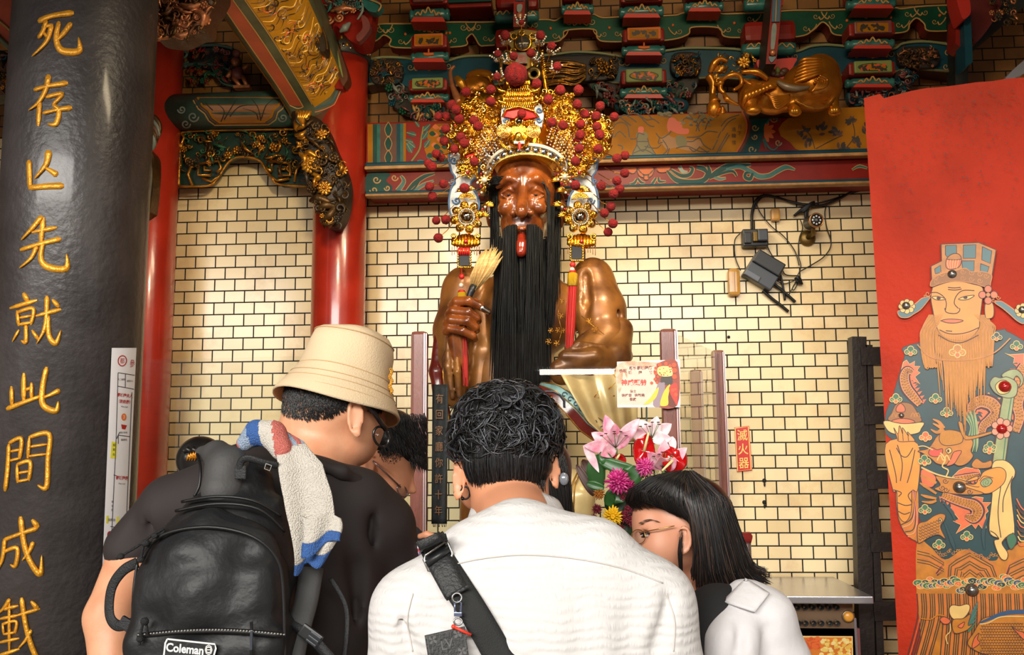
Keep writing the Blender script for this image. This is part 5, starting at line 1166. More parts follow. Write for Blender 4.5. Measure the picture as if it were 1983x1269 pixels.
# ---- gilded elephant on the lintel
YE = 4.27
t = thing('gilded_elephant', 'gilded carved elephant with lion-like beast lying on the lintel at upper right', 'carving', P(1520, 225, YE))
EL = mat((200, 124, 34), .3, .7, 'elephant_gilding', bump=.2, bscale=40, var=.4, vscale=9)
def E_(x, y, w=0): return P(1360 + x/6.61, 90 + y/6.61, YE - w*MPX(YE))
sE = MPX(YE)
S_ = SDF(.012)
S_.ell(E_(1400, 520, 30), (58*sE, 40*sE, 50*sE)); S_.ell(E_(1500, 380, 26), (40*sE, 34*sE, 44*sE)); S_.ell(E_(1100, 640, 40), (60*sE, 36*sE, 30*sE)); S_.ell(E_(900, 640, 46), (40*sE, 34*sE, 36*sE))
S_.ell(E_(640, 640, 52), (28*sE, 26*sE, 34*sE)); S_.chain([E_(1180, 780, 60), E_(1180, 830, 66)], [12*sE, 11*sE]); S_.ell(E_(1190, 845, 76), (13*sE, 10*sE, 8*sE)); S_.ell(E_(1690, 840, 50), (14*sE, 12*sE, 9*sE)); S_.chain([E_(1600, 560, 30), E_(1680, 800, 44)], [20*sE, 11*sE])
S_.chain([E_(620, 620, 70), E_(600, 740, 76), E_(650, 820, 84)], [16*sE, 13*sE, 10*sE]); S_.ell(E_(655, 820, 92), (16*sE, 10*sE, 9*sE))
mb = MB(); S_.into(mb, .007, EL, 2); mb.build('body', t)
mb = MB()
for k in range(7):                                   # hair and robe folds over the back
    ptube(mb, [tuple((1360+x/6.61, 90+y/6.61, w)) for x, y, w in ((1150+k*14, 440-k*44+30, 66-k*3), (1300, 420-k*42, 72-k*3), (1460, 360-k*34, 72-k*3), (1620, 330-k*28, 60-k*3))], [2, 4.6, 4.2, 2], YE, EL, n=6)
for k in range(5): ptube(mb, [(1360+x/6.61, 90+y/6.61, w) for x, y, w in ((1400-k*0, 560+k*6, 74), (1560-k*20, 520-k*10, 74), (1600-k*30, 430+k*8, 70), (1500-k*18, 370+k*24, 76))], [2, 3.6, 2], YE, EL, n=6)
for k in range(6): ptube(mb, [(1360+x/6.61, 90+y/6.61, w) for x, y, w in ((800+k*10, 590, 84), (900+k*8, 650+k*28, 90), (1020+k*8, 640+k*20, 84), (1120, 620+k*10, 74))], [1.5, 3, 1.5], YE, EL, n=6)
for k in range(8): ptube(mb, [(1360+x/6.61, 90+y/6.61, w) for x, y, w in ((520+k*44, 760-k*34, 84), (560+k*44, 640-k*18, 92), (640+k*44, 560-k*6, 84))], [2, 6, 2], YE, EL, n=6)
ptube(mb, [(1360+x/6.61, 90+y/6.61, w) for x, y, w in ((960,450,84),(1080,520,88),(1220,540,88),(1370,520,80))], [3, 7, 6, 2], YE, mat((120, 104, 84), .4, .3, 'horn_grey'), n=8)
ptube(mb, [(1360+x/6.61, 90+y/6.61, w) for x, y, w in ((1180,680,80),(1300,750,80),(1450,790,76),(1600,760,64),(1700,640,50),(1720,520,40))], [1.5, 2.5, 2], YE, GILT, n=6)
for x, y in ((1660,820),(1690,815),(1720,812),(1150,830),(1180,826),(1210,826)): mb.ell(E_(x, y, 64 if x > 1500 else 88), (4*sE, 4*sE, 5*sE), GOLDP, n=8)
mb.build('mane', t)
mb = MB()
for pts, r in (([(280,600,80),(320,680,84),(470,755,80)], [3, 6, 1.5]), ([(250,440,70),(330,380,76),(440,360,76),(500,420,74),(490,500,74),(400,560,80)], [3, 5, 4, 3]), ([(280,600,76),(230,540,74),(250,440,74)], [4, 5, 4]), ([(150,480,70),(230,470,74),(260,400,72)], [3, 7, 3]), ([(100,340,60),(150,220,64),(230,160,66),(320,190,66)], [5, 7, 5, 3]), ([(500,330,70),(700,330,74),(840,420,72)], [4, 7, 4]), ([(520,420,66),(640,500,70),(760,470,70)], [3, 5, 3])): ptube(mb, [(1360+x/6.61, 90+y/6.61, w) for x, y, w in pts], r, YE, EL, n=8)
for k in range(7): ptube(mb, [(1360+x/6.61, 90+y/6.61, w) for x, y, w in ((130+k*8, 330-k*14, 62), (220+k*8, 320-k*8, 66), (310+k*4, 300-k*6, 60))], [1, 2.2, 1], YE, GILT, n=5)
carve(mb, 1385, 104, 1462, 142, YE-.1, 50, [GILT, GOLDP, DGILT], 4, 8, None, 20, 38); flower(mb, 1441, 120, 13, YE-.12, GOLDP, 8, 22, 3)
ptube(mb, [(1360+x/6.61, 90+y/6.61, w) for x, y, w in ((90,380,60),(140,480,62),(130,620,62),(160,720,66))], [9, 8, 6, 12], YE, EL, n=8)
mb.ell(E_(150, 800, 66), (14*sE, 12*sE, 18*sE), EL, n=12)
for k in range(4): ptube(mb, [(1360+x/6.61, 90+y/6.61, w) for x, y, w in ((190+k*10, 860-k*20, 76), (260, 850-k*18, 84), (300-k*14, 830-k*22, 76))], [2, 3.6, 2], YE, EL, n=6)
flower(mb, 1384, 152, 12, YE-.12, GOLDP, 6, 14)
mb.build('beast_head', t)
mb = MB(); a = P(1500, 219, 4.36); mb.box((a.x, 4.37, a.z), (.22, .12, .012), DGILT); mb.build('mounting_board', t)
# ---- second gilded beast, half hidden behind the crown
t = thing('gilded_beast', 'gilded carved beast head on the lintel half hidden behind the crown', 'carving', P(930, 225, 4.25))
YG = 4.3; sG = MPX(YG); S_ = SDF(.01)
for x, y, w, r in ((925,172,20,(36,26,26)),(905,205,26,(26,24,26)),(945,215,20,(40,22,22)),(930,150,10,(30,20,16))): S_.ell(P(x, y, YG-w*sG), tuple(q*sG for q in r))
mb = MB(); S_.into(mb, .008, EL, 2); mb.build('body', t)
mb = MB(); ptube(mb, [(890,200,40),(878,170,34),(872,140,28),(880,128,24)], [9, 6, 4, 3], YG, COPP, n=8); ptube(mb, [(884,150,40),(892,160,46),(900,172,44)], [5, 9, 4], YG, GOLDP, n=8); carve(mb, 895, 150, 960, 235, YG-.06, 60, [GILT, GOLDP, DGILT], 4, 9, None, 18, 39)
ptube(mb, [(900,196,56),(920,186,60),(940,200,56)], [3, 5, 3], YG, COPP, n=8); mb.ell(P(918, 196, YG-.15), 6*sG, DKL, n=8); mb.build('mane', t)
# ================================================================== things on the tiled wall
YWf = YW - .004
BLK = mat((30, 32, 34), .4, 0, 'black_plastic'); BLK2 = mat((52, 58, 66), .35, 0, 'grey_plastic'); IVORY = mat((206, 152, 70), .3, 0, 'aged_ivory_plastic', var=.2, vscale=20, coat=.3)
CABLE = mat((18, 20, 20), .45, 0, 'black_cable'); BRASS = mat((120, 96, 44), .4, .6, 'tarnished_brass', var=.3, vscale=20)
def W_(x, y, w=6): return (1380 + x/4.532, 340 + y/4.532, w)
def cable(pts, r, label):
    m = MB(); ptube(m, [W_(*p) for p in pts], r, YWf, CABLE, n=6, seg=6)
    return m.build('cable', label=label, cat='cable', group='cables on the tiled wall')
cable([(345,480,6),(345,330,8),(380,220,8),(450,175,8),(560,190,8),(700,235,8),(850,262,10),(960,262,9),(1100,210,8),(1250,130,8),(1400,95,8)], 2.4, 'thick black cable arching from the power adapter to the red door')
cable([(355,500,6),(352,340,6),(400,225,6),(470,185,6),(640,215,6),(820,250,7),(1000,225,7),(1200,160,7),(1400,105,7)], 1.6, 'second black cable running along just beneath the thick arched one')
cable([(385,240,5),(420,330,5),(520,450,5),(620,530,5),(720,660,5),(760,790,6)], 1.0, 'thin black cable slanting across the tiles below the ivory box')
cable([(770,390,6),(790,460,6),(760,560,5),(755,700,5),(775,800,6),(740,890,6)], 1.0, 'thin black cable dropping from the lamp arm to the knot')
cable([(1000,260,6),(985,330,6),(1000,450,6),(1040,600,6),(980,710,6),(860,790,6),(770,840,6)], 1.1, 'thin black cable looping right of the round lamp')
cable([(240,510,5),(195,570,5),(200,720,5),(245,835,6)], 1.0, 'thin black cable between power adapter and ivory tube')
cable([(470,600,6),(520,700,6),(600,800,6),(640,870,6),(740,880,6)], 1.2, 'thin black cable from adapter to knot above the grey box')
cable([(440,1010,8),(520,1080,7),(600,1140,6),(665,1195,5)], 3.0, 'thick cut cable end lowest below the grey box')
cable([(510,930,8),(600,1000,7),(680,1070,6),(725,1110,5)], 3.0, 'thick cut cable end right of the grey box')
cable([(590,850,8),(615,960,7),(635,1095,5)], 2.2, 'straight cut cable end hanging beside the grey box')
cable([(520,900,8),(620,950,7),(700,930,7),(760,905,7),(720,1000,7),(700,990,7),(740,920,7),(670,1045,6)], 1.0, 'looped thin cable at the knot')
m = MB()
for i in range(6): ptube(m, [W_(720+i*4, 905+i*10, 8), W_(745, 900-i*4, 12), W_(790-i*3, 955-i*8, 9), W_(740, 930, 12), W_(725+i*3, 900, 8)], 1.5, YWf, CABLE, n=5)
for i in range(7): ptube(m, [W_(715+i*10, 355-i*8, 6), W_(790, 290+i*5, 14), W_(860, 245+i*4, 16), W_(890, 232+i*6, 10)], 2.6, YWf, CABLE, n=6)
for i in range(3): ptube(m, [W_(830+i*8, 260, 12), W_(815+i*6, 340, 12), W_(825, 425-i*6, 8)], 2.6, YWf, CABLE, n=6)
m.build('cable_tangle', label='knotted black tangle of cables tied beside the round lamp', cat='cable', group='cables on the tiled wall')
def boxat(name, x0, y0, x1, y1, dep, m, label, cat, rot=0, bev=.006):
    a, b = P(x0, y0, YWf), P(x1, y1, YWf); c = (a+b)/2; R_ = Matrix.Rotation(rot, 3, 'Y')
    t = thing(name, label, cat, (c.x, YWf, c.z)); q = MB(); q.bbox((c.x, YWf-dep/2, c.z), (abs(b.x-a.x), dep, abs(a.z-b.z)), m, bev, R_); q.build('case', t)
    return t, c, R_
t, c, R_ = boxat('power_adapter', 1434, 449, 1484, 481, .06, BLK, 'black plug block with adapters on the tiled wall', 'power adapter')
m = MB(); m.bbox((c.x+.03, YWf-.075, c.z+.005), (.05, .04, .06), BLK2, .006); m.bbox((c.x-.005, YWf-.07, c.z), (.022, .03, .05), BRASS, .004); m.bbox((c.x-.04, YWf-.066, c.z-.004), (.035, .02, .055), BLK, .004); m.build('plug', t)
t, c, R_ = boxat('junction_box', 1490.5-0, 407, 1509, 430, .035, IVORY, 'small square ivory junction box left of the round lamp', 'junction box', bev=.01)
t, c, R_ = boxat('tube_cover', 1407, 523, 1432, 575, .05, IVORY, 'yellowed ivory upright plastic cover left of the grey box', 'cover', bev=.018)
m = MB(); m.box((c.x, YWf-.051, c.z), (.002, .002, .1), mat((120, 80, 36), .4)); m.build('seam', t)
t, c, R_ = boxat("switch_box", 1442, 505, 1506, 555, .07, BLK2, 'tilted dark grey electrical box hanging among cut cables', 'electrical box', rot=math.radians(33))
for v in t.children: pass
m = MB(); m.bbox(Vector((c.x, YWf-.078, c.z)) + R_ @ Vector((.0, 0, .045)), (.15, .02, .07), BLK, .006, R_); m.bbox(Vector((c.x, YWf-.074, c.z)) + R_ @ Vector((-.035, 0, -.05)), (.08, .012, .03), mat((92, 98, 108), .35), .004, R_); m.build('lid', t)
# round LED lamp
lp = P(1579, 427, YWf); t = thing('spotlight', 'round black outdoor lamp with a ring of small white bulbs and brass base', 'lamp', (lp.x, YWf, lp.z)); ld = Vector((.12, -1, -.08)).normalized(); hc = P(1581, 426.5, YWf-.15)
m = MB(); m.lathe(hc, [(.03, -.1), (.034, -.09), (.034, -.01), (.033, 0)], BLK, n=28, axis=ld); m.build('housing', t)
m = MB(); m.lathe(hc, [(.035, -.012), (.037, 0), (.035, .006), (.03, .004), (.03, -.004)], mat((190, 140, 90), .3, .8), n=32, axis=ld, cap=False); m.build('rim', t)
m = MB(); m.lathe(hc, [(.03, -.004), (.03, .0)], mat((70, 74, 78), .3), n=28, axis=ld); a_ = ld.orthogonal().normalized(); b_ = ld.cross(a_)
for k in range(8): q = k*PI/4; m.ell(hc + ld*.002 + (a_*math.cos(q)+b_*math.sin(q))*.019, .0048, mat((235, 238, 240), .2), n=8)
m.ell(hc + ld*.001, .008, mat((110, 112, 116), .3), n=10); m.build('bulb_ring', t)
bc = P(1563, 462, YWf); m = MB(); m.lathe(bc, [(.04, 0), (.04, .008), (.03, .018), (.012, .022)], BRASS, n=28, axis=(0, -1, 0)); m.tube([bc + Vector((0, -.02, 0)), bc + Vector((.015, -.07, .01)), hc - ld*.05 - Vector((0, 0, .04)), hc - ld*.05 - Vector((0, 0, .02))], [.012, .012, .01, .012], BRASS, n=10); m.build('base', t, label='tarnished brass base')
# holes and hooks in the tiles
HOLE = mat((24, 22, 20), .7, 0, 'dark_hole')
for x, y, r, lb in ((1411,653,3,'small dark hole chipped into the tiles right of the glass railing'), (1480,931,4,'upper dark screw hole below the red extinguisher sign'), (1480,973,4,'lower dark screw hole below the red extinguisher sign')):
    m = MB(); p = P(x, y, YWf)
    m.lathe(p, [(r*.0026*.9, -.002), (r*.0026, .002), (r*.0026*.5, .006), (.002, .009)], HOLE, n=9, axis=(0, -1, 0))
    if y > 900: m.ell(p + Vector((0, -.004, -.018)), (.005, .004, .012), HOLE, n=7)
    m.build('screw_hole', label=lb, cat='screw hole')
# fire extinguisher sign
SGN = mat((206, 44, 34), .3, 0, 'sign_red', coat=.4); SGY = mat((240, 208, 110), .35, 0, 'sign_yellow')
m = MB(); q = [P(1422, 828, YWf), P(1450, 825, YWf), P(1456, 911, YWf), P(1427, 914, YWf)]; m.prism([p - Vector((0, .008, 0)) for p in q], (0, .008, 0), SGN)
q2 = [(1422,828),(1450,825),(1456,911),(1427,914),(1422,828)]; fs = lambda x, y: P(x, y, YWf-.009)
ribbon(m, [(1423.5,829.5),(1449,826.5),(1454.5,909.5),(1428.5,912.5),(1423.5,829.5)], 1.6, fs, SGY, False)
for c_, x, y in (('滅',1437.5,843),('火',1439,870),('器',1440.5,897)): text(m, c_, x, y, 23, fs, SGY, rot=-.05, sx=.9, bold=.3)
m.build('extinguisher_sign', label='small upright red fire extinguisher sign with three yellow characters on the tiles', cat='sign')
# ---- prayer machine with metal top at lower right
YM = 4.05
STEEL = mat((206, 206, 214), .25, .9, 'brushed_steel', bump=.05, bscale=200, stretch=(1, 40, 40)); BRZ = mat((138, 112, 88), .35, .6, 'bronze_panel', var=.2, vscale=4); MAUV = mat((128, 78, 76), .35, .1, 'mauve_frame')
def M_(x, y, d=0): return P(1480 + x/6.715, 1080 + y/6.715, YM-d)
a, b = M_(-300, 500), M_(1385, 560)
t = thing('ticket_machine', 'steel-topped bronze machine with two rows of round slots against the tiled wall', 'machine', ((a.x+b.x)/2, YM+.2, 0))
m = MB(); zt = M_(500, 495).z; m.bbox(((a.x+b.x)/2, YM+.26, zt-.012), (b.x-a.x, .6, .03), STEEL, .004); m.build('top', t, label='brushed steel top')
x1 = M_(1270, 900).x; x0 = a.x + .02
m = MB(); m.box(((x0+x1)/2, YM+.33, zt/2-.015), (x1-x0, .42, zt-.03), BRZ); m.box((x1+.005, YM+.13, zt/2-.05), (.01, .04, zt-.12), STEEL); m.build('body', t)
YMf = YM+.12
def M2(x, y, d=0): return P(1480 + x/6.715, 1080 + y/6.715, YMf-d)
m = MB(); m.prism([M2(-100, 915), M2(1240, 925), M2(1275, 1700), M2(-100, 1700)], (0, .02, 0), MAUV); m.build('lower_frame', t)
for ry, xs in ((635, (412,512,610,718,822,922)), (840, (428,516,622,722,835,928))):
    for x in xs:
        m = MB(); m.lathe(M2(x, ry), [(.0085, -.06), (.0105, -.06), (.0105, .03), (.0115, .031), (.0085, .031), (.008, -.04)], BLK, n=16, axis=(0, -1, 0)); m.lathe(M2(x, ry), [(.0102, .029), (.012, .031), (.0102, .033)], mat((120, 116, 112), .3, .6), n=16, axis=(0, -1, 0), cap=False); m.build('slot', t)
m = MB(); m.lathe(M2(1088, 765), [(.026, 0), (.027, .006), (.022, .008)], BRZ, n=28, axis=(0, -1, 0)); m.lathe(M2(1088, 765), [(.021, .007), (.021, .013), (.014, .018), (.002, .02)], mat((230, 160, 60), .3, 0, 'amber_button'), n=24, axis=(0, -1, 0)); m.build('button', t, label='round amber button')
m = MB(); fr = lambda x, y: M2(x, y, .004); m.prism([fr(300, 1020), fr(1150, 1025), fr(1165, 1700), fr(300, 1700)], (0, .01, 0), mat((246, 210, 130), .4)); m.prism([M2(320, 1040, .005), M2(1135, 1042, .005), M2(1146, 1700, .005), M2(320, 1700, .005)], (0, .004, 0), mat((232, 130, 40), .4, 0, 'orange_print', var=.2, vscale=20)); g = random.Random(4)
for i in range(90):
    x, y = g.uniform(740, 1125), g.uniform(1055, 1300); r = g.uniform(14, 34); k = .006+.00003*i
    patch(m, [(x+r*math.cos(q*.9), y+r*.8*math.sin(q*.9)) for q in range(7)], lambda X, Y_: M2(X, Y_, k), [mat((246, 214, 110), .4), mat((240, 190, 80), .4), mat((250, 228, 150), .4)][i % 3])
for i in range(50):
    x, y = g.uniform(430, 730), g.uniform(1050, 1180); r = g.uniform(14, 34); k = .006+.00003*i
    patch(m, [(x+r*math.cos(q*.9), y+r*.8*math.sin(q*.9)) for q in range(7)], lambda X, Y_: M2(X, Y_, k), [mat((226, 84, 36), .4), mat((240, 110, 44), .4)][i % 2])
m.build('flower_print', t, label='orange and yellow flower print')
# ---- red handrail
t = thing('handrail', 'thick red handrail on a steel post in front of the tiled wall, behind the woman', 'handrail', P(1452, 1060, 3.9)); t.location.z = 0; t.matrix_world = Matrix.Translation(t.location)
m = MB(); pa, pb = P(1290, 1046, 3.85), P(1452, 1042, 3.9); m.tube([pa, pb, pb + Vector((.008, 0, -.002))], [.024, .024, .012], mat((150, 46, 44), .35, 0, 'red_rail', var=.3, vscale=15), n=18); m.build('rail', t)
m = MB(); pc = P(1447, 1060, 3.9); m.tube([(pc.x, 3.9, 0), (pc.x, 3.9, pb.z-.01)], .016, STEEL, n=14); m.build('post', t); m = MB(); m.tube([(pa.x, 3.85, 0), (pa.x, 3.85, pa.z-.01)], .016, STEEL, n=14); m.build('post', t)

# ================================================================== glass enclosure round the statue
YG0 = 3.3
WOODC = mat((120, 58, 40), .35, 0, 'brown_wood', bump=.1, bscale=60, var=.3, vscale=10, coat=.3, stretch=(8, 8, 1)); ALU = mat((180, 160, 160), .3, .6, 'aluminium_strip')
GLS = glass_mat((251, 253, 252), gloss=1.0)
t = thing('glass_enclosure', 'brown wooden posts with clear glass panes fencing the statue', 'enclosure', (0, YG0, 0))
def post(px, ytop, Y, wpx, lab=None):
    s = MPX(Y); p = P(px, ytop, Y); w = wpx*s; m = MB(); m.bbox((p.x, Y, p.z/2), (w, w, p.z), WOODC, w*.22)
    o = m.build('post', t); m = MB()
    for k in (.5, .62): m.box((p.x + w*(k-.12), Y-w*.5, p.z/2), (w*.07, w*.14, p.z*.99), ALU)
    m.build('channel', o); return p
pl = post(813, 643, YG0, 31); pr = post(1293, 638, YG0, 31); pb1 = post(1389, 679, 4.15, 23); pb2 = post(1347, 717, 4.4, 22)
zg = P(1050, 646, YG0).z
def pane(a, b, z1, name='pane', hole=None):
    m = MB(); a, b = Vector(a), Vector(b); d = (b-a).normalized(); n = Vector((d.y, -d.x, 0))*.004
    q = [Vector((a.x, a.y, .35)), Vector((b.x, b.y, .35)), Vector((b.x, b.y, z1)), Vector((a.x, a.y, z1))]
    m.prism([p+n for p in q], -n*2, GLS); return m.build(name, t)
pane((pl.x+.03, YG0, 0), (pr.x-.03, YG0, 0), zg); zs = P(1378, 678, 4.15).z
pane((pr.x+.02, YG0+.03, 0), (pb1.x, 4.12, 0), zg)
lft = P(262, 697, 4.3); pane((lft.x, 4.3, 0), (P(600, 690, 4.25).x, 4.25, 0), lft.z); pane((P(600, 690, 4.25).x+.02, 4.24, 0), (pl.x-.03, YG0+.03, 0), zg*.985)
m = MB(); m.bbox(((pl.x+pr.x)/2, YG0, .33), (pr.x-pl.x, .06, .06), WOODC, .01); m.bbox(((pl.x+pr.x)/2, YG0, .03), (pr.x-pl.x, .06, .06), WOODC, .01); m.build('bottom_rail', t)
# fluorescent tube of the hall, seen only as a reflection in the glass
n_ = Vector((0, 1, 0)); 
def mirror_at(px, py, yv):
    d = ray(px, py); k = yv/d.y; p = CAM + d*k; return Vector((p.x, 2*YG0-p.y, p.z))
ta, tb = mirror_at(1045, 721, 7.6), mirror_at(1212, 719.5, 7.6)
t2 = thing('fluorescent_lamp', 'white fluorescent tube lamp of the hall reflected in the glass panes', 'lamp', (ta+tb)/2)
m = MB(); m.tube([ta, tb], .024, emis((255, 250, 240), 22), n=12); m.build('tube', t2); m = MB(); m.bbox((ta+tb)/2 + Vector((0, -.02, .03)), ((tb-ta).length+.1, .06, .03), mat((220, 220, 220), .4), .005); m.build('fitting', t2)
for k in (.15, .85):
    pass
m = MB(); c = ta.lerp(tb, .5) + Vector((0, -.02, .04)); m.tube([c, (c.x, c.y, 4.9)], .006, BLK, n=6); m.build('rod', t2)
# ---- card on the glass
CARD = mat((244, 238, 232), .5, 0, 'white_card'); YCd = YG0-.055
t = thing('offering_card', 'printed orange card with red characters and a crowned figure, clipped above the lilies', 'card', P(1255, 790, YCd))
def cd_(k): return lambda x, y: P(1190 + x/11.536, 690 + y/11.536, YCd - .0004 - k*.0002)
m = MB(); f = cd_(0); m.prism([f(55, 125), f(1465, 75), f(1470, 1140), f(65, 1145)], (0, .004, 0), CARD); cbm = m
def cp(pts, m_, k, smooth=True): patch(cbm, pts, cd_(k), m_, smooth)
cp([(80,170),(1410,130),(1410,1095),(75,1100)], mat((240, 206, 186), .5, 0, 'peach_print', var=.12, vscale=30), 1, False)
PR1 = mat((236, 140, 104), .5, 0, 'orange_wash', var=.2, vscale=40, col2=(244, 196, 170))
cp([(80,170),(900,140),(950,200),(700,260),(330,220),(280,500),(200,330),(160,700),(85,800)], PR1, 2)
CR_ = mat((206, 60, 44), .5, 0, 'card_red'); CBR = mat((110, 50, 36), .5, 0, 'card_brown'); CGD = mat((236, 206, 130), .5, 0, 'card_gold'); CBK = mat((70, 62, 58), .5, 0, 'card_black'); CYL = mat((240, 196, 60), .5, 0, 'card_yellow')
cp([(980,150),(1405,132),(1405,1090),(880,1090),(1000,700),(900,560),(940,300)], mat((150, 70, 50), .5, 0, 'card_dark'), 3)
cp([(1060,460),(1270,440),(1280,640),(1060,620),(1030,560)], CBK, 5); cp([(960,640),(1060,590),(1130,640),(1060,1090),(860,1090)], mat((150, 130, 140), .5), 5); cp([(640,1090),(780,950),(980,690),(940,900),(800,1040)], CYL, 6); cp([(1020,1090),(1100,800),(1240,630),(1200,900),(1190,1090)], CYL, 7); cp([(1200,1090),(1210,700),(1280,640),(1400,700),(1405,1090)], CBR, 6)
cp([(1300,620),(1400,640),(1405,1090),(1330,1000),(1240,820),(1220,700)], CR_, 8)
cp([(970,260),(1100,220),(1270,250),(1300,400),(1240,450),(1050,450),(960,380)], CGD, 9); g = random.Random(8)
for i in range(26): x, y = g.uniform(990, 1270), g.uniform(250, 440); cp([(x-14, y), (x, y-12), (x+14, y), (x, y+12)], [CBR, CR_, CYL][i % 3], 10+i*.02)
for x, y, r in ((830,600,34),(905,515,34),(920,265,34),(1010,190,44),(920,380,40),(900,340,30),(970,460,28),(1240,220,36),(1330,200,50),(1340,320,54),(1340,460,54),(1150,170,40),(1300,760,40),(1370,860,44),(950,590,30),(1360,740,30)): cp([(x+r*math.cos(a*.785), y+r*math.sin(a*.785)) for a in range(8)], mat((226, 84, 44), .5), 12)
ct = cd_(6)
for s_, x, y in (('新竹都城隍廟', 585, 262), ): text(cbm, s_, x, y, 86, ct, CBR, rot=-.02, bold=4)
text(cbm, '恭祝', 185, 328, 84, ct, CBR, rot=-.04, bold=4)
for c_, x in (('城', 348), ('隍', 578), ('爺', 812)): text(cbm, c_, x, 366, 80, ct, CBR, bold=4)
text(cbm, '神威顯赫', 432, 588, 142, ct, CR_, bold=8); text(cbm, '信士', 415, 782, 72, ct, CBR, bold=3); text(cbm, '徐梓容', 272, 874, 76, ct, CBR, bold=3); text(cbm, '徐敏皓', 560, 870, 76, ct, CBR, bold=3); text(cbm, '敬獻', 412, 964, 76, ct, CBR, bold=3)
cbm.build('card', t)
m = MB(); m.tube([P(1252, 788, YCd+.002), P(1252, 850, YCd+.004)], .003, mat((40, 60, 60), .4), n=8); m.build('clip_stick', t, label='thin dark stick')
# ---- black banner hanging in the enclosure
t = thing('black_banner', 'narrow black cloth banner with golden characters hanging left of the statue', 'banner', P(852, 1015, 3.36))
m = MB(); vs = []
for i in range(25):
    y = 745+i*(1015-745)/24
    for j in range(7): x = 838+(y-700)*-.008 + (868-838-(y-700)*-.0)*j/6; vs.append(P(x, y, 3.36 - .006*math.sin(j*1.1+i*.15)))
m.add(vs, [(i*7+j, (i+1)*7+j, (i+1)*7+j+1, i*7+j+1) for i in range(24) for j in range(6)], mat((30, 33, 36), .7, 0, 'black_cloth', bump=.2, bscale=200)); m.build('cloth', t, solid=.002)
m = MB(); fb = lambda x, y: P(x, y, 3.345)
for i, c_ in enumerate('有回家廳你許十年'): text(m, c_, 851-i*.3, 772+i*31, 20, fb, mat((120, 76, 40), .5, .3, 'dull_gold_thread'), sx=.8)
for i in range(12): ptube(m, [(838+i*2.4, 1014), (838+i*2.4+g.uniform(-2, 2), 1021)], .5, 3.36, BLK, n=4, smooth=False)
m.build('lettering', t, label='dull gold characters')
# ================================================================== the deity statue
YS = 3.95; sS = MPX(YS)
def Q(x, y, w=0): return P(x, y, YS - w*sS)
def QL(pts): return [Q(*p) for p in pts]
LACQ = mat((152, 98, 44), .36, .25, 'brown_gold_lacquer', bump=.06, bscale=30, var=.45, vscale=7, coat=.15, col2=(92, 54, 26))
PALE = mat((228, 196, 138), .34, .12, 'pale_gold_robe', bump=.05, bscale=30, var=.3, vscale=9, coat=.4)
FACE = mat((146, 76, 28), .26, 0, 'brown_lacquer', var=.3, vscale=14, coat=.5, col2=(94, 44, 17)); HAIRS = mat((7, 8, 8), .5, 0, 'black_hair', spec=.2)
MAROON = mat((104, 28, 22), .25, 0, 'maroon_lacquer', coat=.6, var=.3, vscale=10); TEALR = mat((120, 158, 156), .35, .1, 'teal_embroidery', var=.3, vscale=30)
statue = thing('deity_statue', 'tall brown lacquered statue with long black beard and outstretched tongue, behind glass', 'statue', Q(1020, 900) * 1)
statue.location.z = 0; statue.matrix_world = Matrix.Translation(statue.location)
# --- robe body
B = SDF(.03)
B.ell(Q(1016, 610, -20), (112*sS, 76*sS, 90*sS)); B.ell(Q(1150, 560, -6), (42*sS, 46*sS, 58*sS)); B.chain(QL([(1146, 540, 0), (1160, 600, 14), (1172, 660, 34)]), [40*sS, 50*sS, 46*sS])
B.ell(Q(905, 570, -16), (50*sS, 46*sS, 56*sS)); B.chain(QL([(900, 560, -10), (886, 640, 0), (880, 700, 10)]), [42*sS, 46*sS, 40*sS])
B.chain(QL([(1170, 660, 40), (1130, 700, 80), (1090, 720, 96)]), [46*sS, 36*sS, 26*sS], .02)
g0 = Q(985, 800, -20); B.cap(Q(985, 720, -30), (g0.x, g0.y, .25), 92*sS, 104*sS)
B.cap(Q(1010, 480, -20), Q(1015, 540, -14), 34*sS, 60*sS)
# fold ridges and grooves
B.chain(QL([(1134, 535, 36), (1136, 580, 52), (1128, 640, 72)]), [7*sS, 9*sS, 6*sS], .018, True)
B.chain(QL([(1176, 560, 34), (1196, 610, 50), (1208, 680, 56)]), [5*sS, 6*sS], .014, True); B.chain(QL([(1094, 560, 36), (1086, 620, 66), (1070, 690, 84)]), [7*sS, 7*sS], .018, True)
mb = MB()
B.into(mb, .009, LACQ, 3)
for pts, w_ in (([(1146,572,46),(1170,580,46),(1192,596,40)], 1.0), ([(1180,606,50),(1196,620,50),(1206,640,46)], 1.0)): mb.tube(QL(pts), sS*w_, GILT, n=5)
mb.build('robe', statue)
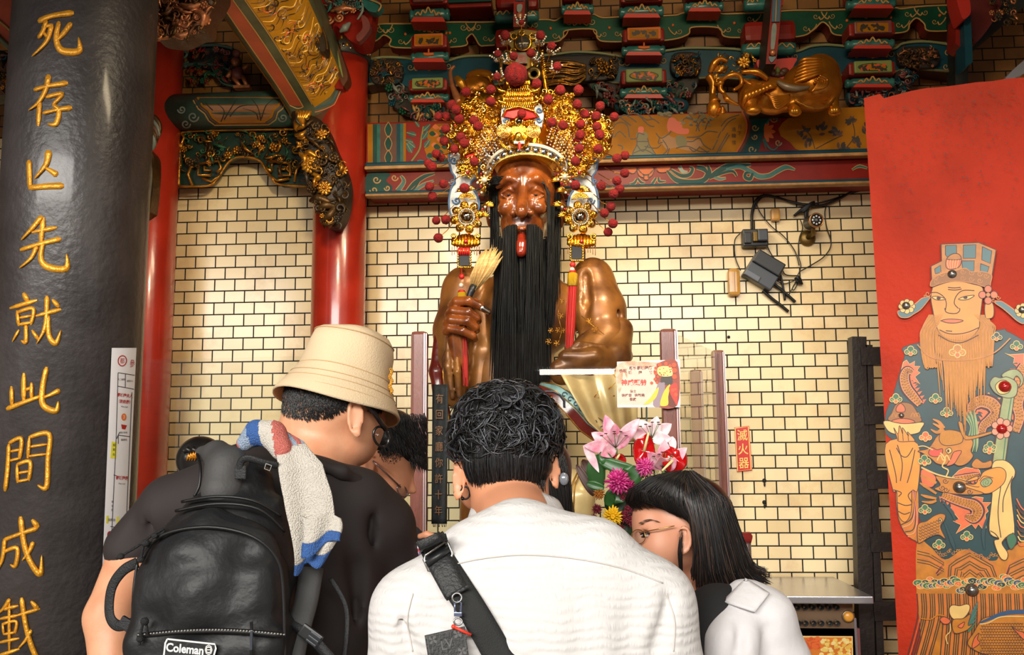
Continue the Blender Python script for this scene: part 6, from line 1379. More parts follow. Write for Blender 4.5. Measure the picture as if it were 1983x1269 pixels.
# --- wide right sleeve with pale folds, cuff opening and hem
mb = MB()
C = SDF(.02); C.chain(QL([(1200, 640, 40), (1190, 690, 70), (1130, 700, 110), (1080, 712, 120)]), [26*sS, 30*sS, 22*sS, 14*sS]); 
C.chain(QL([(1214, 690, 50), (1150, 690, 120), (1095, 690, 126)]), [12*sS, 15*sS, 10*sS], .012); C.chain(QL([(1090, 690, 124), (1120, 668, 118), (1170, 672, 106)]), [9*sS, 8*sS, 5*sS], .008)
C.into(mb, .006, LACQ, 2); mb.build('cuff', statue)
mb = MB()
HC = [(1040, 752, 96), (1068, 770, 112), (1098, 803, 118), (1124, 834, 110), (1174, 870, 98)]
def hcv(t):
    t = max(0, min(.9999, t))*4; i = int(t); q = t-i; return Vector(HC[i]).lerp(Vector(HC[i+1]), q)
def drape(u, v):
    a = hcv(v) + Vector((30-20*v, -26+14*v, 4)); b = Vector((1234, 704+v*152, 60-20*v)); top = Vector((1085+u*150, 712-u*6, 118-u*56))
    p = a.lerp(b, u); k = (1-v)**3; p = p*(1-k) + top*k
    f = (math.sin(u*26+v*1.5)*4+math.sin(u*11+1)*4)*(.3+v)
    return Q(p.x, p.y, p.z+f+14*math.sin(v*2.8))
mb.grid(drape, 60, 26, PALE); mb.build('sleeve_drape', statue, solid=.006, label='pale gold sleeve folds')
mb = MB()
def hem(o0, o1, lift):
    def f(u, v):
        a = hcv(u); d = hcv(u+.03) - hcv(u-.03); n = Vector((-d.y, d.x, 0)).normalized()
        o = o0+(o1-o0)*v; p = a - n*o*(.35+.65*math.sin(min(1, u*1.5)*PI/2)); return Q(p.x, p.y, p.z+lift+3*math.sin(u*9+v))
    return f
mb.grid(hem(-2, 18, 2), 30, 5, MAROON); mb.grid(hem(18, 42, 2), 30, 5, TEALR)
for k in (0, 21, 40): h = hem(k, k+1, 4); mb.tube([h(i/24, 0) for i in range(25)], .0022, GILT, n=5)
for i in range(9): h = hem(28, 29, 5)(.32+i*.08, 0); mb.tube([h + Vector((.012*math.cos(a)*(1-a/9), 0, .012*math.sin(a)*(1-a/9))) for a in [j*.7 for j in range(9)]], .0016, mat((40, 66, 84), .4), n=4)
g = random.Random(5)
for i in range(12):
    u, v = g.uniform(.2, .8), g.uniform(.1, .5); p = drape(u, v) + Vector((0, -.008, 0))
    mb.tube([p, p + Vector((g.uniform(-.05, .05), 0, g.uniform(-.06, .03)))], [.0022, .0005], GOLDP, n=4)
mb.build('hem_band', statue, solid=.0, label='maroon and teal embroidered sleeve hem')
mb = MB(); K = SDF(.02); K.chain(QL([(850, 650, 20), (846, 720, 30), (856, 800, 34), (878, 880, 30), (892, 910, 24)]), [10*sS, 14*sS, 14*sS, 10*sS, 3*sS]); K.into(mb, .006, MAROON, 2)
mb.tube(QL([(862, 640, 36), (858, 720, 46), (866, 800, 50), (890, 900, 36)]), [.004, .006, .004], GILT, n=6); mb.build('sleeve_lining', statue, label='maroon sleeve lining')
mb = MB(); K = SDF(.02); K.chain(QL([(896, 650, 40), (884, 700, 44), (880, 770, 44)]), [26*sS, 26*sS, 20*sS]); K.chain(QL([(930, 600, 20), (940, 680, 26), (930, 760, 26)]), [20*sS, 26*sS, 24*sS])
K.chain(QL([(868, 650, 66), (868, 710, 74), (876, 770, 70)]), [5*sS, 7*sS, 5*sS], .01); K.chain(QL([(884, 660, 68), (886, 720, 78), (890, 780, 70)]), [4*sS, 7*sS, 5*sS], .01); K.into(mb, .007, LACQ, 2); mb.build('raised_sleeve', statue)
# gold line embroidery on shoulder and chest
mb = MB()
def emb(x, y, w, r, n=5):
    for k in range(n): a = 2*PI*k/n; mb.tube(QL([(x+r*.4*math.cos(a+b)+r*.5*math.cos(a), y+r*.4*math.sin(a+b)+r*.5*math.sin(a), w) for b in [j*.9 for j in range(7)]]), .0011, GILT, n=4)
for x, y, w, r in ((1140,622,92,7),(1152,637,94,8),(1086,612,78,7),(1080,640,82,7),(1092,640,82,6),(1078,665,88,7),(1088,584,74,6),(1066,640,82,6),(1062,662,86,7)): emb(x, y, w, r)
for pts in ([(1086,580,74),(1080,610,80),(1088,640,84),(1078,680,90)], [(1126,612,88),(1142,626,94),(1160,640,94),(1170,648,92)], [(966,640,70),(967,700,74),(966,736,74)], [(1034,660,80),(1036,720,84)]): mb.tube(QL(pts), .0012, GILT, n=4)
mb.build('embroidery', statue, label='thin gold blossom embroidery')
# --- head
Hd = SDF(.012)
Hd.ell(Q(1018, 376, -6), (63*sS, 74*sS, 92*sS)); Hd.ell(Q(1012, 440, 14), (44*sS, 50*sS, 60*sS)); Hd.ell(Q(1014, 340, 20), (52*sS, 40*sS, 34*sS))
Hd.chain(QL([(1013, 345, 60), (1013, 372, 66), (1010, 398, 80), (1010, 410, 88)]), [9*sS, 8.5*sS, 11*sS, 12*sS], .012)
for x, w in ((994, 70), (1027, 72)): Hd.ell(Q(x, 413, w), (8*sS, 9*sS, 7*sS), .008)
for x in (997, 1024): Hd.ell(Q(x, 421, 80), (3.6*sS, 5*sS, 3*sS), .004, sub=True)
for x, q in ((984, -1), (1039, 1)):                                     # sockets, lids, brows, cheeks
    Hd.ell(Q(x, 374, 66), (16*sS, 14*sS, 11*sS), .012, sub=True); Hd.ell(Q(x, 376, 44), (14*sS, 15*sS, 10*sS), .006)
    Hd.chain(QL([(x-14, 374-q*0, 56), (x, 366, 61), (x+14, 373, 56)]), [2.2*sS, 2.8*sS, 2.2*sS], .004); Hd.chain(QL([(x-14, 378, 55), (x, 385, 59), (x+14, 379, 55)]), [2*sS, 2.4*sS, 2*sS], .004); Hd.chain(QL([(x-15, 386, 52), (x, 394, 56), (x+15, 386, 52)]), [2*sS, 2.6*sS, 2*sS], .006)
    Hd.chain(QL([(1013+q*12, 350, 62), (x, 346, 64), (x+q*20, 362, 52)]), [6*sS, 8*sS, 5*sS], .012)
    Hd.ell(Q(x+q*4, 404, 45), (17*sS, 18*sS, 16*sS), .016)
    Hd.chain(QL([(1011+q*21, 404, 66), (1011+q*28, 422, 60), (1011+q*36, 446, 48)]), [2.4*sS, 3*sS, 2*sS], .006, True)
    Hd.chain(QL([(1011+q*9, 336, 60), (1011+q*13, 318, 56)]), [1.8*sS, 1.2*sS], .006, True); Hd.chain(QL([(1011+q*20, 336, 56), (1011+q*26, 322, 50)]), [1.6*sS, 1*sS], .006, True)
    Hd.ell(Q(1018+q*69, 408, -14), (9*sS, 14*sS, 36*sS), .01); Hd.ell(Q(1018+q*71, 404, 2), (5*sS, 6*sS, 24*sS), .008, sub=True)
Hd.chain(QL([(994, 440, 66), (1010, 443, 72), (1028, 440, 66)]), [4*sS, 4*sS, 4*sS], .006)
Hd.ell(Q(1011, 460, 66), (11*sS, 22*sS, 13*sS), .006, sub=True); Hd.chain(QL([(996, 470, 52), (1011, 478, 58), (1026, 470, 52)]), [5*sS, 5*sS, 5*sS], .008)
Hd.cap(Q(1014, 470, -20), Q(1014, 540, -20), 34*sS, 42*sS)
mb = MB(); Hd.into(mb, .0042, FACE, 2); mb.build('head', statue)
for x in (985, 1038):
    mb = MB(); mb.ell(Q(x, 376, 47), (11.5*sS, 10*sS, 8*sS), mat((96, 84, 70), .1, 0, 'glass_eye', coat=1), n=18); mb.ell(Q(x, 377, 53), (4.6*sS, 5*sS, 4.6*sS), mat((26, 24, 22), .1, 0, 'pupil', coat=1), n=12); mb.build('eye', statue)
mb = MB(); T = SDF(.008); T.chain(QL([(1010, 456, 58), (1010, 474, 72), (1009, 488, 78)]), [9*sS, 11*sS, 11*sS]); T.ell(Q(1009, 480, 76), (12*sS, 8*sS, 16*sS)); T.into(mb, .004, mat((134, 40, 22), .2, 0, 'tongue_lacquer', coat=.8), 2); mb.build('tongue', statue, label='long red-brown tongue')
mb = MB(); mb.ell(Q(1011, 449, 58), (10*sS, 6*sS, 3*sS), mat((190, 150, 90), .3), n=12); mb.tube(QL([(1000, 445, 70), (1010, 444, 76), (1021, 445, 70)]), 1.4*sS, mat((110, 34, 20), .25, coat=.6), n=6); mb.build('lip', statue)
def strands(mb, n, top, bot, r=(.0016, .0005), m=None, seed=1, wav=1.5, mid=None):
    """hair strands from a top line to a bottom line (pixel, pixel, w)"""
    g = random.Random(seed)
    for i in range(n):
        u = (i+g.random())/n; a = Vector(interp_(top, u)); b = Vector(interp_(bot, u)) + Vector((g.uniform(-3, 3), g.uniform(-14, 10), g.uniform(-5, 5))); a = a + Vector((g.uniform(-1.5, 1.5), g.uniform(-1.5, 1.5), g.uniform(-4, 2)))
        c = a.lerp(b, .33) + Vector((g.uniform(-wav, wav), 0, g.uniform(-1, 4))); d = a.lerp(b, .66) + Vector((g.uniform(-wav, wav), 0, g.uniform(-2, 3)))
        if mid is not None: c += Vector(mid)*.7; d += Vector(mid)
        mb.tube(QL([tuple(a), tuple(c), tuple(d), tuple(b)]), [r[0], r[0], r[0]*.9, r[1]], m or HAIRS, n=4, cap=False)
def interp_(pts, u):
    t = u*(len(pts)-1); i = min(int(t), len(pts)-2); f = t-i; return tuple(pts[i][k]*(1-f)+pts[i+1][k]*f for k in range(3))
mb = MB()
strands(mb, 90, [(974,446,64),(984,437,74),(1000,436,80)], [(958,740,96),(985,760,104),(1000,750,106)], (.0022, .0006), seed=2)
strands(mb, 90, [(1021,436,80),(1038,436,74),(1050,448,62)], [(1014,750,108),(1034,750,104),(1052,740,96)], (.0022, .0006), seed=3)
mb.build('moustache', statue)
mb = MB(); strands(mb, 260, [(962,450,40),(990,490,66),(1010,500,70),(1034,490,64),(1066,450,34)], [(950,740,82),(985,760,98),(1010,770,100),(1034,760,96),(1066,730,80)], (.0026, .0006), seed=4)
strands(mb, 200, [(958,470,20),(1010,510,50),(1070,470,20)], [(958,740,74),(1010,770,90),(1066,740,74)], (.003, .0008), seed=5); mb.build('beard', statue)
mb = MB(); strands(mb, 80, [(950,352,20),(956,352,30),(962,356,34)], [(950,470,10),(958,480,30),(968,500,40)], (.0024, .0006), seed=6)
strands(mb, 60, [(1078,340,10),(1084,340,6)], [(1064,640,70),(1084,560,40)], (.0022, .0006), seed=7); strands(mb, 40, [(1066,400,44),(1074,400,36)], [(1056,620,76),(1072,640,70)], (.002, .0006), seed=8); mb.build('side_hair', statue)
mb = MB()
for i in range(60):
    g = random.Random(i); y = 344+g.uniform(0, 16); x = 977-g.uniform(0, 20); mb.tube(QL([(x+6, y-2, 60), (x-4, y-3, 62), (x-16+g.uniform(-4, 4), y+8, 46), (x-18+g.uniform(-5, 3), y+26+g.uniform(0, 20), 34)]), [.0012, .0016, .0012, .0003], HAIRS, n=4, cap=False)
mb.build('eyebrow', statue); mb = MB()
for i in range(90):
    g = random.Random(i+99); u = g.random(); mb.tube(QL([(1036+u*10, 345+u*6+g.uniform(-3, 3), 64), (1050+u*6, 350+u*8, 64), (1062+g.uniform(-3, 3), 372+u*8, 58), (1063+g.uniform(-3, 3), 420+u*60, 56), (1061+g.uniform(-3, 3), 450+u*50, 60)]), [.0012, .0018, .0018, .0012, .0003], HAIRS, n=4, cap=False)
mb.build('eyebrow', statue)
# --- raised hand with curled fingers
Hn = SDF(.007); W0 = 96
Hn.ell(Q(880, 622, W0-24), (18*sS, 20*sS, 36*sS)); Hn.cap(Q(884, 650, W0-30), Q(890, 700, W0-40), 19*sS, 21*sS)
for pts, r in (([(876,592,W0-8),(884,584,W0+4),(907,583,W0+12),(930,594,W0+6),(944,603,W0-2)], [9,9,9,7.5,6]), ([(870,610,W0-4),(878,602,W0+6),(907,605,W0+14),(924,616,W0+6),(926,622,W0-8)], [9,9,9,7.5,7]), ([(866,626,W0-4),(874,619,W0+6),(905,622,W0+14),(921,634,W0+6),(923,640,W0-8)], [9,9,9,7.5,7]), ([(864,642,W0-6),(870,636,W0+2),(896,641,W0+10),(916,651,W0+4),(920,657,W0-8)], [8,8,8,7,6.5]), ([(884,602,W0-30),(900,590,W0-34),(920,584,W0-26)], [10,9,7])):
    Hn.chain(QL(pts), [q*sS for q in r], .004)
mb = MB(); Hn.into(mb, .0036, FACE, 2); mb.build('hand', statue)
mb = MB(); S1 = SDF(.004); S1.chain(QL([(934,597,W0+8),(946,604,W0+2)]), [6.4*sS, 5.2*sS]); S1.into(mb, .0028, SILVER, 1); mb.build('nail_guard', statue, label='silver fingertip guard')
# --- feather fan held in the hand
fan = thing('feather_fan', 'cream feather fan with dark grip held upright in the hand of the statue', 'fan', Q(915, 575, W0-12))
FE = mat((226, 190, 124), .6, 0, 'cream_feather', bump=.2, bscale=150, var=.35, vscale=25, stretch=(1, 1, 6)); g = random.Random(21)
mb = MB()
for i in range(34):
    u = i/33; tx, ty = 930+u*42+g.uniform(-3, 3), 500-44*math.sin(u*1.7)+u*36+g.uniform(-8, 8); bx, by = 910+u*12, 566-u*4; w = W0-10+g.uniform(-5, 5); mx_, my_ = (tx*.5+bx*.5)-5*(1-u)+3*u, ty*.5+by*.5
    a, b, c, d = Q(bx, by, w), Q(mx_, my_, w+3), Q(tx*.75+bx*.25, ty*.75+by*.25-1, w+3), Q(tx, ty, w)
    mb.tube([a, b, c, d], [.003, .009, .009, .001], FE, n=6, flat=.35, up=(0, 1, 0)); mb.tube([a+Vector((0, -.006, 0)), b+Vector((0, -.006, 0)), d+Vector((0, -.003, 0))], .0011, mat((196, 150, 84), .5), n=4)
mb.build('feathers', fan)
mb = MB(); mb.tube(QL([(918,552,W0-8),(912,566,W0-8),(903,590,W0-10),(890,650,W0-16)]), [.016, .014, .01, .007], mat((34, 36, 38), .35, 0, 'fan_grip'), n=10); mb.build('grip', fan)

# --- pale lower robe glimpsed below the sleeve, and plinth
mb = MB(); K = SDF(.02); K.chain(QL([(1118, 925, 60), (1124, 960, 66), (1122, 1100, 60)]), [16*sS, 26*sS, 30*sS]); K.chain(QL([(1104, 915, 70), (1108, 1000, 86), (1106, 1100, 80)]), [8*sS, 10*sS, 10*sS]); K.into(mb, .007, PALE, 2)
for k in (0, 6): mb.tube(QL([(1126-k, 912, 84), (1112-k, 940, 92), (1110-k, 1000, 98)]), .003, GOLDP, n=5)
mb.build('lower_robe', statue)
mb = MB(); q = Q(985, 1200); mb.bbox((q.x, YS, .2), (.95, .75, .4), mat((96, 50, 36), .4, 0, 'plinth_wood'), .02); mb.build('plinth', statue)
# ================================================================== the ceremonial crown
crown = thing('ceremonial_crown', 'tall golden crown with red pompoms, mirrors and hanging side flaps on the statue', 'crown', Q(1018, 345, 0))
GB = mat((236, 178, 62), .2, 1.0, 'bright_gold', bump=.3, bscale=120); GD = mat((206, 142, 40), .28, 1.0, 'deep_gold', bump=.3, bscale=120); GL = mat((246, 206, 112), .16, 1.0, 'pale_gold')
PEARL = mat((232, 220, 196), .15, .3, 'pearl', coat=.6); MIR = mat((196, 206, 220), .05, 1.0, 'mirror'); FELT = mat((206, 212, 214), .7, 0, 'white_felt', bump=.2, bscale=120); FBL = mat((70, 104, 146), .6, 0, 'blue_cord')
POM = mat((136, 8, 10), .9, 0, 'red_wool', bump=.8, bscale=160, var=.5, vscale=60, col2=(96, 6, 8)); RED2 = mat((190, 24, 20), .5, 0, 'red_felt'); YK = YS-.02
ck = lambda x, y, w=0: Q(x, y, w)
C1 = lambda x, y: (800+x/4.231, 20+y/4.231); C2 = lambda x, y: (800+x/4.231, 280+y/4.231)
# skull cap that carries everything
mb = MB(); K = SDF(.03); K.ell(Q(1018, 300, -10), (70*sS, 80*sS, 66*sS)); K.ell(Q(1012, 240, -6), (60*sS, 50*sS, 60*sS)); K.ell(Q(1010, 180, -10), (40*sS, 34*sS, 50*sS)); K.ell(Q(1018, 352, 24), (58*sS, 90*sS, 34*sS), sub=True)
K.into(mb, .012, GD, 2); mb.build('cap', crown)
# beaded band with mirrors
def band(u, v):
    a = PI*(1.0-u); x = 1021+70*math.cos(a)*(1+.0*v); y = 348-(48+13*(1-v)*1.0)*math.sin(a)**.8 - (1-v)*12*.6; w = 20+62*math.sin(a)**.7
    return Q(x + (1-v)*8*math.cos(a), y, w+2*(1-v))
mb = MB(); mb.grid(band, 50, 6, FELT); 
for vv in (0, .12, .9, 1.0):
    for i in range(110): mb.ell(band(i/109, vv) + Vector((0, -.006, 0)), .0026 if vv in (0, 1.0) else .0022, PEARL if vv < .5 else GL, n=6)
mb.build('headband', crown, solid=.006, label='white beaded headband')
for i in range(13):
    u = .07+i*.0717; mb = MB(); c = band(u, .48) + Vector((0, -.006, 0)); d = Vector((math.cos(PI*(1-u))*.6, -1, .1)).normalized()
    mb.lathe(c, [(.017, -.004), (.018, 0), (.016, .003)], GL, n=18, axis=d); mb.lathe(c, [(.0145, .0), (.0145, .0035), (.001, .0045)], MIR, n=18, axis=d); mb.build('mirror', crown)
# silver bead plumes over the band
plm = {-1: MB(), 1: MB()}; g = random.Random(2)
for i in range(34):
    u = i/33; a = PI*(1-u)
    if .36 < u < .64: continue
    b = band(u, 0); mb = plm[1 if u > .5 else -1]
    for k in range(9):
        t = k/8; mb.ell(b + Vector((math.cos(a)*.06*t*(1 if u > .5 else 1), -.01-.02*math.sin(t*3), .085*t+.02*math.sin(a))), .0042-.001*t, [PEARL, SILVER][i % 2], n=6)
for i in range(26):
    q = 1 if i % 2 else -1; x = 1018+q*g.uniform(34, 76); y = g.uniform(268, 320)
    ptube(plm[q], [(x, y, 60), (x+q*6, y-8, 66), (x+q*12, y-4, 60)], [1, 2.4, .5], YS, [SILVER, GL][i % 2], n=5)
for q in (-1, 1): plm[q].build('bead_plume', crown, label='silver bead plume')
# lion mask
mb = MB(); L_ = SDF(.012); L_.ell(Q(1005, 258, 78), (32*sS, 22*sS, 24*sS)); L_.ell(Q(1005, 276, 92), (20*sS, 16*sS, 12*sS)); L_.ell(Q(975, 254, 94), (15*sS, 9*sS, 14*sS)); L_.ell(Q(1033, 254, 94), (15*sS, 9*sS, 14*sS)); L_.ell(Q(1004, 264, 104), (8*sS, 8*sS, 8*sS)); L_.ell(Q(1005, 281, 106), (13*sS, 6*sS, 5*sS), .004, sub=True); L_.into(mb, .0045, GB, 1)
for cx, n in ((975, 5), (1033, 5), (1004, 3)):
    for k in range(n): r = (13-k*2.6) if cx != 1004 else 8-k*2.4; cy = 254 if cx != 1004 else 263; mb.tube(QL([(cx+r*math.cos(a*.45), cy+r*math.sin(a*.45), 99+k*2.2+(6 if cx == 1004 else 0)) for a in range(14)]), .002, GL, n=5, closed=True)
for k in range(40): a = PI*k/39; ptube(mb, [(1005+34*math.cos(a), 268+22*math.sin(a), 84), (1005+44*math.cos(a), 272+28*math.sin(a), 80)], [1.6, .4], YS, GB, n=4, smooth=False)
mb.build('lion_mask', crown)
mb = MB()
for i in range(7): mb.box(Q(996.5+i*3, 276, 106), (2.5*sS, .006, 5*sS), mat((236, 226, 206), .3))
mb.build('teeth', crown); mb = MB(); T = SDF(.004); T.chain(QL([(1006, 278, 104), (1006, 290, 108)]), [4.4*sS, 2*sS]); T.into(mb, .003, RED2, 1); mb.build('tongue', crown)
# red arch with gem, pagoda
mb = MB(); mb.prism(QL([(974,225,86),(980,214,88),(1000,208,92),(1020,210,92),(1036,217,88),(1042,226,86),(1022,230,90),(994,229,90)]), (0, .02, 0), RED2); mb.tube(QL([(972,227,90),(980,212,92),(1004,206,96),(1034,215,92),(1044,228,88)]), .004, GB, n=8)
for i in range(14): mb.tube(QL([(982+i*4, 243, 88), (980+i*4, 236+3*math.sin(i), 94), (986+i*4, 232, 90)]), [.003, .004, .001], GB, n=5)
mb.lathe(Q(1005, 235, 94), [(.02, 0), (.021, .006), (.016, .009)], GL, n=20, axis=(0, -1, 0)); mb.lathe(Q(1005, 235, 98), [(.014, 0), (.009, .008), (.001, .01)], mat((24, 12, 10), .08, coat=1), n=16, axis=(0, -1, 0)); mb.build('arch_ornament', crown)
mb = MB()
for y, w_, h in ((205, 66, 9), (196, 58, 10), (185, 50, 12), (173, 40, 10), (164, 46, 8)): a = Q(1004, y, 74); mb.bbox(a, (w_*sS, .05, h*sS), GD, .004); 
for y, w_ in ((205, 66), (190, 56), (172, 44)):
    for i in range(int(w_/4)): mb.tube(QL([(1004-w_/2+2+i*4, y+6, 92), (1004-w_/2+2+i*4, y-6, 90)]), .0026, [GB, GL, GD][i % 3], n=5)
for q in (-1, 1):
    for y in (200, 178): ptube(mb, [(1004+q*24, y, 88), (1004+q*36, y-3, 88), (1004+q*44, y-12, 86)], [4, 4, 1], YS, GB, n=6)
mb.build('pagoda', crown)
for x, q in ((980, -1), (1044, 1)):
    mb = MB(); mb.prism(QL([(x-8,206,80),(x+4,202,80),(x+9,222,80),(x+5,246,80),(x-7,244,80),(x-10,224,80)]), (0, .02, 0), FELT)
    for y in (213, 232): mb.tube([Q(x+q*a, b, 82) for a, b in spiral(0, y, 6, 1.2, 0, 1, 12)], .0032, FBL, n=5)
    mb.build('felt_cloud', crown)
# crest plaque with mirror oval and dragon bands
mb = MB(); OLV = mat((118, 96, 48), .3, .8, 'antique_gold'); mb.prism(QL([(986,62,30),(1010,56,30),(1040,60,30),(1046,80,30),(1034,96,30),(1042,120,30),(1020,134,30),(990,132,30),(980,110,30),(990,92,30),(978,76,30)]), (0, .02, 0), OLV)
mb.lathe(Q(1013, 84, 34), [(.036, 0), (.04, .004), (.034, .007)], GD, n=24, axis=(0, -1, 0)); mb.lathe(Q(1013, 84, 35), [(.032, .004), (.032, .008)], mat((150, 146, 132), .12, .9), n=24, axis=(0, -1, 0)); mb.box(Q(1014, 84, 40), (.04, .003, .004), PEARL)
mb.box(Q(1010, 113, 36), (.05, .01, .05), mat((150, 140, 128), .2, .7)); text(mb, '司', 1010, 114, 16, lambda x, y: Q(x, y, 39), RED2)
for x, y, r in ((995,70,6),(1032,70,6),(994,100,6),(1032,100,7),(1010,64,5),(986,118,6),(1036,124,6)): mb.tube(QL([(x+r*math.cos(a*.5), y+r*math.sin(a*.5), 36) for a in range(13)]), .003, GB, n=5)
mb.build('crest_plaque', crown)
mb = MB(); mb.tube(QL([(1046,96,36),(1050,130,40),(1056,160,44),(1060,190,50)]), [.008, .014, .018, .008], GD, n=8, flat=.6); 
for k in range(22): y = 100+k*4; x = 1047+(y-96)*.13; mb.tube(QL([(x-3, y, 46), (x+5, y-3, 48)]), .003, GB, n=5)
mb.build('dragon_band', crown); mb = MB(); mb.tube(QL([(974,100,36),(970,130,40),(972,160,44)]), [.006, .009, .006], OLV, n=8); mb.build('side_rod', crown); mb = MB(); mb.lathe(Q(1034, 143, 40), [(.03, 0), (.034, .006), (.02, .008), (.014, 0)], OLV, n=22, axis=(0, -1, 0)); mb.build('ring_ornament', crown)
# filigree wings
def wing(poly_, n, seed, extra):
    m = MB(); boss(m, poly_, YK, .03, GD, 22); carve(m, min(p[0] for p in poly_), min(p[1] for p in poly_), max(p[0] for p in poly_), max(p[1] for p in poly_), YK-.06, n, [GB, GB, GD, GL], 3, 7.5, inpoly(poly_), 30, seed)
    g = random.Random(seed); f = inpoly(poly_)
    for _ in range(extra):
        x, y = g.uniform(850, 1200), g.uniform(150, 345)
        if f(x, y): m.ell(Q(x, y, 60+g.uniform(0, 16)), .005, [PEARL, GL, SILVER, RUBY][_ % 4], n=7)
    for _ in range(70):                      # feathered gold sprays
        x, y = g.uniform(850, 1200), g.uniform(150, 345)
        if not f(x, y): continue
        a = math.atan2(y-300, x-1015)+g.uniform(-.5, .5)
        for k in range(5): b = a+(k-2)*.16; ptube(m, [(x, y, 52), (x+8*math.cos(b), y+8*math.sin(b), 62), (x+17*math.cos(b), y+17*math.sin(b), 56)], [.8, 1.3, .3], YS, [GB, GL][k % 2], n=4)
    return m.build('filigree_wing', crown)
wing([(985,170),(960,178),(930,176),(905,186),(892,210),(880,232),(866,250),(862,280),(880,300),(910,318),(938,326),(950,300),(968,276),(970,250),(984,232),(986,205)], 230, 51, 130)
wing([(1028,172),(1060,178),(1085,172),(1108,184),(1118,208),(1150,216),(1176,226),(1186,250),(1180,290),(1160,310),(1128,330),(1100,326),(1088,300),(1066,278),(1062,252),(1046,236),(1034,205)], 250, 52, 140)
# white felt flaps
def flap(q, cx0):
    m = MB(); F_ = lambda dx, y, w=24: Q(cx0 + q*dx, y, w)
    pts = [(-18,250),(4,238),(24,246),(30,270),(22,286),(34,300),(30,330),(22,345),(32,372),(34,400),(24,425),(-10,430),(-26,404),(-24,380),(-10,356),(-26,336),(-30,300),(-22,280)]
    fr = catmull([(x, y, 0) for x, y in pts], 5, True); m.prism([F_(p.x, p.y) for p in fr], (0, .015, 0), FELT)
    m.tube([F_(p.x*.96, p.y, 26) for p in fr], .0042, FBL, n=6, closed=True)
    for x, y, r, s_ in ((20,262,8,1),(24,310,8,-1),(-20,318,8,1),(26,352,7,1),(-16,276,7,-1),(18,388,8,1)): m.tube([F_(x+s_*a, b, 27) for a, b in [(p[0], p[1]) for p in spiral(0, y, r, 1.3, 0, 1, 14)]], .0036, FBL, n=6)
    o = m.build('side_flap', crown, label='white felt flap edged with blue cord')
    m = MB()                                  # little pagoda ornament
    for y, w_, h in ((262,26,10),(276,30,10),(290,26,14),(306,32,12),(322,36,10)): m.bbox(F_(-4, y, 34), (w_*sS, .02, h*sS), GB if h < 12 else GD, .005)
    for y in (270, 300): m.tube([F_(-16, y, 46), F_(-4, y+4, 50), F_(8, y, 46)], .008, RED2, n=8)
    for y, w_ in ((262, 28), (284, 28), (314, 36)):
        for k in range(int(w_/3.5)): m.tube([F_(-4-w_/2+k*3.5, y+5, 44), F_(-4-w_/2+k*3.5, y-5, 44)], .0022, GL, n=5)
    for k in range(16): a = 2*PI*k/16; m.ell(F_(-4+20*math.cos(a), 318+16*math.sin(a), 42), .006, GB, n=7)
    for k in range(18):
        a = random.Random(k); m.tube([F_(-24+a.random()*40, 320+a.random()*24, 46) + Vector((.012*math.cos(b), -.002*b, .012*math.sin(b))) for b in [j*.8 for j in range(7)]], [.003, .002], GB, n=5)
    m.lathe(F_(-4, 334, 50), [(.014, 0), (.016, .004), (.012, .006)], GL, n=16, axis=(0, -1, 0)); m.ell(F_(-4, 334, 54), .009, RUBY, n=10); m.build('pagoda_ornament', o)
    m = MB()                                  # phoenix swirl and outer leaves
    for k in range(12):
        a = .2+k*.22; m.tube([F_(-2, 372, 44), F_(-2+14*math.cos(a), 372-12*math.sin(a), 52), F_(-2+24*math.cos(a), 376-22*math.sin(a)*.8, 46)], [.002, .006, .001], [GB, GL][k % 2], n=5)
    for k in range(4): m.tube([F_(-2+(16-k*3)*math.cos(a*.3), 386-(12-k*2.4)*math.sin(a*.3), 44+k*2) for a in range(12)], .0028, GB, n=5)
    for x, y in ((-44,290),(-50,310),(-40,330),(-46,350),(-36,370),(-44,398),(-34,418),(-48,270)):
        for k in range(5): a = PI*.55+k*.4; m.tube([F_(x*.7, y, 30), F_(x+8*math.cos(a), y-7*math.sin(a), 38), F_(x+15*math.cos(a), y-11*math.sin(a), 32)], [.002, .005, .001], [GB, GD, GL][k % 3], n=5)
        m.ell(F_(x*.85, y+3, 40), .006, PEARL, n=7); m.ell(F_(x*.85+5, y+7, 40), .005, RUBY if y % 20 else PEARL, n=7)
    m.build('gilt_leaves', o)
    m = MB(); c = F_(-2, 421, 40)             # domed mirror in a petal ring
    for k in range(8): a = 2*PI*k/8+.2; rr = Matrix.Rotation(-a, 3, 'Y'); m.ell(c + Vector((math.cos(a)*24*sS, 0, math.sin(a)*24*sS)), (.022, .012, .019), [GB, GL][k % 2], n=10, rot=rr); m.ell(c + Vector((math.cos(a)*24*sS, -.01, math.sin(a)*24*sS)), .008, GB, n=7)
    for k in range(28): a = 2*PI*k/28; m.ell(c + Vector((math.cos(a)*15.5*sS, -.012, math.sin(a)*15.5*sS)), .0032, PEARL, n=6)
    m.build('petal_ring', o); m = MB(); m.lathe(c + Vector((0, -.006, 0)), [(.028, 0), (.027, .008), (.022, .018), (.012, .025), (.001, .028)], mat((186, 176, 156), .06, 1.0, 'dark_mirror'), n=28, axis=(0, -1, 0)); m.build('domed_mirror', o)
    m = MB()                                  # bat ornament
    for k in range(9): a = (k-4)*.24; m.tube([F_(0+k*6-24, 462-8*math.cos(a*1.6), 36), F_(k*6-24, 470+5*math.cos(a), 42), F_(k*5.4-22, 478+4*math.cos(a*2), 38)], [.008, .01, .004], [GB, GD][k % 2], n=6)
    for s_ in (-1, 1): m.tube([F_(s_*a, b, 40) for a, b in spiral(24, 458, 8, 1.2, 1, 1, 12)], .004, GB, n=6)
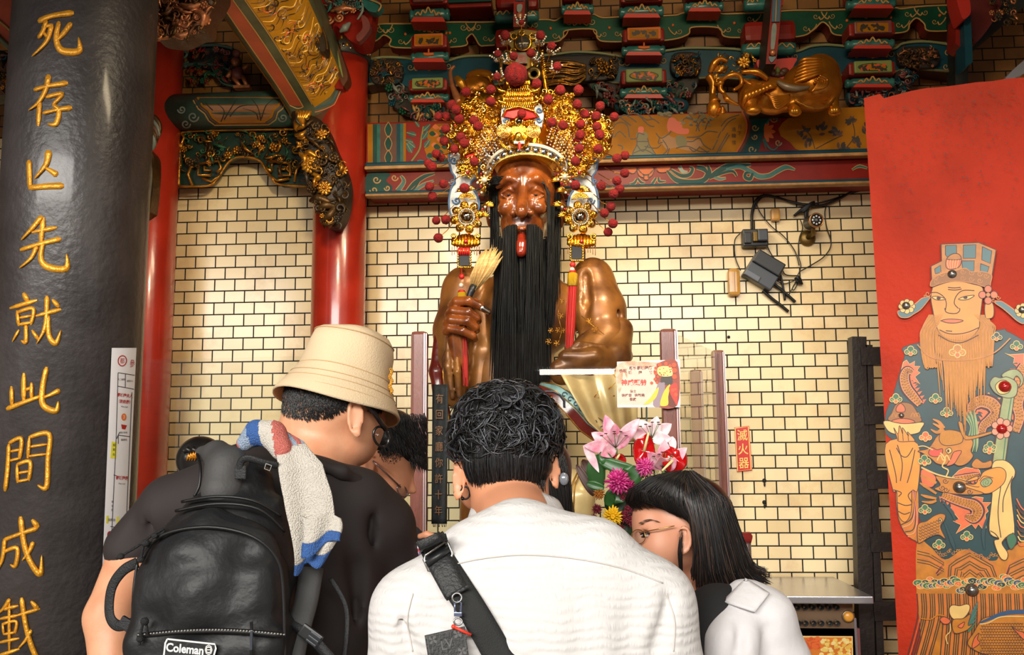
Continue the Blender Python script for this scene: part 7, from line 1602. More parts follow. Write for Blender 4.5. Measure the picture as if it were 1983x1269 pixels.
    for k in range(12): m.tube([F_(-26+k*4.8, 478, 38), F_(-26+k*4.8, 492+3*math.sin(k*1.3), 38)], .0014, mat((176, 104, 60), .4, .5), n=4)
    m.ell(F_(0, 468, 46), .01, RUBY, n=10); m.build('bat_ornament', o)
    return F_, o
FL, oL = flap(-1, 902); FR, oR = flap(1, 1126)
# framed dark mirrors and tassels at the flap ends
MIRD = mat((34, 32, 30), .2, 0, 'smoky_mirror', spec=.08)
def framed(cx, cy, o):
    m = MB(); m.box(Q(cx, cy, 40), (20*sS, .008, 26*sS), MIRD); m.build('framed_mirror', o); m = MB()
    for k in range(26):
        t = k/26*4; i = int(t); f = t-i; x, y = [(-12+24*f, -16), (12, -16+32*f), (12-24*f, 16), (-12, 16-32*f)][i]; m.ell(Q(cx+x, cy+y, 42+k % 2), .0058, [GB, GL][k % 2], n=7)
    m.build('mirror_frame', o)
framed(899, 502, oL); framed(1117, 489, oR)
mb = MB()
for k in range(6): mb.tube(QL([(888+k*4, 480, 44), (888+k*4, 494, 44)]), .004, RED2, n=6)
mb.build('red_fringe', oL)
def tassel(x, ya, yknot, y0, y1, y2, dx, wdt, o, w=70, seed=1):
    m = MB(); m.tube(QL([(x, ya, 42), (x, yknot, w)]), .0022, RED2, n=6); m.ell(Q(x, yknot, w), (.012, .01, .012), RED2, n=10); m.ell(Q(x-1, (yknot+y0)/2+2, w), .011, PEARL, n=12); m.build('bead_drop', o)
    m = MB(); a, b = Q(x, y0, w), Q(x+dx*.1, y1, w); m.tube([a, a.lerp(b, .1), b], [.014, .02, .021], mat((226, 178, 34), .3, .3, 'gold_thread', bump=.6, bscale=300, stretch=(1, 1, 12)), n=14); m.tube([a+Vector((0, 0, .008)), a], [.012, .017], RED2, n=12); m.build('gold_wrap', o)
    m = MB(); g = random.Random(seed)
    for k in range(90): q = g.uniform(-1, 1); z = g.uniform(-1, 1)*math.sqrt(1-q*q); m.tube([Q(x+q*8, y1, w+z*8), Q(x+dx*.5+q*wdt*.8, y1*.5+y2*.5, w+z*wdt), Q(x+dx+q*wdt*.55, y2+g.uniform(-10, 10), w+z*wdt)], [.0016, .0018, .0012], mat((196, 34, 22), .5, 0, 'red_silk'), n=4, cap=False)
    m.build('tassel', o, label='long red silk tassel')
tassel(1109, 506, 513, 528, 554, 700, -8, 11, oR, 118, 3); tassel(894, 520, 536, 566, 582, 740, 8, 8, oL, 70, 4)
# pompoms on wire stems
PL = [(*C1(x, y), r/4.231) for x, y, r in ((757,205,36),(1043,205,36),(1133,290,32),(695,355,28),(824,375,32),(965,350,33),(1180,458,34),(688,545,30),(1012,600,38),(636,650,36),(434,670,38),(1205,655,40),(1355,652,38),(635,750,38),(1107,732,38),(1345,770,36),(317,775,38),(355,815,38),(1533,785,36),(205,870,32),(270,870,38),(378,890,38),(890,848,34),(500,905,38),(533,950,38),(1407,852,38),(1497,868,38),(1647,873,34),(1138,920,38),(1228,943,36),(1373,935,36),(1507,955,36),(268,972,36),(393,1042,38),(418,1090,36),(255,1070,36),(1368,1022,38),(1527,1022,38),(340,1138,36),(188,1175,34),(225,1205,34),(1360,1135,36),(1515,1138,36),(502,1240,36),(1330,1238,36),(1735,1190,34),(1670,1215,36),(887,98,20))]
PL += [(*C2(x, y), r/4.231) for x, y, r in ((125,155,34),(155,180,36),(1733,235,34),(1670,298,34),(1330,335,36),(1690,363,36),(1540,340,36),(250,322,34),(420,358,38),(135,345,34),(158,425,36),(1642,405,36),(1620,508,36),(190,622,32),(267,615,36),(1567,562,34),(1637,648,36),(1597,718,34),(207,765,36))]
PL += [(999, 144, 20.5)]
def pompom(x, y, r, k):
    m = MB(); g = random.Random(k); w = 84+(k*7 % 5)*5 if 930 < x < 1120 else 64+(k*7 % 5)*5; c = Q(x, y, w); R_ = r*sS*1.1
    bm = bmesh.new(); bmesh.ops.create_icosphere(bm, subdivisions=3, radius=1); bm.verts.index_update()
    m.add([c + v.co*R_*(1+g.uniform(-.07, .05)) for v in bm.verts], [[v.index for v in f.verts] for f in bm.faces], POM, True); bm.free()
    bx, by = (x*.8+1016*.2, y*.8+280*.2); m.tube([c, Q((x+bx)/2, (y+by)/2+4, w-14), Q(bx, by, 42)], .0018, GD, n=4)
    return m.build('pompom', crown, label='large red pompom' if r > 15 else None)
for k, (x, y, r) in enumerate(PL): pompom(x, y, r, k)
# silver flowers with pearl stamens
for k, (x, y, a) in enumerate(((1008,48,0),(981,86,-.2),(1044,88,.2),(1066,104,.6),(968,116,-.7),(984,122,-.2),(1036,120,.3),(1072,140,.4),(972,154,-.6))):
    m = MB(); c = Q(x, y, 64); R_ = Matrix.Rotation(a, 3, 'Y')
    for j in range(7): b = 2*PI*j/7; m.tube([c, c + R_ @ Vector((.016*math.cos(b), .012*math.sin(b)-.01, -.002)), c + R_ @ Vector((.03*math.cos(b), .018*math.sin(b)-.01, .014))], [.002, .007, .001], SILVER, n=5, flat=.4)
    for j in range(3):
        for q in range(4): m.ell(c + R_ @ Vector(((j-1)*.012*(1+q*.3), -.012, .008+q*.01)), .0046, PEARL, n=7)
    m.build('silver_flower', crown)
# jewelled side rosettes beside the temples
for x, y in ((938, 349), (1094, 343)):
    m = MB(); flower(m, x, y, 13, YS, GL, 8, 44, 2); c = Q(x, y, 54); m.ell(c, .013, PEARL, n=12)
    for j in range(9): b = 2*PI*j/9; m.ell(Q(x+14*math.cos(b), y+14*math.sin(b), 48), .006, [RUBY, PEARL, GB][j % 3], n=7)
    m.build('rosette', crown)
# ================================================================== people
SKIN = mat((220, 162, 126), .45, 0, 'skin', bump=.05, bscale=200, var=.12, vscale=20, sss=.12, col2=(210, 146, 110)); SKIN2 = mat((226, 156, 118), .42, 0, 'fair_skin', var=.08, vscale=20, sss=.12)
HB = mat((20, 19, 19), .36, 0, 'black_hair_shiny'); HBR = mat((34, 26, 22), .36, 0, 'dark_brown_hair'); HFADE = mat((92, 70, 58), .6, 0, 'cropped_hair', var=.4, vscale=200)
TEE = mat((40, 33, 33), .75, 0, 'charcoal_jersey', bump=.12, bscale=12, var=.2, vscale=3); JEAN = mat((44, 48, 58), .7, 0, 'dark_trousers'); SHOE = mat((50, 48, 48), .6, 0, 'shoe')
FR = mat((24, 22, 24), .25, 0, 'dark_frame', coat=.5); LENS = glass_mat((246, 250, 252), gloss=.3); GFR = mat((206, 156, 96), .25, .9, 'gold_wire')
def frame_(Y):
    s = MPX(Y)
    return (lambda x, y, w=0: P(x, y, Y - w*s)), s
def legs(root, x, Y, hip_z, sh=.16):
    b = SDF(.03); 
    for q in (-1, 1): b.chain([(x+q*.05, Y, hip_z), (x+q*.1, Y+.02, .5), (x+q*.11, Y-.02, .1)], [sh, .085, .07])
    m = MB(); b.into(m, .018, JEAN, 1); m.build('trousers', root)
    for q in (-1, 1):
        b = SDF(.02); b.chain([(x+q*.11, Y-.03, .045), (x+q*.12, Y+.15, .04)], [.045, .04]); m = MB(); b.into(m, .012, SHOE, 1); m.build('shoe', root)
def person(label, Y, x, y):
    p = P(x, y, Y); return thing('person', label, 'person', (p.x, p.y, 0))
def ear(S_, p, s, x, y, w, rx, ry, q=1, k=.004):
    """ear helix: rim, lobe and hollow"""
    S_.ell(p(x, y, w-2), (rx*.8*s, 6*s, ry*.8*s), k); S_.ell(p(x+q*rx*.15, y, w+6), (rx*.5*s, 6*s, ry*.55*s), .002, sub=True)
    S_.chain([p(x+q*rx*math.cos(a)*.9, y-ry*.9*math.sin(a), w+5) for a in [.7+i*.45 for i in range(9)]], [rx*.2*s, rx*.24*s, rx*.22*s], .002)
    S_.ell(p(x+q*rx*.1, y+ry*.78, w+2), (rx*.45*s, 5*s, ry*.26*s), k)
def fuzz(mb, p, s, fn, n, ln, m, seed=0, r=.0008, dx=0):
    g = random.Random(seed)
    for _ in range(n):
        x, y, w = fn(g); a = p(x, y, w); mb.tube([a, p(x+dx+g.uniform(-1.5, 1.5), y+ln*.6, w+1.5), p(x+dx*1.6+g.uniform(-2, 2), y+ln, w+.5)], [r, r*.8, r*.2], m, n=3, cap=False)
def sheet(mb, p, guides, n, m, seed=1, r=.0011, jit=2.5, mats=None, depth=6, end=10, emin=.82):
    """hair flowing between guide polylines"""
    g = random.Random(seed); K = max(len(q) for q in guides)
    for i in range(n):
        t = g.random()*(len(guides)-1); k = min(int(t), len(guides)-2); f = t-k; pts = []; jx, jy, jw = g.uniform(-jit, jit), g.uniform(-jit, jit), g.uniform(-depth, depth)
        A, B_ = guides[k], guides[k+1]; st = g.uniform(0, .18); en = g.uniform(emin, 1.0); ph = g.uniform(0, 6)
        for j in range(9):
            u = st+(en-st)*j/8; a, b = Vector(interp_(A, u)), Vector(interp_(B_, u)); q = a.lerp(b, f)
            pts.append(p(q.x+jx+1.2*math.sin(ph+u*7), q.y+jy+end*.3*(u > .9)*g.uniform(-1, 1), q.z+jw))
        mb.tube(pts, [r*.7, r, r, r*.25], (g.choice(mats) if mats else m), n=3, cap=False)

# ------------------------------------------------------------------ man in the bucket hat
p, s = frame_(1.95); pb, sb = frame_(1.78)
man = person('man seen from behind in beige bucket hat, glasses and charcoal shirt, bowed to the right', 1.8, 560, 1200)
b = SDF(.02)
b.ell(p(646, 772, 0), (96*s, 98*s, 94*s)); b.ell(p(690, 838, -14), (46*s, 70*s, 66*s)); b.ell(p(712, 812, -40), (34*s, 50*s, 50*s)); b.chain([p(616, 838, 4), p(606, 890, 10), pb(580, 985, -30)], [78*s, 76*s, 60*s])
ear(b, p, s, 691, 808, 82, 18, 40, 1)
b.ell(pb(520, 1120, -20), (190*sb, 90*sb, 200*sb)); b.chain([pb(330, 985, -30), pb(262, 1080, -26), pb(213, 1195, -20), pb(222, 1320, 10), pb(300, 1400, 40)], [56*sb, 52*sb, 48*sb, 42*sb, 30*sb], .012)
b.chain([pb(740, 1010, -60), pb(756, 1100, -90), pb(730, 1210, -120), pb(800, 1230, -300)], [52*sb, 48*sb, 42*sb, 30*sb])
mb = MB(); b.into(mb, .005, SKIN, 2); mb.build('body', man)
# hair under the hat
bpy.context.view_layer.update()
def surf(o, x, y):
    d = ray(x, y).normalized(); ok, loc, nn, ix = o.ray_cast(CAM, d); return (loc, nn) if ok else (None, None)
def stubble(mb, o, region, n, ln, m, seed, r=.0006, fade=None, flow=(0, -1), lift=.25):
    g = random.Random(seed); f = inpoly(region); xs = [q[0] for q in region]; ys = [q[1] for q in region]; k = 0; t = 0
    while k < n and t < n*8:
        t += 1; x, y = g.uniform(min(xs), max(xs)), g.uniform(min(ys), max(ys))
        if not f(x, y) or (fade and g.random() < max(0, (y-fade[0])/(fade[1]-fade[0]))): continue
        c, nn = surf(o, x, y)
        if c is None: continue
        k += 1; dv_ = Vector((flow[0]+g.uniform(-.3, .3), 0, flow[1]+g.uniform(-.2, .2))); dv_ = (dv_ - nn*dv_.dot(nn)).normalized(); L = ln*g.uniform(.6, 1.1)
        mb.tube([c - nn*.001, c + dv_*L*.5 + nn*L*lift, c + dv_*L + nn*L*lift*.8], [r, r, r*.3], m, n=3, cap=False)
b1 = man.children[0]; mb = MB()
stubble(mb, b1, [(535,725),(535,790),(560,806),(600,812),(640,806),(668,792),(676,772),(694,762),(720,740)], 5200, .009, HB, 3, .0008, (770, 835), (.3, -1))
stubble(mb, b1, [(702,745),(748,745),(742,790),(730,800),(712,790),(706,770)], 700, .01, HB, 4, .0008, None, (.3, -1))
mb.build('hair', man)
# hat
HATM = mat((216, 192, 156), .85, 0, 'beige_cotton', bump=.25, bscale=300, var=.08, vscale=6); ax = Vector((.195, .17, .966)).normalized(); hc0 = p(652, 788, 0); ua = Vector((1, 0, 0)); ua = (ua - ax*ua.dot(ax)).normalized(); ub = ax.cross(ua)
prof = [(126, -2), (127, 2), (113, 26), (99, 52), (93, 64), (92, 66), (90, 90), (86, 118), (80, 138), (70, 150), (52, 157), (28, 160), (1, 161)]
g = random.Random(3)
def hatpt(r, h, a):
    wv = 1+.025*math.sin(a*2+1)*(1 if h < 60 else .4)+.02*math.sin(a*5+h*.05)*(h > 60); sq = 1 - .05*math.cos(2*a)
    return hc0 + ax*(h*s + (4*math.sin(a*3+2)*s if h < 10 else 0) - (6*s*math.exp(-((a-4.2)/.8)**2) if h > 140 else 0)) + (ua*math.cos(a) + ub*math.sin(a))*(r*s*wv*sq)
mb = MB(); n = 72; vs = [hatpt(r, hh, 2*PI*j/n) for r, hh in prof for j in range(n)]
mb.add(vs, [(i*n+j, i*n+(j+1) % n, (i+1)*n+(j+1) % n, (i+1)*n+j) for i in range(len(prof)-1) for j in range(n)], HATM)
hat = mb.build('bucket_hat', man, solid=.004)
mb = MB(); SEAMM = mat((196, 162, 116), .8, 0, 'hat_stitching')
for r, hh in ((93.5, 65), (118, 18), (110, 34), (104, 46), (82, 137)): mb.tube([hatpt(r+1.2, hh, 2*PI*j/64) for j in range(64)], .0008 if hh < 60 else .0012, SEAMM, n=4, closed=True)
for a in (3.6, 5.4, 1.2): mb.tube([hatpt(r+1, hh, a) for r, hh in prof[5:]], .001, SEAMM, n=4)
mb.build('stitching', hat); mb = MB()
for i in range(16): mb.tube([p(757+math.sin(i)*2, 716+i*3, 20) + Vector((.003*math.cos(a), 0, .003*math.sin(a))) for a in [j*.9 for j in range(7)]], .0012, GOLDP, n=4)
mb.build('eyelet_chain', hat, label='small golden chain on hat side')
# glasses
gl = MB(); gl.tube([p(676, 782, 78), p(702, 778, 74), p(722, 796, 64), p(748, 832, 42)], [.0025, .003, .0034, .004], FR, n=8, flat=1.6); rim = [p(738+15*math.cos(a), 846+19*math.sin(a)+4*math.cos(a), 30-10*math.cos(a)) for a in [i*PI/10 for i in range(20)]]
gl.tube(rim, .0028, FR, n=8, closed=True); o = gl.build('glasses', man); mb = MB(); mb.add(rim, [tuple(range(20))], LENS); mb.build('lens', o, solid=.0015)
# T-shirt
t = SDF(.03)
t.chain([pb(610, 956, 14), pb(480, 940, 30), pb(340, 985, 0)], [62*sb, 76*sb, 66*sb]); t.chain([pb(600, 950, 0), pb(690, 975, -30), pb(738, 1020, -60)], [66*sb, 64*sb, 62*sb]); t.chain([pb(335, 985, -20), pb(258, 1062, -24)], [64*sb, 56*sb], .02)
t.chain([pb(738, 1020, -60), pb(752, 1100, -90), pb(745, 1190, -116)], [62*sb, 62*sb, 60*sb]); t.ell(pb(530, 1130, -10), (215*sb, 110*sb, 230*sb)); t.ell(pb(545, 1330, -20), (190*sb, 110*sb, 220*sb))
t.chain([pb(668, 1010, 66), pb(690, 1100, 50), pb(686, 1200, 30)], [10*sb, 13*sb, 8*sb], .02, True); t.chain([pb(720, 1000, 10), pb(712, 1080, 0)], [6*sb, 9*sb], .02, True); t.chain([pb(300, 980, 40), pb(290, 1040, 40)], [5*sb, 7*sb], .015, True); t.chain([pb(266, 1010, 34), pb(246, 1060, 34)], [3*sb, 5*sb], .01, True)
mb = MB(); t.into(mb, .008, TEE, 3); mb.build('t_shirt', man)
mb = MB()
c = SDF(.012); c.chain([pb(560, 900, 64), pb(620, 902, 64), pb(662, 914, 44), pb(694, 934, 8), pb(716, 956, -20)], [8*sb, 10*sb, 13*sb, 12*sb, 6*sb]); c.into(mb, .005, TEE, 2); mb.build('collar', man)
legs(man, pb(540, 1300).x, 1.82, .78, .19)
# backpack
NY = mat((30, 31, 33), .5, 0, 'black_nylon', bump=.45, bscale=26, var=.25, vscale=6, spec=.4); NYS = mat((62, 62, 62), .65, 0, 'grey_padding', bump=.1, bscale=200); PIPE = mat((16, 16, 17), .45, 0, 'black_piping'); WEB = mat((24, 25, 28), .6, 0, 'black_webbing', bump=.3, bscale=400); GRYP = mat((150, 148, 142), .5, 0, 'reflective_piping')
pk, sk = frame_(1.58)
pack = thing('backpack', 'large black nylon backpack with white logo patch on the man in the bucket hat', 'backpack', pk(420, 1269))
k = SDF(.02); k.chain([pk(470, 945, -30), pk(420, 1120, -20), pk(418, 1340, -20)], [62*sk, 118*sk, 130*sk]); k.ell(pk(430, 1080, 10), (122*sk, 90*sk, 130*sk)); k.chain([pk(525, 990, -10), pk(535, 1100, -10), pk(535, 1340, -10)], [34*sk, 36*sk, 36*sk])
mb = MB(); k.into(mb, .007, NY, 2, lambda X: .003*np.sin(X[:, 0]*60+X[:, 2]*45)*np.sin(X[:, 2]*38+1)); mb.build('main_compartment', pack)
k = SDF(.02); k.chain([pk(405, 1095, 60), pk(405, 1150, 66)], [92*sk, 98*sk]); k.rbox(pk(410, 1190, 60), (140*sk, 70*sk, 110*sk), 50*sk); k.chain([pk(330, 1060, 66), pk(420, 1036, 70), pk(500, 1060, 66)], [40*sk, 44*sk, 38*sk]); k.rbox(pk(410, 1320, 70), (146*sk, 74*sk, 118*sk), 44*sk)
mb = MB(); k.into(mb, .006, NY, 2, lambda X: .0035*np.sin(X[:, 0]*52-X[:, 2]*70)*np.sin(X[:, 2]*30+X[:, 0]*24)); mb.build('front_pocket', pack)
def onpack(x, y, w): return pk(x, y, w)
mb = MB()
for pts, r in (([(276,1085,110),(300,1046,112),(350,1026,122),(420,1022,128),(490,1040,122),(534,1080,110),(548,1140,104),(552,1300,104)], 3.4), ([(352,972,66),(420,962,84),(490,970,78),(545,1000,50)], 3), ([(340,990,74),(420,976,90),(500,986,82),(552,1030,52)], 3), ([(266,1090,90),(258,1160,96),(256,1300,100)], 3)): mb.tube([onpack(*q) for q in catmull([(a, b, c) for a, b, c in pts], 5)], r*sk, PIPE, n=8)
mb.tube([onpack(x, 1232-10*math.sin((x-268)/284*3.1), 139+15*math.sin((x-268)/284*3.1)) for x in range(268, 556, 12)], 5*sk, PIPE, n=8)
mb.build('piping', pack); mb = MB()
for i in range(48): x = 268+i*6; mb.ell(onpack(x, 1230-10*math.sin((x-268)/284*3.1), 145+15*math.sin((x-268)/284*3.1)), (2.2*sk, 1.5*sk, 1.4*sk), GRYP, n=6)
mb.build('reflective_dots', pack)
mb = MB(); mb.tube([onpack(487, 1205, 150), onpack(487, 1300, 155)], 3*sk, PIPE, n=8); mb.bbox(onpack(487, 1240, 157), (5*sk, 4*sk, 34*sk), BLK2, .001); mb.build('zipper', pack, label='vertical pocket zipper')
mb = MB(); R1 = Matrix.Rotation(math.radians(-6), 3, 'Y').inverted(); q = [(324,1238),(416,1248),(418,1256),(413,1274),(404,1290),(322,1282),(317,1272),(320,1246)]; lw = 158
WPT = mat((226, 226, 222), .5, 0, 'logo_white'); fl = lambda x, y: onpack(x, y, lw)
mb.prism([fl(x, y) for x, y in q], (0, .003, 0), NY); ribbon(mb, q + q[:1], 3.2, lambda x, y: onpack(x, y, lw+.6), WPT, False); text(mb, 'Coleman', 358, 1257, 23, lambda x, y: onpack(x, y, lw+.8), WPT, rot=.1, sx=.88, bold=1.4)
for r in (9.5, 6.5): ribbon(mb, [(404+r*math.cos(a*.785)*.7, 1259+r*math.sin(a*.785)) for a in range(9)], 1.5, lambda x, y: onpack(x, y, lw+.7), WPT, False)
for yy in (1254, 1259, 1264): ribbon(mb, [(400, yy), (408, yy)], 1.6, lambda x, y: onpack(x, y, lw+.9), WPT, False)
mb.build('logo_patch', pack, label='white outlined logo patch')
k = SDF(.012); k.chain([pk(388, 876, -60), pk(420, 880, -30), pk(440, 905, 0), pk(430, 950, 20)], [12*sk, 26*sk, 40*sk, 40*sk]); k.chain([pk(455, 876, -30), pk(458, 900, 0), pk(452, 945, 26)], [10*sk, 16*sk, 16*sk]); mb = MB(); k.into(mb, .005, NYS, 2)
mb.tube([pk(*q) for q in catmull([(382,880,-30),(388,905,6),(386,940,20),(376,962,22)], 5)], 3*sk, PIPE, n=6); mb.tube([pk(*q) for q in catmull([(448,876,-12),(458,896,10),(462,930,34)], 5)], 3*sk, PIPE, n=6); mb.build('shoulder_strap', pack, label='padded grey-black shoulder strap')
mb = MB(); mb.tube([pk(*q) for q in catmull([(464,922,50),(466,896,56),(480,888,60),(510,896,56),(538,902,44)], 6)], 7*sk, WEB, n=8, flat=.35, up=(0, 1, 0)); mb.bbox(pk(466, 915, 52), (22*sk, 6*sk, 26*sk), WEB, .002); ribbon(mb, [(515,898),(526,902),(522,912),(512,908),(515,898)], 1.2, lambda x, y: pk(x, y, 66), GRYP, False); mb.build('grab_handle', pack)
mb = MB(); CORD = mat((22, 22, 24), .7, 0, 'cord', bump=.5, bscale=500)
for pts in ([(318,1024,96),(290,1040,110),(276,1052,116),(240,1074,118),(226,1082,116)], [(280,1050,116),(276,1066,122),(272,1088,122)], [(318,1028,96),(300,1050,108),(284,1052,118)], [(278,1200,150),(272,1230,152),(270,1250,152)], [(282,1196,150),(286,1230,152)]): mb.tube([pk(*q) for q in catmull(pts, 5)], 2.6*sk, CORD, n=6)
for x, y, r in ((282,1052,7),(234,1078,6),(272,1084,6.5),(300,1038,5),(280,1204,7),(271,1238,6)): mb.ell(pk(x, y, 120 if y < 1150 else 154), (r*1.2*sk, r*sk, r*sk), CORD, n=8)
mb.build('drawcord', pack)
mb = MB(); mb.tube([pk(*q) for q in catmull([(266,1090,70),(238,1106,66),(216,1140,60),(212,1190,60),(228,1212,70),(258,1206,90)], 6)], 10*sk, WEB, n=8, flat=.22, up=(0, 1, 0)); mb.bbox(pk(246, 1210, 84), (30*sk, 8*sk, 22*sk), WEB, .002, Matrix.Rotation(.5, 3, 'Y')); mb.build('side_loop', pack, label='webbing loop on the left side')
mb = MB(); mb.tube([pk(*q) for q in catmull([(604,1100,-20),(594,1160,0),(578,1220,30),(560,1300,60)], 6)], 24*sk, NYS, n=10, flat=.4, up=(0, 1, 0)); mb.tube([pk(*q) for q in catmull([(640,1120,-40),(668,1170,-30),(672,1220,-20),(664,1290,0)], 6)], 5*sk, WEB, n=8, flat=.3, up=(0, 1, 0)); mb.build('shoulder_strap', pack, label='lower strap on the right side')
mb = MB(); bk = pk(602, 1232, 70); Rb = Matrix.Rotation(.6, 3, 'Y'); mb.bbox(bk, (46*sk, 9*sk, 26*sk), BLK, .004, Rb)
for o_ in (-8, 0, 8): mb.bbox(bk + Rb @ Vector((8*sk, -6*sk, o_*sk)), (22*sk, 3*sk, 4*sk), BLK2, .001, Rb)
mb.tube([pk(566, 1210, 60), bk], 9*sk, WEB, n=6, flat=.3, up=(0, 1, 0)); mb.tube([bk, pk(640, 1275, 70), pk(660, 1300, 70)], 11*sk, WEB, n=6, flat=.3, up=(0, 1, 0)); mb.build('buckle', pack)
# towel
TWL = mat((238, 230, 216), .95, 0, 'white_terry', bump=1.0, bscale=420, sheen=.3); TWB = mat((70, 116, 190), .95, 0, 'blue_terry', bump=1.0, bscale=420); TWP = mat((232, 128, 116), .95, 0, 'pink_terry', bump=1.0, bscale=420); TWS = mat((176, 196, 222), .95, 0, 'pale_blue_terry', bump=1.0, bscale=420)
towel = MB(); pt_, st = frame_(1.62)
Lc = [(500,850,30),(530,870,60),(540,915,80),(554,965,86),(562,1020,92),(566,1075,96),(568,1108,98)]; Rc = [(534,828,10),(590,858,40),(628,900,66),(641,955,84),(644,1005,92),(656,1042,96),(634,1088,100)]
def tw(u, v):
    a, b_ = Vector(interp_(Lc, v)), Vector(interp_(Rc, v)); q = a.lerp(b_, u); f = math.sin(u*8.5+v*2)*9*v + math.sin(u*3+v*4)*6
    return pt_(q.x + 4*math.sin(v*9+u*2), q.y + (9*math.sin(u*9+1)*max(0, v-.8)*5 if v > .8 else 0), q.z + f)
nu, nv = 40, 70; vs = [tw(i/(nu-1), j/(nv-1)) for i in range(nu) for j in range(nv)]
for mm, test in ((TWL, lambda u, v: .16 <= v < .9), (TWB, lambda u, v: v >= .9), (TWS, lambda u, v: v < .16 and (u*5+v*12) % 1.6 < .8), (TWP, lambda u, v: v < .16 and (u*5+v*12) % 1.6 >= .8)):
    fs = [(i*nv+j, (i+1)*nv+j, (i+1)*nv+j+1, i*nv+j+1) for i in range(nu-1) for j in range(nv-1) if test(i/(nu-1), j/(nv-1))]; towel.add(vs, fs, mm)
def tw2(u, v):                                          # second fold hanging in front
    a, b_ = Vector((585+u*74, 1000, 100)), Vector((588+u*72, 1082-u*38, 112)); q = a.lerp(b_, v); return pt_(q.x+3*math.sin(v*5), q.y+6*math.sin(u*7), q.z+10*math.sin(u*6+v))
vs = [tw2(i/15, j/19) for i in range(16) for j in range(20)]
for mm, test in ((TWL, lambda v: v < .62), (TWB, lambda v: v >= .62)): towel.add(vs, [(i*20+j, (i+1)*20+j, (i+1)*20+j+1, i*20+j+1) for i in range(15) for j in range(19) if test(j/19)], mm)
k = SDF(.012); k.chain([pt_(474, 858, 20), pt_(498, 838, 24), pt_(528, 842, 34), pt_(546, 872, 56)], [14*st, 20*st, 22*st, 18*st])
def tmat(c):
    return [[TWS, TWP, TWL, TWB][int(abs(q[0]*41+q[2]*13)) % 4] for q in c]
k.into(towel, .004, TWL, 2, lambda X: .001*np.sin(X[:, 0]*900)*np.sin(X[:, 2]*900), tmat)
towel.build('towel', label='white terry towel with blue hem and pink-blue stripes draped over backpack and neck', cat='towel', solid=.005)

# ------------------------------------------------------------------ young man with glasses in profile behind
p, s = frame_(2.35)
man2 = person('young man with short black hair and glasses in profile, looking down behind the bucket hat', 2.35, 740, 1000)
b = SDF(.014); b.ell(p(744, 872, 0), (66*s, 72*s, 74*s)); b.ell(p(764, 930, 0), (34*s, 50*s, 44*s)); b.ell(p(782, 905, 0), (18*s, 36*s, 30*s)); b.chain([p(796, 930, 0), p(800, 950, 0)], [6*s, 8*s], .008); b.chain([p(720, 930, -4), p(690, 1010, -4)], [46*s, 52*s])
b.ell(p(690, 1130, -10), (150*s, 80*s, 110*s)); ear(b, p, s, 716, 902, 72, 12, 24, 1); b.chain([p(780, 1060, 10), p(820, 1120, -20), p(830, 1090, -90)], [36*s, 30*s, 22*s])
mb = MB(); b.into(mb, .005, SKIN2, 2); mb.build('body', man2)
h = SDF(.012); h.ell(p(748, 852, 0), (70*s, 76*s, 62*s)); h.ell(p(794, 868, 0), (26*s, 54*s, 34*s)); mb = MB(); h.into(mb, .006, HB, 2)
fuzz(mb, p, s, lambda g: (lambda a: (752+70*math.sin(a), g.uniform(800, 868 + (30 if a > .6 else 0)), 74*math.cos(a)*.98))(g.uniform(-1.3, 1.5)), 1500, 20, HB, 8, .001, 4)
sheet(mb, p, [[(740,800,50),(780,812,60),(806,850,40),(814,900,24)], [(760,796,20),(800,820,30),(818,860,16),(816,900,8)], [(730,806,70),(760,830,76),(790,860,62),(800,900,40)]], 400, HB, 9, .001); mb.build('hair', man2)
bpy.context.view_layer.update(); mb = MB(); stubble(mb, man2.children[0], [(724,858),(775,858),(780,884),(764,900),(742,896)], 700, .005, HB, 10, .0006, (862, 902)); mb.build('sideburn', man2)
gl = MB(); MET = mat((150, 130, 130), .25, .8, 'steel_frame'); gl.tube([p(722, 893, 76), p(735, 905, 74), p(776, 944, 50)], .0022, MET, n=6)
rim = [p(779+10*math.cos(a), 951+11*math.sin(a)+5*math.cos(a), 34-12*math.cos(a)) for a in [i*PI/8 for i in range(16)]]; gl.tube(rim, .0018, MET, n=6, closed=True); o = gl.build('glasses', man2); mb = MB(); mb.add(rim, [tuple(range(16))], LENS); mb.build('lens', o, solid=.0015)
t = SDF(.03); t.ell(p(690, 1160, -10), (162*s, 92*s, 130*s)); t.ell(p(690, 1330, -10), (150*s, 92*s, 160*s)); t.chain([p(780, 1060, 0), p(822, 1120, -30)], [48*s, 40*s]); mb = MB(); t.into(mb, .014, mat((44, 46, 54), .8, 0, 'navy_shirt'), 2); mb.build('shirt', man2)
legs(man2, p(690, 1300).x, 2.38, .7, .18)

# ------------------------------------------------------------------ man with curly hair in the white shirt
p, s = frame_(1.72); pb, sb = frame_(1.5)
man3 = person('man with black tousled hair and hoop earring in textured white shirt, back to viewer', 1.55, 1020, 1250)
b = SDF(.02); b.ell(p(980, 862, -10), (94*s, 100*s, 102*s)); b.ell(p(984, 920, 0), (70*s, 70*s, 56*s)); b.chain([p(982, 930, 8), p(988, 975, 4), pb(1008, 1050, -40)], [72*s, 70*s, 60*s])
b.ell(p(920, 940, -70), (34*s, 50*s, 50*s)); ear(b, p, s, 886, 928, 26, 15, 42, -1, .006); ear(b, p, s, 1076, 912, 26, 13, 36, 1, .006); b.ell(pb(1020, 1200, -30), (200*sb, 90*sb, 150*sb))
b.chain([pb(850, 1150, -20), pb(800, 1260, -40), pb(790, 1200, -260), pb(842, 1090, -330)], [60*sb, 50*sb, 36*sb, 26*sb])
mb = MB(); b.into(mb, .005, SKIN2, 2); mb.build('body', man3)
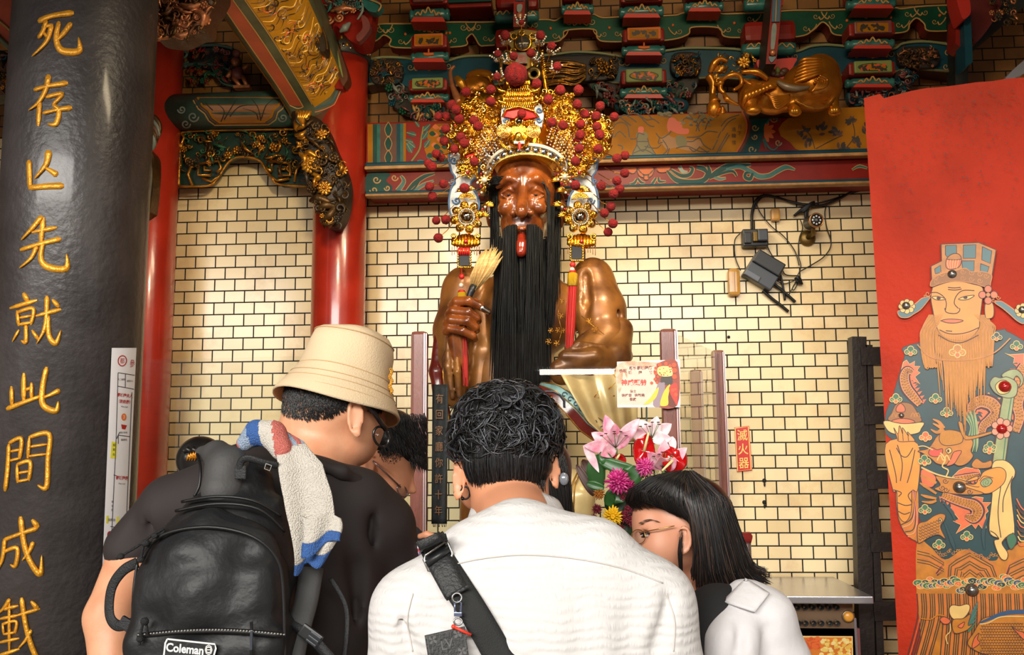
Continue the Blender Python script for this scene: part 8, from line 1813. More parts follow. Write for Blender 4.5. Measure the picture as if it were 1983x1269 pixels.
# hair: cap and curls
h = SDF(.016); h.ell(p(980, 850, -4), (101*s, 104*s, 88*s)); h.ell(p(984, 905, 24), (86*s, 74*s, 40*s)); h.ell(p(980, 800, 0), (96*s, 96*s, 46*s)); mb = MB(); h.into(mb, .007, HB, 2)
g = random.Random(77); C0 = Vector((980, 848, 0)); RR = Vector((104, 100, 104)); HSH = mat((84, 86, 92), .32, 0, 'hair_sheen'); HMID = mat((42, 42, 45), .34, 0, 'hair_mid')
for i in range(2300):
    th = g.uniform(0, 2*PI); z = g.uniform(-.25, 1); rr = math.sqrt(max(0, 1-z*z)); d = Vector((rr*math.cos(th), rr*math.sin(th), z)); low = d.y > .38
    if d.y > .8 or (d.y > .12 and abs(d.x) > .72): continue
    tn = Vector((0, 1, 0)) - d*d.y; tn = tn.normalized() if tn.length > .05 else Vector((1, 0, 0)); bn = d.cross(tn)
    a0 = g.uniform(-.5, .5) if low else g.gauss(0, 1.1)+(.7 if d.x > 0 else -.5); cv = g.uniform(-.12, .12) if low else g.choice((-1, 1))*g.uniform(.06, .34); L = (g.uniform(26, 44) if low else g.uniform(40, 84))
    pts = []; q = d.copy(); lift = g.uniform(.0, .03) if low else g.uniform(.02, .14)
    for j in range(8):
        t_ = j/7; o = 1.0+lift*math.sin(t_*2.4); pts.append(p(C0.x+q.x*RR.x*o*(1-.12*max(0, q.y)), min(954, C0.y+q.y*RR.y*o*1.04), C0.z+q.z*RR.z*o*(1-.18*max(0, q.y))))
        a = a0+cv*j; dd = tn*math.cos(a)+bn*math.sin(a); q = (q + dd*(L/8/104)).normalized(); tn = (tn - q*tn.dot(q)).normalized(); bn = q.cross(tn)
    mb.tube(pts, [.0006, .0015, .0014, .0003], [HB, HB, HMID, HSH, HB][i % 5], n=3, cap=False)
sheet(mb, p, [[(980+96*math.sin(a), 826, 104*math.cos(a)), (980+94*math.sin(a), 905, 100*math.cos(a)), (982+84*math.sin(a), 955-14*abs(a), 84*math.cos(a))] for a in (-1.02, -.7, -.35, 0, .35, .7, 1.02)], 1300, HB, 41, .0009, 3, [HB, HB, HMID], 4)
for i in range(90):                                    # thicker curled locks on top
    x0 = g.uniform(890, 1068); y0 = 770+g.uniform(0, 100)+abs(x0-980)*.25; w0 = 60+g.uniform(0, 46)-abs(x0-980)*.4; f = g.choice((-1, 1)); R_ = g.uniform(14, 34); a0 = g.uniform(0, 6)
    for k in range(5): pts = [p(x0+f*(R_+k)*math.cos(a0+j*.5)*(1-j*.05), y0-14+(R_+k)*.8*math.sin(a0+j*.5)*(1-j*.05), w0+8*math.sin(j*.5)+k) for j in range(8)]; mb.tube(pts, [.0008, .0014, .0005], [HB, HMID, HSH][(i+k) % 3], n=3, cap=False)
for i in range(60): x0 = g.uniform(890, 1060); y0 = 762+((x0-975)/100)**2*40; mb.tube([p(x0, y0+8, 20), p(x0+g.uniform(-8, 14), y0-12, 24), p(x0+g.uniform(-18, 26), y0-g.uniform(8, 26), 20), p(x0+g.uniform(-30, 36), y0-g.uniform(0, 16), 16)], [.0007, .0006, .0002], HB, n=3, cap=False)
mb.build('hair', man3)
mb = MB(); fuzz(mb, p, s, lambda g: (g.uniform(925, 1056), g.uniform(928, 946), 68-abs(g.uniform(-1, 1))*16), 400, 12, HB, 12, .0007); mb.build('nape_hair', man3)
mb = MB(); mb.tube([p(901+9*math.cos(a), 955+12*math.sin(a), 30) for a in [i*PI/9 for i in range(18)]], .0017, mat((24, 24, 26), .2, .6), n=8, closed=True); mb.ell(p(896, 966, 31), .0034, mat((24, 24, 26), .2, .6), n=8); mb.build('hoop_earring', man3)
# shirt
WSH = bpy.data.materials.new('white_seersucker'); WSH.use_nodes = True; nt = WSH.node_tree; bs = nt.nodes['Principled BSDF']; bs.inputs['Base Color'].default_value = (*lin((214, 212, 211)), 1); bs.inputs['Roughness'].default_value = .85
tc = nt.nodes.new('ShaderNodeTexCoord'); mp = nt.nodes.new('ShaderNodeMapping'); mp.inputs['Scale'].default_value = (190, 190, 42); nz = nt.nodes.new('ShaderNodeTexNoise'); nz.inputs['Scale'].default_value = 1; nz.inputs['Detail'].default_value = 3
wv = nt.nodes.new('ShaderNodeTexWave'); wv.wave_type = 'BANDS'; wv.bands_direction = 'Z'; wv.inputs['Scale'].default_value = 22; wv.inputs['Distortion'].default_value = 5; wv.inputs['Detail'].default_value = 2
mu = nt.nodes.new('ShaderNodeMath'); mu.operation = 'MULTIPLY'; bp = nt.nodes.new('ShaderNodeBump'); bp.inputs['Strength'].default_value = .7; bp.inputs['Distance'].default_value = .003
for a_, b_ in ((tc.outputs['Object'], mp.inputs[0]), (mp.outputs[0], nz.inputs['Vector']), (tc.outputs['Object'], wv.inputs['Vector']), (nz.outputs[0], mu.inputs[0]), (wv.outputs[0], mu.inputs[1]), (mu.outputs[0], bp.inputs['Height']), (bp.outputs[0], bs.inputs['Normal'])): nt.links.new(a_, b_)
t = SDF(.035)
t.chain([pb(1005, 1030, 0), pb(915, 1092, 4), pb(806, 1185, -6), pb(786, 1340, -16)], [52*sb, 68*sb, 80*sb, 82*sb]); t.chain([pb(1005, 1030, 0), pb(1150, 1082, 4), pb(1256, 1172, -6), pb(1286, 1340, -16)], [52*sb, 68*sb, 80*sb, 86*sb]); t.ell(pb(1032, 1240, 10), (250*sb, 118*sb, 200*sb)); t.ell(pb(1036, 1420, 0), (240*sb, 120*sb, 220*sb)); t.ell(pb(1010, 1060, 0), (120*sb, 84*sb, 70*sb))
for pts, r in (([(1245,1130,100),(1228,1200,112),(1216,1330,110)], 12), ([(846,1130,96),(836,1200,106),(850,1330,110)], 11), ([(1290,1160,60),(1270,1260,70)], 8), ([(780,1190,60),(800,1280,80)], 8), ([(960,1120,122),(950,1330,132)], 9), ([(1120,1150,124),(1136,1330,130)], 9)): t.chain([pb(*q) for q in pts], [r*.5*sb, r*sb, r*.8*sb], .03, True)
mb = MB(); t.into(mb, .008, WSH, 3); sh = mb.build('white_shirt', man3)
def coll(u, v):
    a = PI*(.04+1.92*u) + PI/2*0; ca, sa = math.cos(a), math.sin(a); back = (1+sa)/2
    cx, rx, rw = 1000, 82+22*(1-v), 82+56*(1-v); y = (1040-28*back)*(1-v) + (1004-54*back)*v
    return p(cx+rx*ca+6*(1-v), y+2*math.sin(u*20), rw*sa+2)
mb = MB(); mb.grid(coll, 60, 9, WSH); mb.grid(lambda u, v: coll(u, 1-v*.08) + Vector((0, .004*v, 0)), 60, 2, WSH); mb.build('collar', man3, solid=.006)
mb = MB(); SWH = mat((206, 202, 196), .9, 0, 'seam_thread')
V_, Qd = None, None
def backw(x, y):                                        # depth of the shirt surface along the view ray, found on the mesh
    d = ray(x, y).normalized(); ok, loc, nn, ix = sh.ray_cast(CAM, d); return loc + nn*.0012 if ok else pb(x, y, 110)
bpy.context.view_layer.update()
for pts in ([(836,1112),(888,1092),(950,1080),(1020,1075),(1110,1082),(1200,1100),(1283,1130)], [(800,1150),(790,1200),(800,1262)], [(1290,1150),(1306,1200),(1304,1262)]): mb.tube([backw(q.x, q.y) for q in catmull([(x, y, 0) for x, y in pts], 8)], .0011, SWH, n=5)
mb.build('yoke_seam', man3); legs(man3, pb(1030, 1300).x, 1.56, .72, .2)
# phone with the hand holding it
pph, sph = frame_(1.86)
phone = thing('smartphone', 'smartphone held in a hand between the charcoal shirt and the white shirt', 'phone', pph(806, 1075))
mb = MB(); Rp = Matrix.Rotation(.05, 3, 'Y'); mb.bbox(pph(792, 1080, 0), (80*sph, 8*sph, 66*sph), BLK, .006, Rp); mb.build('case', phone); mb = MB(); mb.bbox(pph(785, 1084, 6), (72*sph, 2*sph, 56*sph), emis((236, 226, 232), .7), .001, Rp)
g = random.Random(6)
for i in range(16): x, y = g.uniform(798, 818), g.uniform(1060, 1080); patch(mb, [(x+4*math.cos(a), y+3*math.sin(a+x)) for a in range(6)], lambda X, Y_: pph(X, Y_, 8+.02*i), [mat((206, 70, 80), .4), mat((120, 100, 130), .4), mat((150, 90, 110), .4)][i % 3])
mb.build('screen', phone)
hd = SDF(.004); hd.chain([pph(812, 1039, 8), pph(826, 1035, 10), pph(848, 1044, 6), pph(872, 1062, -6)], [5.4*sph, 6.4*sph, 8*sph, 13*sph]); hd.ell(pph(866, 1076, -16), (26*sph, 12*sph, 30*sph))
for kk, (y1, x2) in enumerate(((1058, 800), (1072, 796), (1086, 798), (1098, 806))): hd.chain([pph(862, y1, -18), pph(836, y1-2, -26), pph(x2+8, y1, -20), pph(x2, y1+2, -12)], [8*sph, 7.4*sph, 6.6*sph, 5.6*sph], .003)
hd.chain([pph(876, 1090, -20), pph(900, 1150, -40)], [20*sph, 24*sph]); mb = MB(); hd.into(mb, .003, SKIN2, 2); mb.build('hand', man3)
# crossbody strap with pouch
bag = thing('crossbody_strap', 'wide black crossbody strap with metal buckle and small embossed leather pouch on white shirt', 'bag', backw(900, 1200))
LEA = mat((36, 37, 38), .5, 0, 'black_leather', bump=.3, bscale=220); WB2 = mat((30, 32, 32), .75, 0, 'black_webbing2', bump=.3, bscale=500)
def sstrip(name, pts, w, lift, m, th=.004, wr=None):
    q = catmull([(x, y, 0) for x, y in pts], 6); L = []; n = len(q); ws = interp(w if hasattr(w, '__len__') else [w], n)
    for i, c_ in enumerate(q):
        t_ = (q[min(i+1, n-1)]-q[max(i-1, 0)]).normalized(); a = Vector((-t_.y, t_.x, 0)); c0 = backw(c_.x, c_.y); dp_ = (c0-CAM).length
        for e in (-.5, -.25, 0, .25, .5): r_ = ray(c_.x+a.x*ws[i]*e, c_.y+a.y*ws[i]*e).normalized(); L.append(CAM + r_*(dp_ - lift - .001*(1-4*e*e)))
    m_ = MB(); m_.add(L, [(5*i+j, 5*i+j+1, 5*i+j+6, 5*i+j+5) for i in range(n-1) for j in range(4)], m, True); return m_.build(name, bag, solid=th)
sstrip('webbing', [(838,1040),(850,1078),(880,1128),(920,1190),(965,1269),(1000,1340)], [52,54,56,56,58,60], .006, WB2)
sstrip('leather_tab', [(828,1040),(843,1072),(862,1108),(884,1150)], [50,50,50,48], .012, LEA, .005)
sstrip('leather_fold', [(864,1160),(906,1136)], [6,6], .018, LEA, .004)
mb = MB(); fr_ = [(820,1080),(866,1048),(874,1074),(832,1108)]; q4_ = [(824,1076),(862,1050),(868,1052),(876,1072),(874,1080),(836,1107),(830,1106),(821,1084)]
c0 = backw(848, 1078); D0 = (c0-CAM).length-.02; bfn = lambda x, y, d=0: CAM + ray(x, y).normalized()*(D0-d)
mb.tube([bfn(x, y) for x, y in q4_], .0022, mat((186, 184, 180), .25, .9, 'buckle_steel'), n=8, closed=True); mb.build('buckle', bag); mb = MB(); mb.tube([bfn(826, 1094), bfn(870, 1062)], .006, BLK, n=8); mb.tube([bfn(818, 1066), bfn(862, 1036)], .007, BLK, n=8); mb.build('slider_bar', bag)
mb = MB(); ST2 = mat((150, 150, 150), .25, .9, 'clasp_steel'); c0 = backw(886, 1170); D0c = (c0-CAM).length-.026; cfn = lambda x, y, d=0: CAM + ray(x, y).normalized()*(D0c-d)
mb.tube([cfn(885+9*math.cos(a), 1158+9*math.sin(a)) for a in [i*PI/8 for i in range(16)]], .0016, ST2, n=7, closed=True); mb.tube([cfn(x, y) for x, y in ((880,1168),(881,1190),(892,1191),(893,1168),(886,1164))], .0014, mat((130, 140, 170), .25, .8), n=7, closed=True); mb.bbox(cfn(887, 1190), (.012, .004, .006), mat((120, 130, 160), .3, .7), .001)
mb.tube([cfn(887+8*math.cos(a), 1204+7*math.sin(a)) for a in [i*PI/8 for i in range(16)]], .0014, ST2, n=7, closed=True); mb.build('clasp', bag)
pw = [(822,1231),(900,1213),(912,1300),(836,1320)]; mb = MB(); mb.prism([cfn(x, y, .002) for x, y in pw], ray(870, 1260).normalized()*.012, LEA); EMB = mat((62, 62, 62), .4, 0, 'embossing'); ef = lambda x, y: cfn(x, y, .0026)
ribbon(mb, [(827,1234),(897,1217),(908,1296),(840,1314),(827,1234)], 1, ef, EMB, False)
for x, y in ((838,1240),(886,1228),(842,1284),(895,1262)):
    for k in range(4): a = k*PI/2+.5; patch(mb, [(x+2*math.cos(a-.6), y+2*math.sin(a-.6)), (x+8*math.cos(a-.3), y+8*math.sin(a-.3)), (x+9*math.cos(a+.3), y+9*math.sin(a+.3)), (x+2*math.cos(a+.6), y+2*math.sin(a+.6))], ef, EMB)
text(mb, 'L', 860, 1250, 26, lambda x, y: cfn(x, y, .0028), EMB, rot=-.15); text(mb, 'V', 870, 1246, 26, lambda x, y: cfn(x, y, .003), EMB, rot=-.15); mb.build('pouch', bag, label='small embossed black leather pouch')
mb = MB(); mb.tube([cfn(878, 1214, .006), cfn(895, 1222, .008), cfn(912, 1230, .004)], .0022, mat((226, 60, 40), .4, 0, 'red_cord'), n=7); mb.ell(cfn(878, 1214, .006), .0034, mat((226, 60, 40), .4, 0, 'red_cord'), n=8); mb.build('red_cord', bag, label='thin red cord')

# ------------------------------------------------------------------ woman with long dark hair
p, s = frame_(1.8); pb, sb = frame_(1.66)
wom = person('woman with long dark hair and thin gold glasses in white shirt, looking down left', 1.75, 1420, 1250)
b = SDF(.016); b.ell(p(1322, 1012, 0), (88*s, 82*s, 92*s)); b.ell(p(1276, 1062, 10), (46*s, 62*s, 56*s)); b.ell(p(1252, 1010, 10), (26*s, 44*s, 40*s)); b.ell(p(1286, 1110, 0), (30*s, 34*s, 30*s)); b.chain([p(1236, 1040, 14), p(1226, 1062, 16)], [8*s, 11*s], .008)
b.chain([p(1345, 1080, -6), p(1370, 1150, -10), pb(1400, 1210, -20)], [42*s, 46*s, 60*s]); b.ell(p(1256, 1034, 46), (12*s, 8*s, 7*s), .01, sub=True); b.ell(pb(1430, 1300, -30), (110*sb, 80*sb, 120*sb)); ear(b, p, s, 1324, 1046, 92, 15, 28, -1); b.chain([pb(1360, 1250, -30), pb(1330, 1330, -80)], [34*sb, 28*sb])
mb = MB(); b.into(mb, .0042, mat((206, 146, 116), .42, 0, 'skin3', var=.06, vscale=20, sss=.12), 2); mb.build('body', wom)
mb = MB(); mb.ell(p(1252, 1037, 42), (8*s, 6*s, 3.2*s), mat((200, 190, 182), .25), n=12); mb.ell(p(1248, 1037, 46), (3.6*s, 3*s, 3.2*s), mat((30, 22, 20), .1), n=10); mb.tube([p(1240, 1035, 46), p(1252, 1031.5, 52), p(1264, 1036, 52)], .0015, HB, n=5); mb.tube([p(1242, 1040, 46), p(1254, 1042, 50), p(1263, 1037, 50)], .0012, HBR, n=5); mb.build('eye', wom)
mb = MB(); fuzz(mb, p, s, lambda g: (lambda u: (1236+u*34, 1014-8*math.sin(u*2.6), 56+u*14))(g.random()), 50, 2, mat((84, 60, 48), .6, 0, 'brow_hair'), 15, .0005, 5); mb.build('eyebrow', wom)
h = SDF(.014); h.ell(p(1330, 994, -6), (86*s, 90*s, 74*s)); h.ell(p(1368, 1060, 6), (48*s, 66*s, 80*s)); h.chain([p(1390, 1080, 20), p(1400, 1140, 30), p(1416, 1170, 10)], [50*s, 40*s, 20*s]); h.ell(p(1246, 1030, 60), (40*s, 60*s, 60*s), sub=True); h.ell(p(1308, 1046, 92), (40*s, 34*s, 44*s), sub=True)
mb = MB(); h.into(mb, .006, HB, 2)
GU = [[(1300,916,50),(1258,926,60),(1222,950,54),(1212,972,40),(1228,990,30)], [(1318,913,60),(1280,928,80),(1246,952,82),(1250,972,80),(1276,980,78)], [(1330,913,60),(1310,935,92),(1302,968,96),(1314,992,94),(1334,1008,92)], [(1332,913,60),(1320,945,99),(1324,985,101),(1340,1008,99),(1350,1026,96)]]
sheet(mb, p, GU, 1400, HB, 21, .001, 2.5, [HB, HB, HBR])
GU2 = [[(1322,913,60),(1318,950,98),(1336,1000,102),(1346,1050,98),(1338,1120,88)], [(1328,913,60),(1338,960,100),(1352,1030,104),(1356,1090,98),(1356,1165,84)], [(1330,913,60),(1356,960,98),(1372,1040,104),(1380,1110,98),(1400,1165,80)], [(1334,913,56),(1384,965,84),(1404,1050,90),(1420,1110,84),(1440,1150,70)], [(1338,912,44),(1400,965,60),(1428,1050,64),(1450,1110,60),(1496,1140,50)], [(1340,914,20),(1406,968,20),(1438,1050,30),(1458,1096,40),(1490,1106,50)], [(1340,913,-10),(1412,970,-16),(1436,1050,-6),(1450,1096,10),(1470,1110,20)]]
sheet(mb, p, GU2, 2400, HB, 22, .001, 3, [HB, HB, HBR, HB, HMID, mat((74, 56, 46), .36, 0, 'hair_highlight')], 7, 10, .62)
sheet(mb, p, [[(1318,1020,96),(1314,1060,96),(1318,1100,92),(1312,1140,86)], [(1322,1030,98),(1320,1080,98),(1318,1120,92),(1316,1150,84)]], 24, HB, 23, .0008)
sheet(mb, p, [[(1440,1080,60),(1466,1104,56),(1500,1108,50)], [(1450,1110,60),(1474,1140,50),(1476,1168,46)], [(1440,1090,60),(1470,1112,56),(1488,1096,50)]], 70, HBR, 24, .0006, 4); mb.build('hair', wom)
gl = MB(); gl.tube([p(1306, 1019, 92), p(1270, 1026, 80), p(1238, 1032, 58)], .0011, GFR, n=6); rim = [p(1236+14*math.cos(a), 1040+14*math.sin(a), 52+12*math.cos(a)) for a in [i*PI/10 for i in range(20)]]; gl.tube(rim, .0009, GFR, n=6, closed=True); o = gl.build('glasses', wom, label='thin gold wire glasses'); mb = MB(); mb.add(rim, [tuple(range(20))], LENS); mb.build('lens', o, solid=.001)
t = SDF(.025); t.ell(pb(1396, 1236, -4), (84*sb, 76*sb, 100*sb)); t.ell(pb(1420, 1400, -10), (110*sb, 80*sb, 140*sb)); mb = MB(); t.into(mb, .008, mat((20, 20, 22), .8, 0, 'black_top'), 2); mb.build('black_top', wom)
WSH2 = mat((212, 210, 212), .8, 0, 'white_linen', bump=.3, bscale=30)
t = SDF(.025); t.chain([pb(1440, 1160, -6), pb(1470, 1200, -6), pb(1500, 1290, -20), pb(1500, 1400, -30)], [36*sb, 62*sb, 64*sb, 60*sb]); t.chain([pb(1425, 1180, 30), pb(1418, 1240, 50), pb(1410, 1400, 50)], [26*sb, 46*sb, 60*sb]); t.chain([pb(1434, 1210, 80), pb(1424, 1300, 104)], [5*sb, 8*sb], .02, True); t.chain([pb(1486, 1220, 60), pb(1470, 1320, 60)], [5*sb, 8*sb], .02, True)
mb = MB(); t.into(mb, .007, WSH2, 3); mb.build('white_shirt', wom)
bpy.context.view_layer.update(); ws_ = wom.children[-1]
def cling(mb, o, q, lift, m, n=10):
    def f(u, v):
        a = Vector(q[0]).lerp(Vector(q[1]), u).lerp(Vector(q[3]).lerp(Vector(q[2]), u), v); c, nn = surf(o, a.x, a.y)
        f.d = (c-CAM).length if c else f.d
        return CAM + ray(a.x, a.y).normalized()*(f.d - lift*(.4+.6*v))
    f.d = (pb(1440, 1170, 30)-CAM).length; mb.grid(f, n, n, m)
mb = MB(); cling(mb, ws_, [(1400,1166),(1444,1121),(1490,1150),(1462,1186)], .012, WSH2); mb.build('collar', wom, solid=.004); legs(wom, pb(1440, 1300).x, 1.74, .7, .16)

# ------------------------------------------------------------------ two visitors almost hidden further in
def hidden(label, x, y, r, Y, cloth, hcol):
    p, s = frame_(Y); t = person(label, Y, x, y); b = SDF(.02); b.ell(p(x, y, 0), (r*.95*s, r*1.1*s, r*1.15*s)); b.chain([p(x, y+r, 0), p(x, y+2*r, 0)], [r*.5*s, r*.6*s]); b.ell(p(x, y+3.6*r, 0), (r*2*s, r*s, r*2*s)); m = MB(); b.into(m, .01, SKIN, 2); m.build('body', t)
    b = SDF(.03); b.chain([p(x-r*1.5, y+2.6*r, 0), p(x, y+2.2*r, 0), p(x+r*1.5, y+2.6*r, 0)], [r*.8*s, r*.9*s, r*.8*s]); b.ell(p(x, y+4.6*r, 0), (r*2.1*s, r*1.2*s, r*2.8*s)); m = MB(); b.into(m, .016, cloth, 2); m.build('shirt', t); legs(t, p(x, y).x, Y, .75, .17)
    return t, p, s
hp, p, s = hidden('person with black tied-up hair and amber hair clip, mostly hidden behind the backpack', 388, 896, 42, 3.0, mat((60, 60, 66), .8, 0, 'grey_shirt'), HB)
mb = MB(); h = SDF(.012); h.ell(p(388, 890, 0), (46*s, 48*s, 46*s)); h.ell(p(366, 886, 36), (16*s, 14*s, 12*s)); h.into(mb, .007, HB, 2)
g = random.Random(2)
for i in range(170): a = g.uniform(-1.4, 1.4); mb.tube([p(388+44*math.sin(a), 866+8*abs(a), 40*math.cos(a)), p(384+30*math.sin(a), 872, 46), p(370+g.uniform(-9, 9), 884+g.uniform(-6, 6), 50)], .0011, [HB, HMID, HSH][i % 3], n=3, cap=False)
for k in range(4): mb.tube([p(358+k*12, 876+k*2, 48), p(364+k*12, 870, 54), p(372+k*11, 878, 52)], [.006, .009, .005], HB, n=8)
mb.build('hair', hp); mb = MB(); AMB = mat((214, 138, 32), .25, .2, 'amber_plastic', coat=.6)
for k in range(4): mb.tube([p(362+k*5, 892, 50), p(366+k*5, 882-k*2, 56), p(372+k*4, 888, 54)], [.003, .006, .003], AMB, n=7)
mb.build('hair_clip', hp, label='amber hair clip')
hp, p, s = hidden('person with long dark hair and clear round hair tie, hidden behind the tousled-haired man', 1046, 914, 58, 2.5, mat((70, 64, 62), .8, 0, 'taupe_shirt'), HBR)
mb = MB(); h = SDF(.014); h.ell(p(1046, 906, 0), (61*s, 64*s, 66*s)); h.chain([p(1060, 930, 20), p(1068, 1000, 20), p(1070, 1060, 20)], [44*s, 42*s, 34*s]); h.into(mb, .008, HBR, 2); sheet(mb, p, [[(1020,856,50),(1020,910,66),(1030,980,66),(1040,1060,60)], [(1046,850,50),(1060,900,68),(1076,960,66),(1080,1050,60)], [(1060,852,30),(1094,890,44),(1104,950,48),(1106,1040,44)]], 700, HBR, 31, .0011, 3, [HB, HBR]); mb.build('hair', hp)
mb = MB(); CLR = mat((150, 156, 166), .12, .3, 'clear_plastic', coat=1)
mb.ell(p(1092, 928, 66), (9*s, 7*s, 12*s), CLR, n=14)
for k in range(3): mb.tube([p(1082, 922+k*6, 62), p(1094, 924+k*4, 70)], .0016, SILVER, n=5)
mb.build('hair_tie', hp, label='clear round hair tie')
# ================================================================== flower arrangement before the enclosure
YFL = 3.05; fl_, sf = frame_(YFL)
bq = thing('flower_arrangement', 'tall arrangement of pink lilies, red anthuriums and magenta chrysanthemums before the statue', 'flower arrangement', fl_(1230, 1100)); bq.location.z = 0; bq.matrix_world = Matrix.Translation(bq.location)
LPK = mat((240, 196, 206), .45, 0, 'lily_pink', var=.4, vscale=30, col2=(218, 120, 150), sss=.1); LWH = mat((244, 230, 230), .45, 0, 'lily_white', var=.25, vscale=30, col2=(234, 184, 198)); LFG = mat((52, 100, 48), .35, 0, 'leaf_green2', var=.3, vscale=20); LFD = mat((30, 62, 36), .4, 0, 'leaf_dark', var=.3, vscale=20); ANR = mat((190, 18, 22), .12, 0, 'anthurium_red', var=.2, vscale=15, coat=1); MAG = mat((206, 40, 130), .5, 0, 'magenta_petal', var=.4, vscale=40, col2=(160, 24, 96)); PINKC = mat((230, 90, 160), .5, 0, 'pink_petal', var=.3, vscale=40); YLW = mat((246, 200, 30), .5, 0, 'yellow_petal'); WIN = mat((110, 20, 50), .5, 0, 'wine_petal', var=.4, vscale=40); STG = mat((90, 120, 60), .5, 0, 'stem_green')
def petal(m, a, tip, side, wid, mt, bend=.3, nrm=Vector((0, -1, 0)), cup=.25):
    a, tip = Vector(a), Vector(tip); d = tip-a; L = d.length; n_ = nrm - d.normalized()*nrm.dot(d.normalized()); n_.normalize(); e = d.normalized().cross(n_)
    def f(u, v):
        w = wid*math.sin(PI*min(1, .08+u*.92))**.8*(1-.25*u); c = a + d*u + n_*(L*bend*math.sin(u*PI*.5)**2*(1 if bend > 0 else 1)) - Vector((0, 0, abs(bend)*L*.5*u*u))
        return c + e*((v-.5)*2*w) + n_*(cup*w*((v-.5)*2)**2)
    m.grid(f, 12, 7, mt)
def lily(cx, cy, tips, w, mt):
    m = MB(); c = fl_(cx, cy, w)
    for i, (x, y, ww) in enumerate(tips): petal(m, c, fl_(x, y, w+ww), None, .026, mt, .18)
    o = m.build('lily', bq, solid=.001); m = MB()
    for i in range(6): q = fl_(cx+(tips[i % len(tips)][0]-cx)*.3+i*3-8, cy-34+abs(i-2.5)*4, w+30); m.tube([c, q], .0011, STG, n=4); m.ell(q, (.006, .002, .002), mat((70, 34, 24), .6), n=6)
    m.build('stamen', o); m = MB(); m.tube([c, fl_(cx+4, cy+30, w-16)], [.006, .003], STG, n=6); m.build('stem', o)
lily(1192, 868, [(1128,858,10),(1146,834,-10),(1190,812,16),(1222,826,20),(1172,800,-16),(1236,806,-14),(1158,880,24)], 20, LPK)
lily(1262, 850, [(1216,832,0),(1240,812,-14),(1272,802,0),(1302,846,10),(1298,818,-12),(1226,858,14)], -10, LWH)
lily(1284, 908, [(1250,868,20),(1276,876,26),(1286,846,0),(1300,870,-6),(1330,860,6),(1312,882,20)], 40, LPK)
m = MB(); petal(m, fl_(1132, 862, 30), fl_(1160, 910, 34), None, .016, LWH, -.2); petal(m, fl_(1300, 846, 4), fl_(1306, 874, 8), None, .014, LWH, -.1); m.build('fallen_petal', bq, solid=.001)
def anth(cx, cy, rx, ry, w, tilt, sp):
    m = MB(); c = fl_(cx, cy, w)
    def f(u, v):
        a = 2*PI*u; r = (1-.32*math.exp(-((a-PI*.5)/.5)**2))*(1+.12*math.exp(-((a-1.5*PI)/.5)**2)); x, y = math.cos(a+tilt)*r*v, math.sin(a+tilt)*r*v
        return c + Vector((x*rx*sf, -.012*(1-v*v)+.01*math.sin(3*a)*v, -y*ry*sf*-1))
    m.grid(f, 40, 8, ANR, closeu=True); o = m.build('anthurium', bq, solid=.0016, label='glossy red anthurium'); m = MB(); m.tube([c+Vector((0, -.012, 0)), fl_(*sp)], [.0055, .003], mat((240, 214, 150), .5), n=8); m.build('spadix', o)
anth(1247, 874, 20, 36, 44, .3, (1256, 838, 62)); anth(1306, 888, 24, 26, 50, -.2, (1282, 912, 70)); anth(1192, 892, 20, 16, 10, .1, (1200, 880, 24)); anth(1256, 884, 14, 18, 24, .5, (1262, 866, 36))
def mum(cx, cy, r, w, mt, mt2, nm='chrysanthemum', n=5):
    m = MB(); c = fl_(cx, cy, w); R = r*sf; g = random.Random(int(cx+cy))
    for q in range(n):
        e = .15+q*(1.35/n); k = int(6+14*math.sin(e))
        for j in range(k):
            a = 2*PI*(j+.5*(q % 2))/k+g.uniform(-.1, .1); d = Vector((math.sin(e)*math.cos(a), -math.cos(e), math.sin(e)*math.sin(a))); m.tube([c + d*R*.2, c + d*R*.7+Vector((0, -.003, 0)), c + d*R*g.uniform(.9, 1.08)], [R*.05, R*.13, R*.05], mt if (j+q) % 3 else mt2, n=5, flat=.6)
    m.ell(c, R*.6, mt2, n=10); return m.build(nm, bq)
mum(1248, 904, 20, 60, PINKC, MAG); mum(1196, 932, 26, 56, MAG, PINKC); mum(1218, 942, 14, 50, MAG, WIN); mum(1186, 1000, 22, 60, YLW, YLW, n=4)
for x, y, r in ((1156,986,12),(1150,1004,10),(1208,1000,14),(1222,1010,12),(1160,1012,9),(1206,962,9),(1216,986,10),(1200,1024,12),(1228,990,9)): mum(x, y, r, 40, WIN, mat((140, 40, 50), .5), 'small_chrysanthemum', 3)
mum(1160, 956, 13, 40, mat((190, 120, 40), .5), mat((140, 80, 30), .5), 'brown_filler', 4)
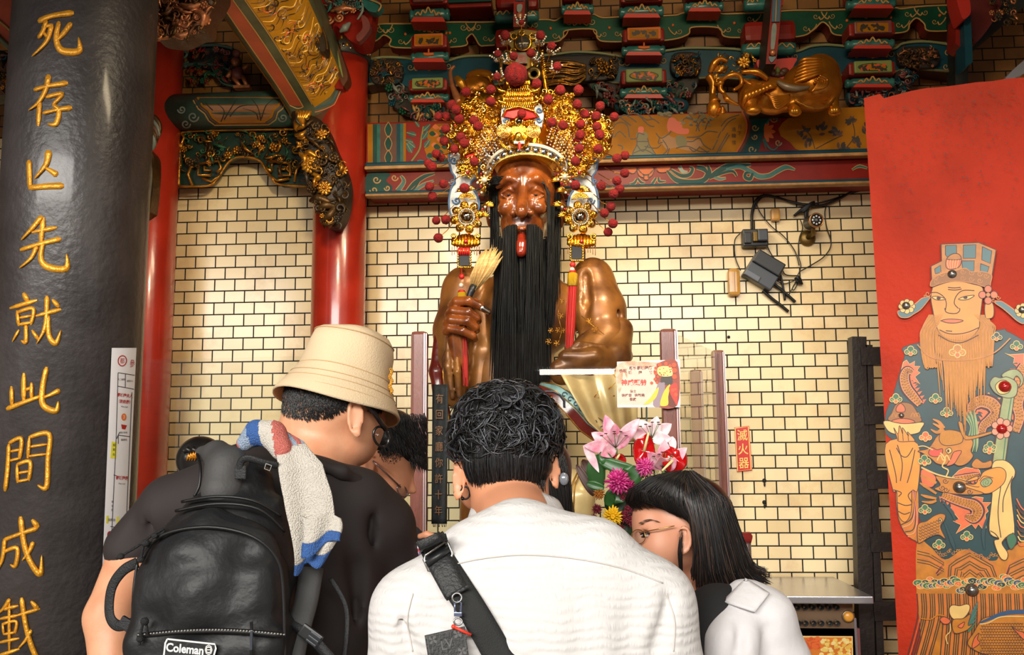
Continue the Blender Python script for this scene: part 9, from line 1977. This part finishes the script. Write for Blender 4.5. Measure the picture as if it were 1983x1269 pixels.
def leaf(pts, wid, mt):
    m = MB(); q = catmull([Vector(fl_(*p_)) for p_ in pts], 6); n = len(q)
    def f(u, v):
        i = min(int(u*(n-1)), n-2); c = q[i].lerp(q[i+1], u*(n-1)-i); d = (q[i+1]-q[i]).normalized(); e = d.cross(Vector((0, -1, 0))).normalized(); w = wid*math.sin(PI*min(1, .05+.95*u))**.7; return c + e*(v-.5)*2*w + Vector((0, -.004-.008*abs(v-.5), 0))
    m.grid(f, 16, 5, mt); m.build('leaf', bq, solid=.001)
for pts, w_, mt in (([(1160,950,10),(1154,910,16),(1160,880,20)], .03, LFG), ([(1180,900,30),(1172,888,34),(1162,876,30)], .02, LFG), ([(1160,890,30),(1200,906,40),(1236,912,40)], .022, LFG), ([(1200,930,40),(1222,922,50),(1232,902,50)], .034, LFG), ([(1170,946,44),(1150,940,44),(1136,936,40)], .014, LFG), ([(1240,960,20),(1280,950,10),(1300,930,0)], .03, LFD), ([(1176,980,30),(1190,960,40),(1210,970,40)], .026, LFG), ([(1160,940,-10),(1140,910,-20),(1128,890,-20)], .02, mat((70, 40, 30), .5, 0, 'brown_leaf')), ([(1150,960,-14),(1134,930,-16),(1116,900,-20)], .016, mat((70, 40, 30), .5, 0, 'brown_leaf')), ([(1220,1000,10),(1180,1040,10),(1150,1050,6)], .05, LFD), ([(1230,1020,0),(1200,980,0),(1170,970,0)], .05, LFD), ([(1280,980,-10),(1240,1000,0),(1210,1040,0)], .06, LFD), ([(1290,900,0),(1300,915,0),(1316,920,0)], .02, LFD)): leaf(pts, w_, mt)
m = MB(); g = random.Random(14)
for i in range(70): x, y = g.uniform(1226, 1300), g.uniform(890, 980); m.tube([fl_(x-10, y+30, 10), fl_(x, y+8, 20), fl_(x+g.uniform(-6, 6), y-8, 24)], .001, STG, n=4); m.ell(fl_(x, y-6, 24), .004, [LFG, OLIVE, STG][i % 3], n=6)
m.build('filler_sprig', bq)
m = MB(); q = fl_(1215, 1060, 0); m.lathe((q.x, q.y, 0), [(.09, 0), (.11, .02), (.1, .3), (.07, .6), (.1, q.z-.06), (.12, q.z)], mat((150, 60, 46), .3, 0, 'glazed_vase', coat=.5), n=32); m.build('vase', bq)
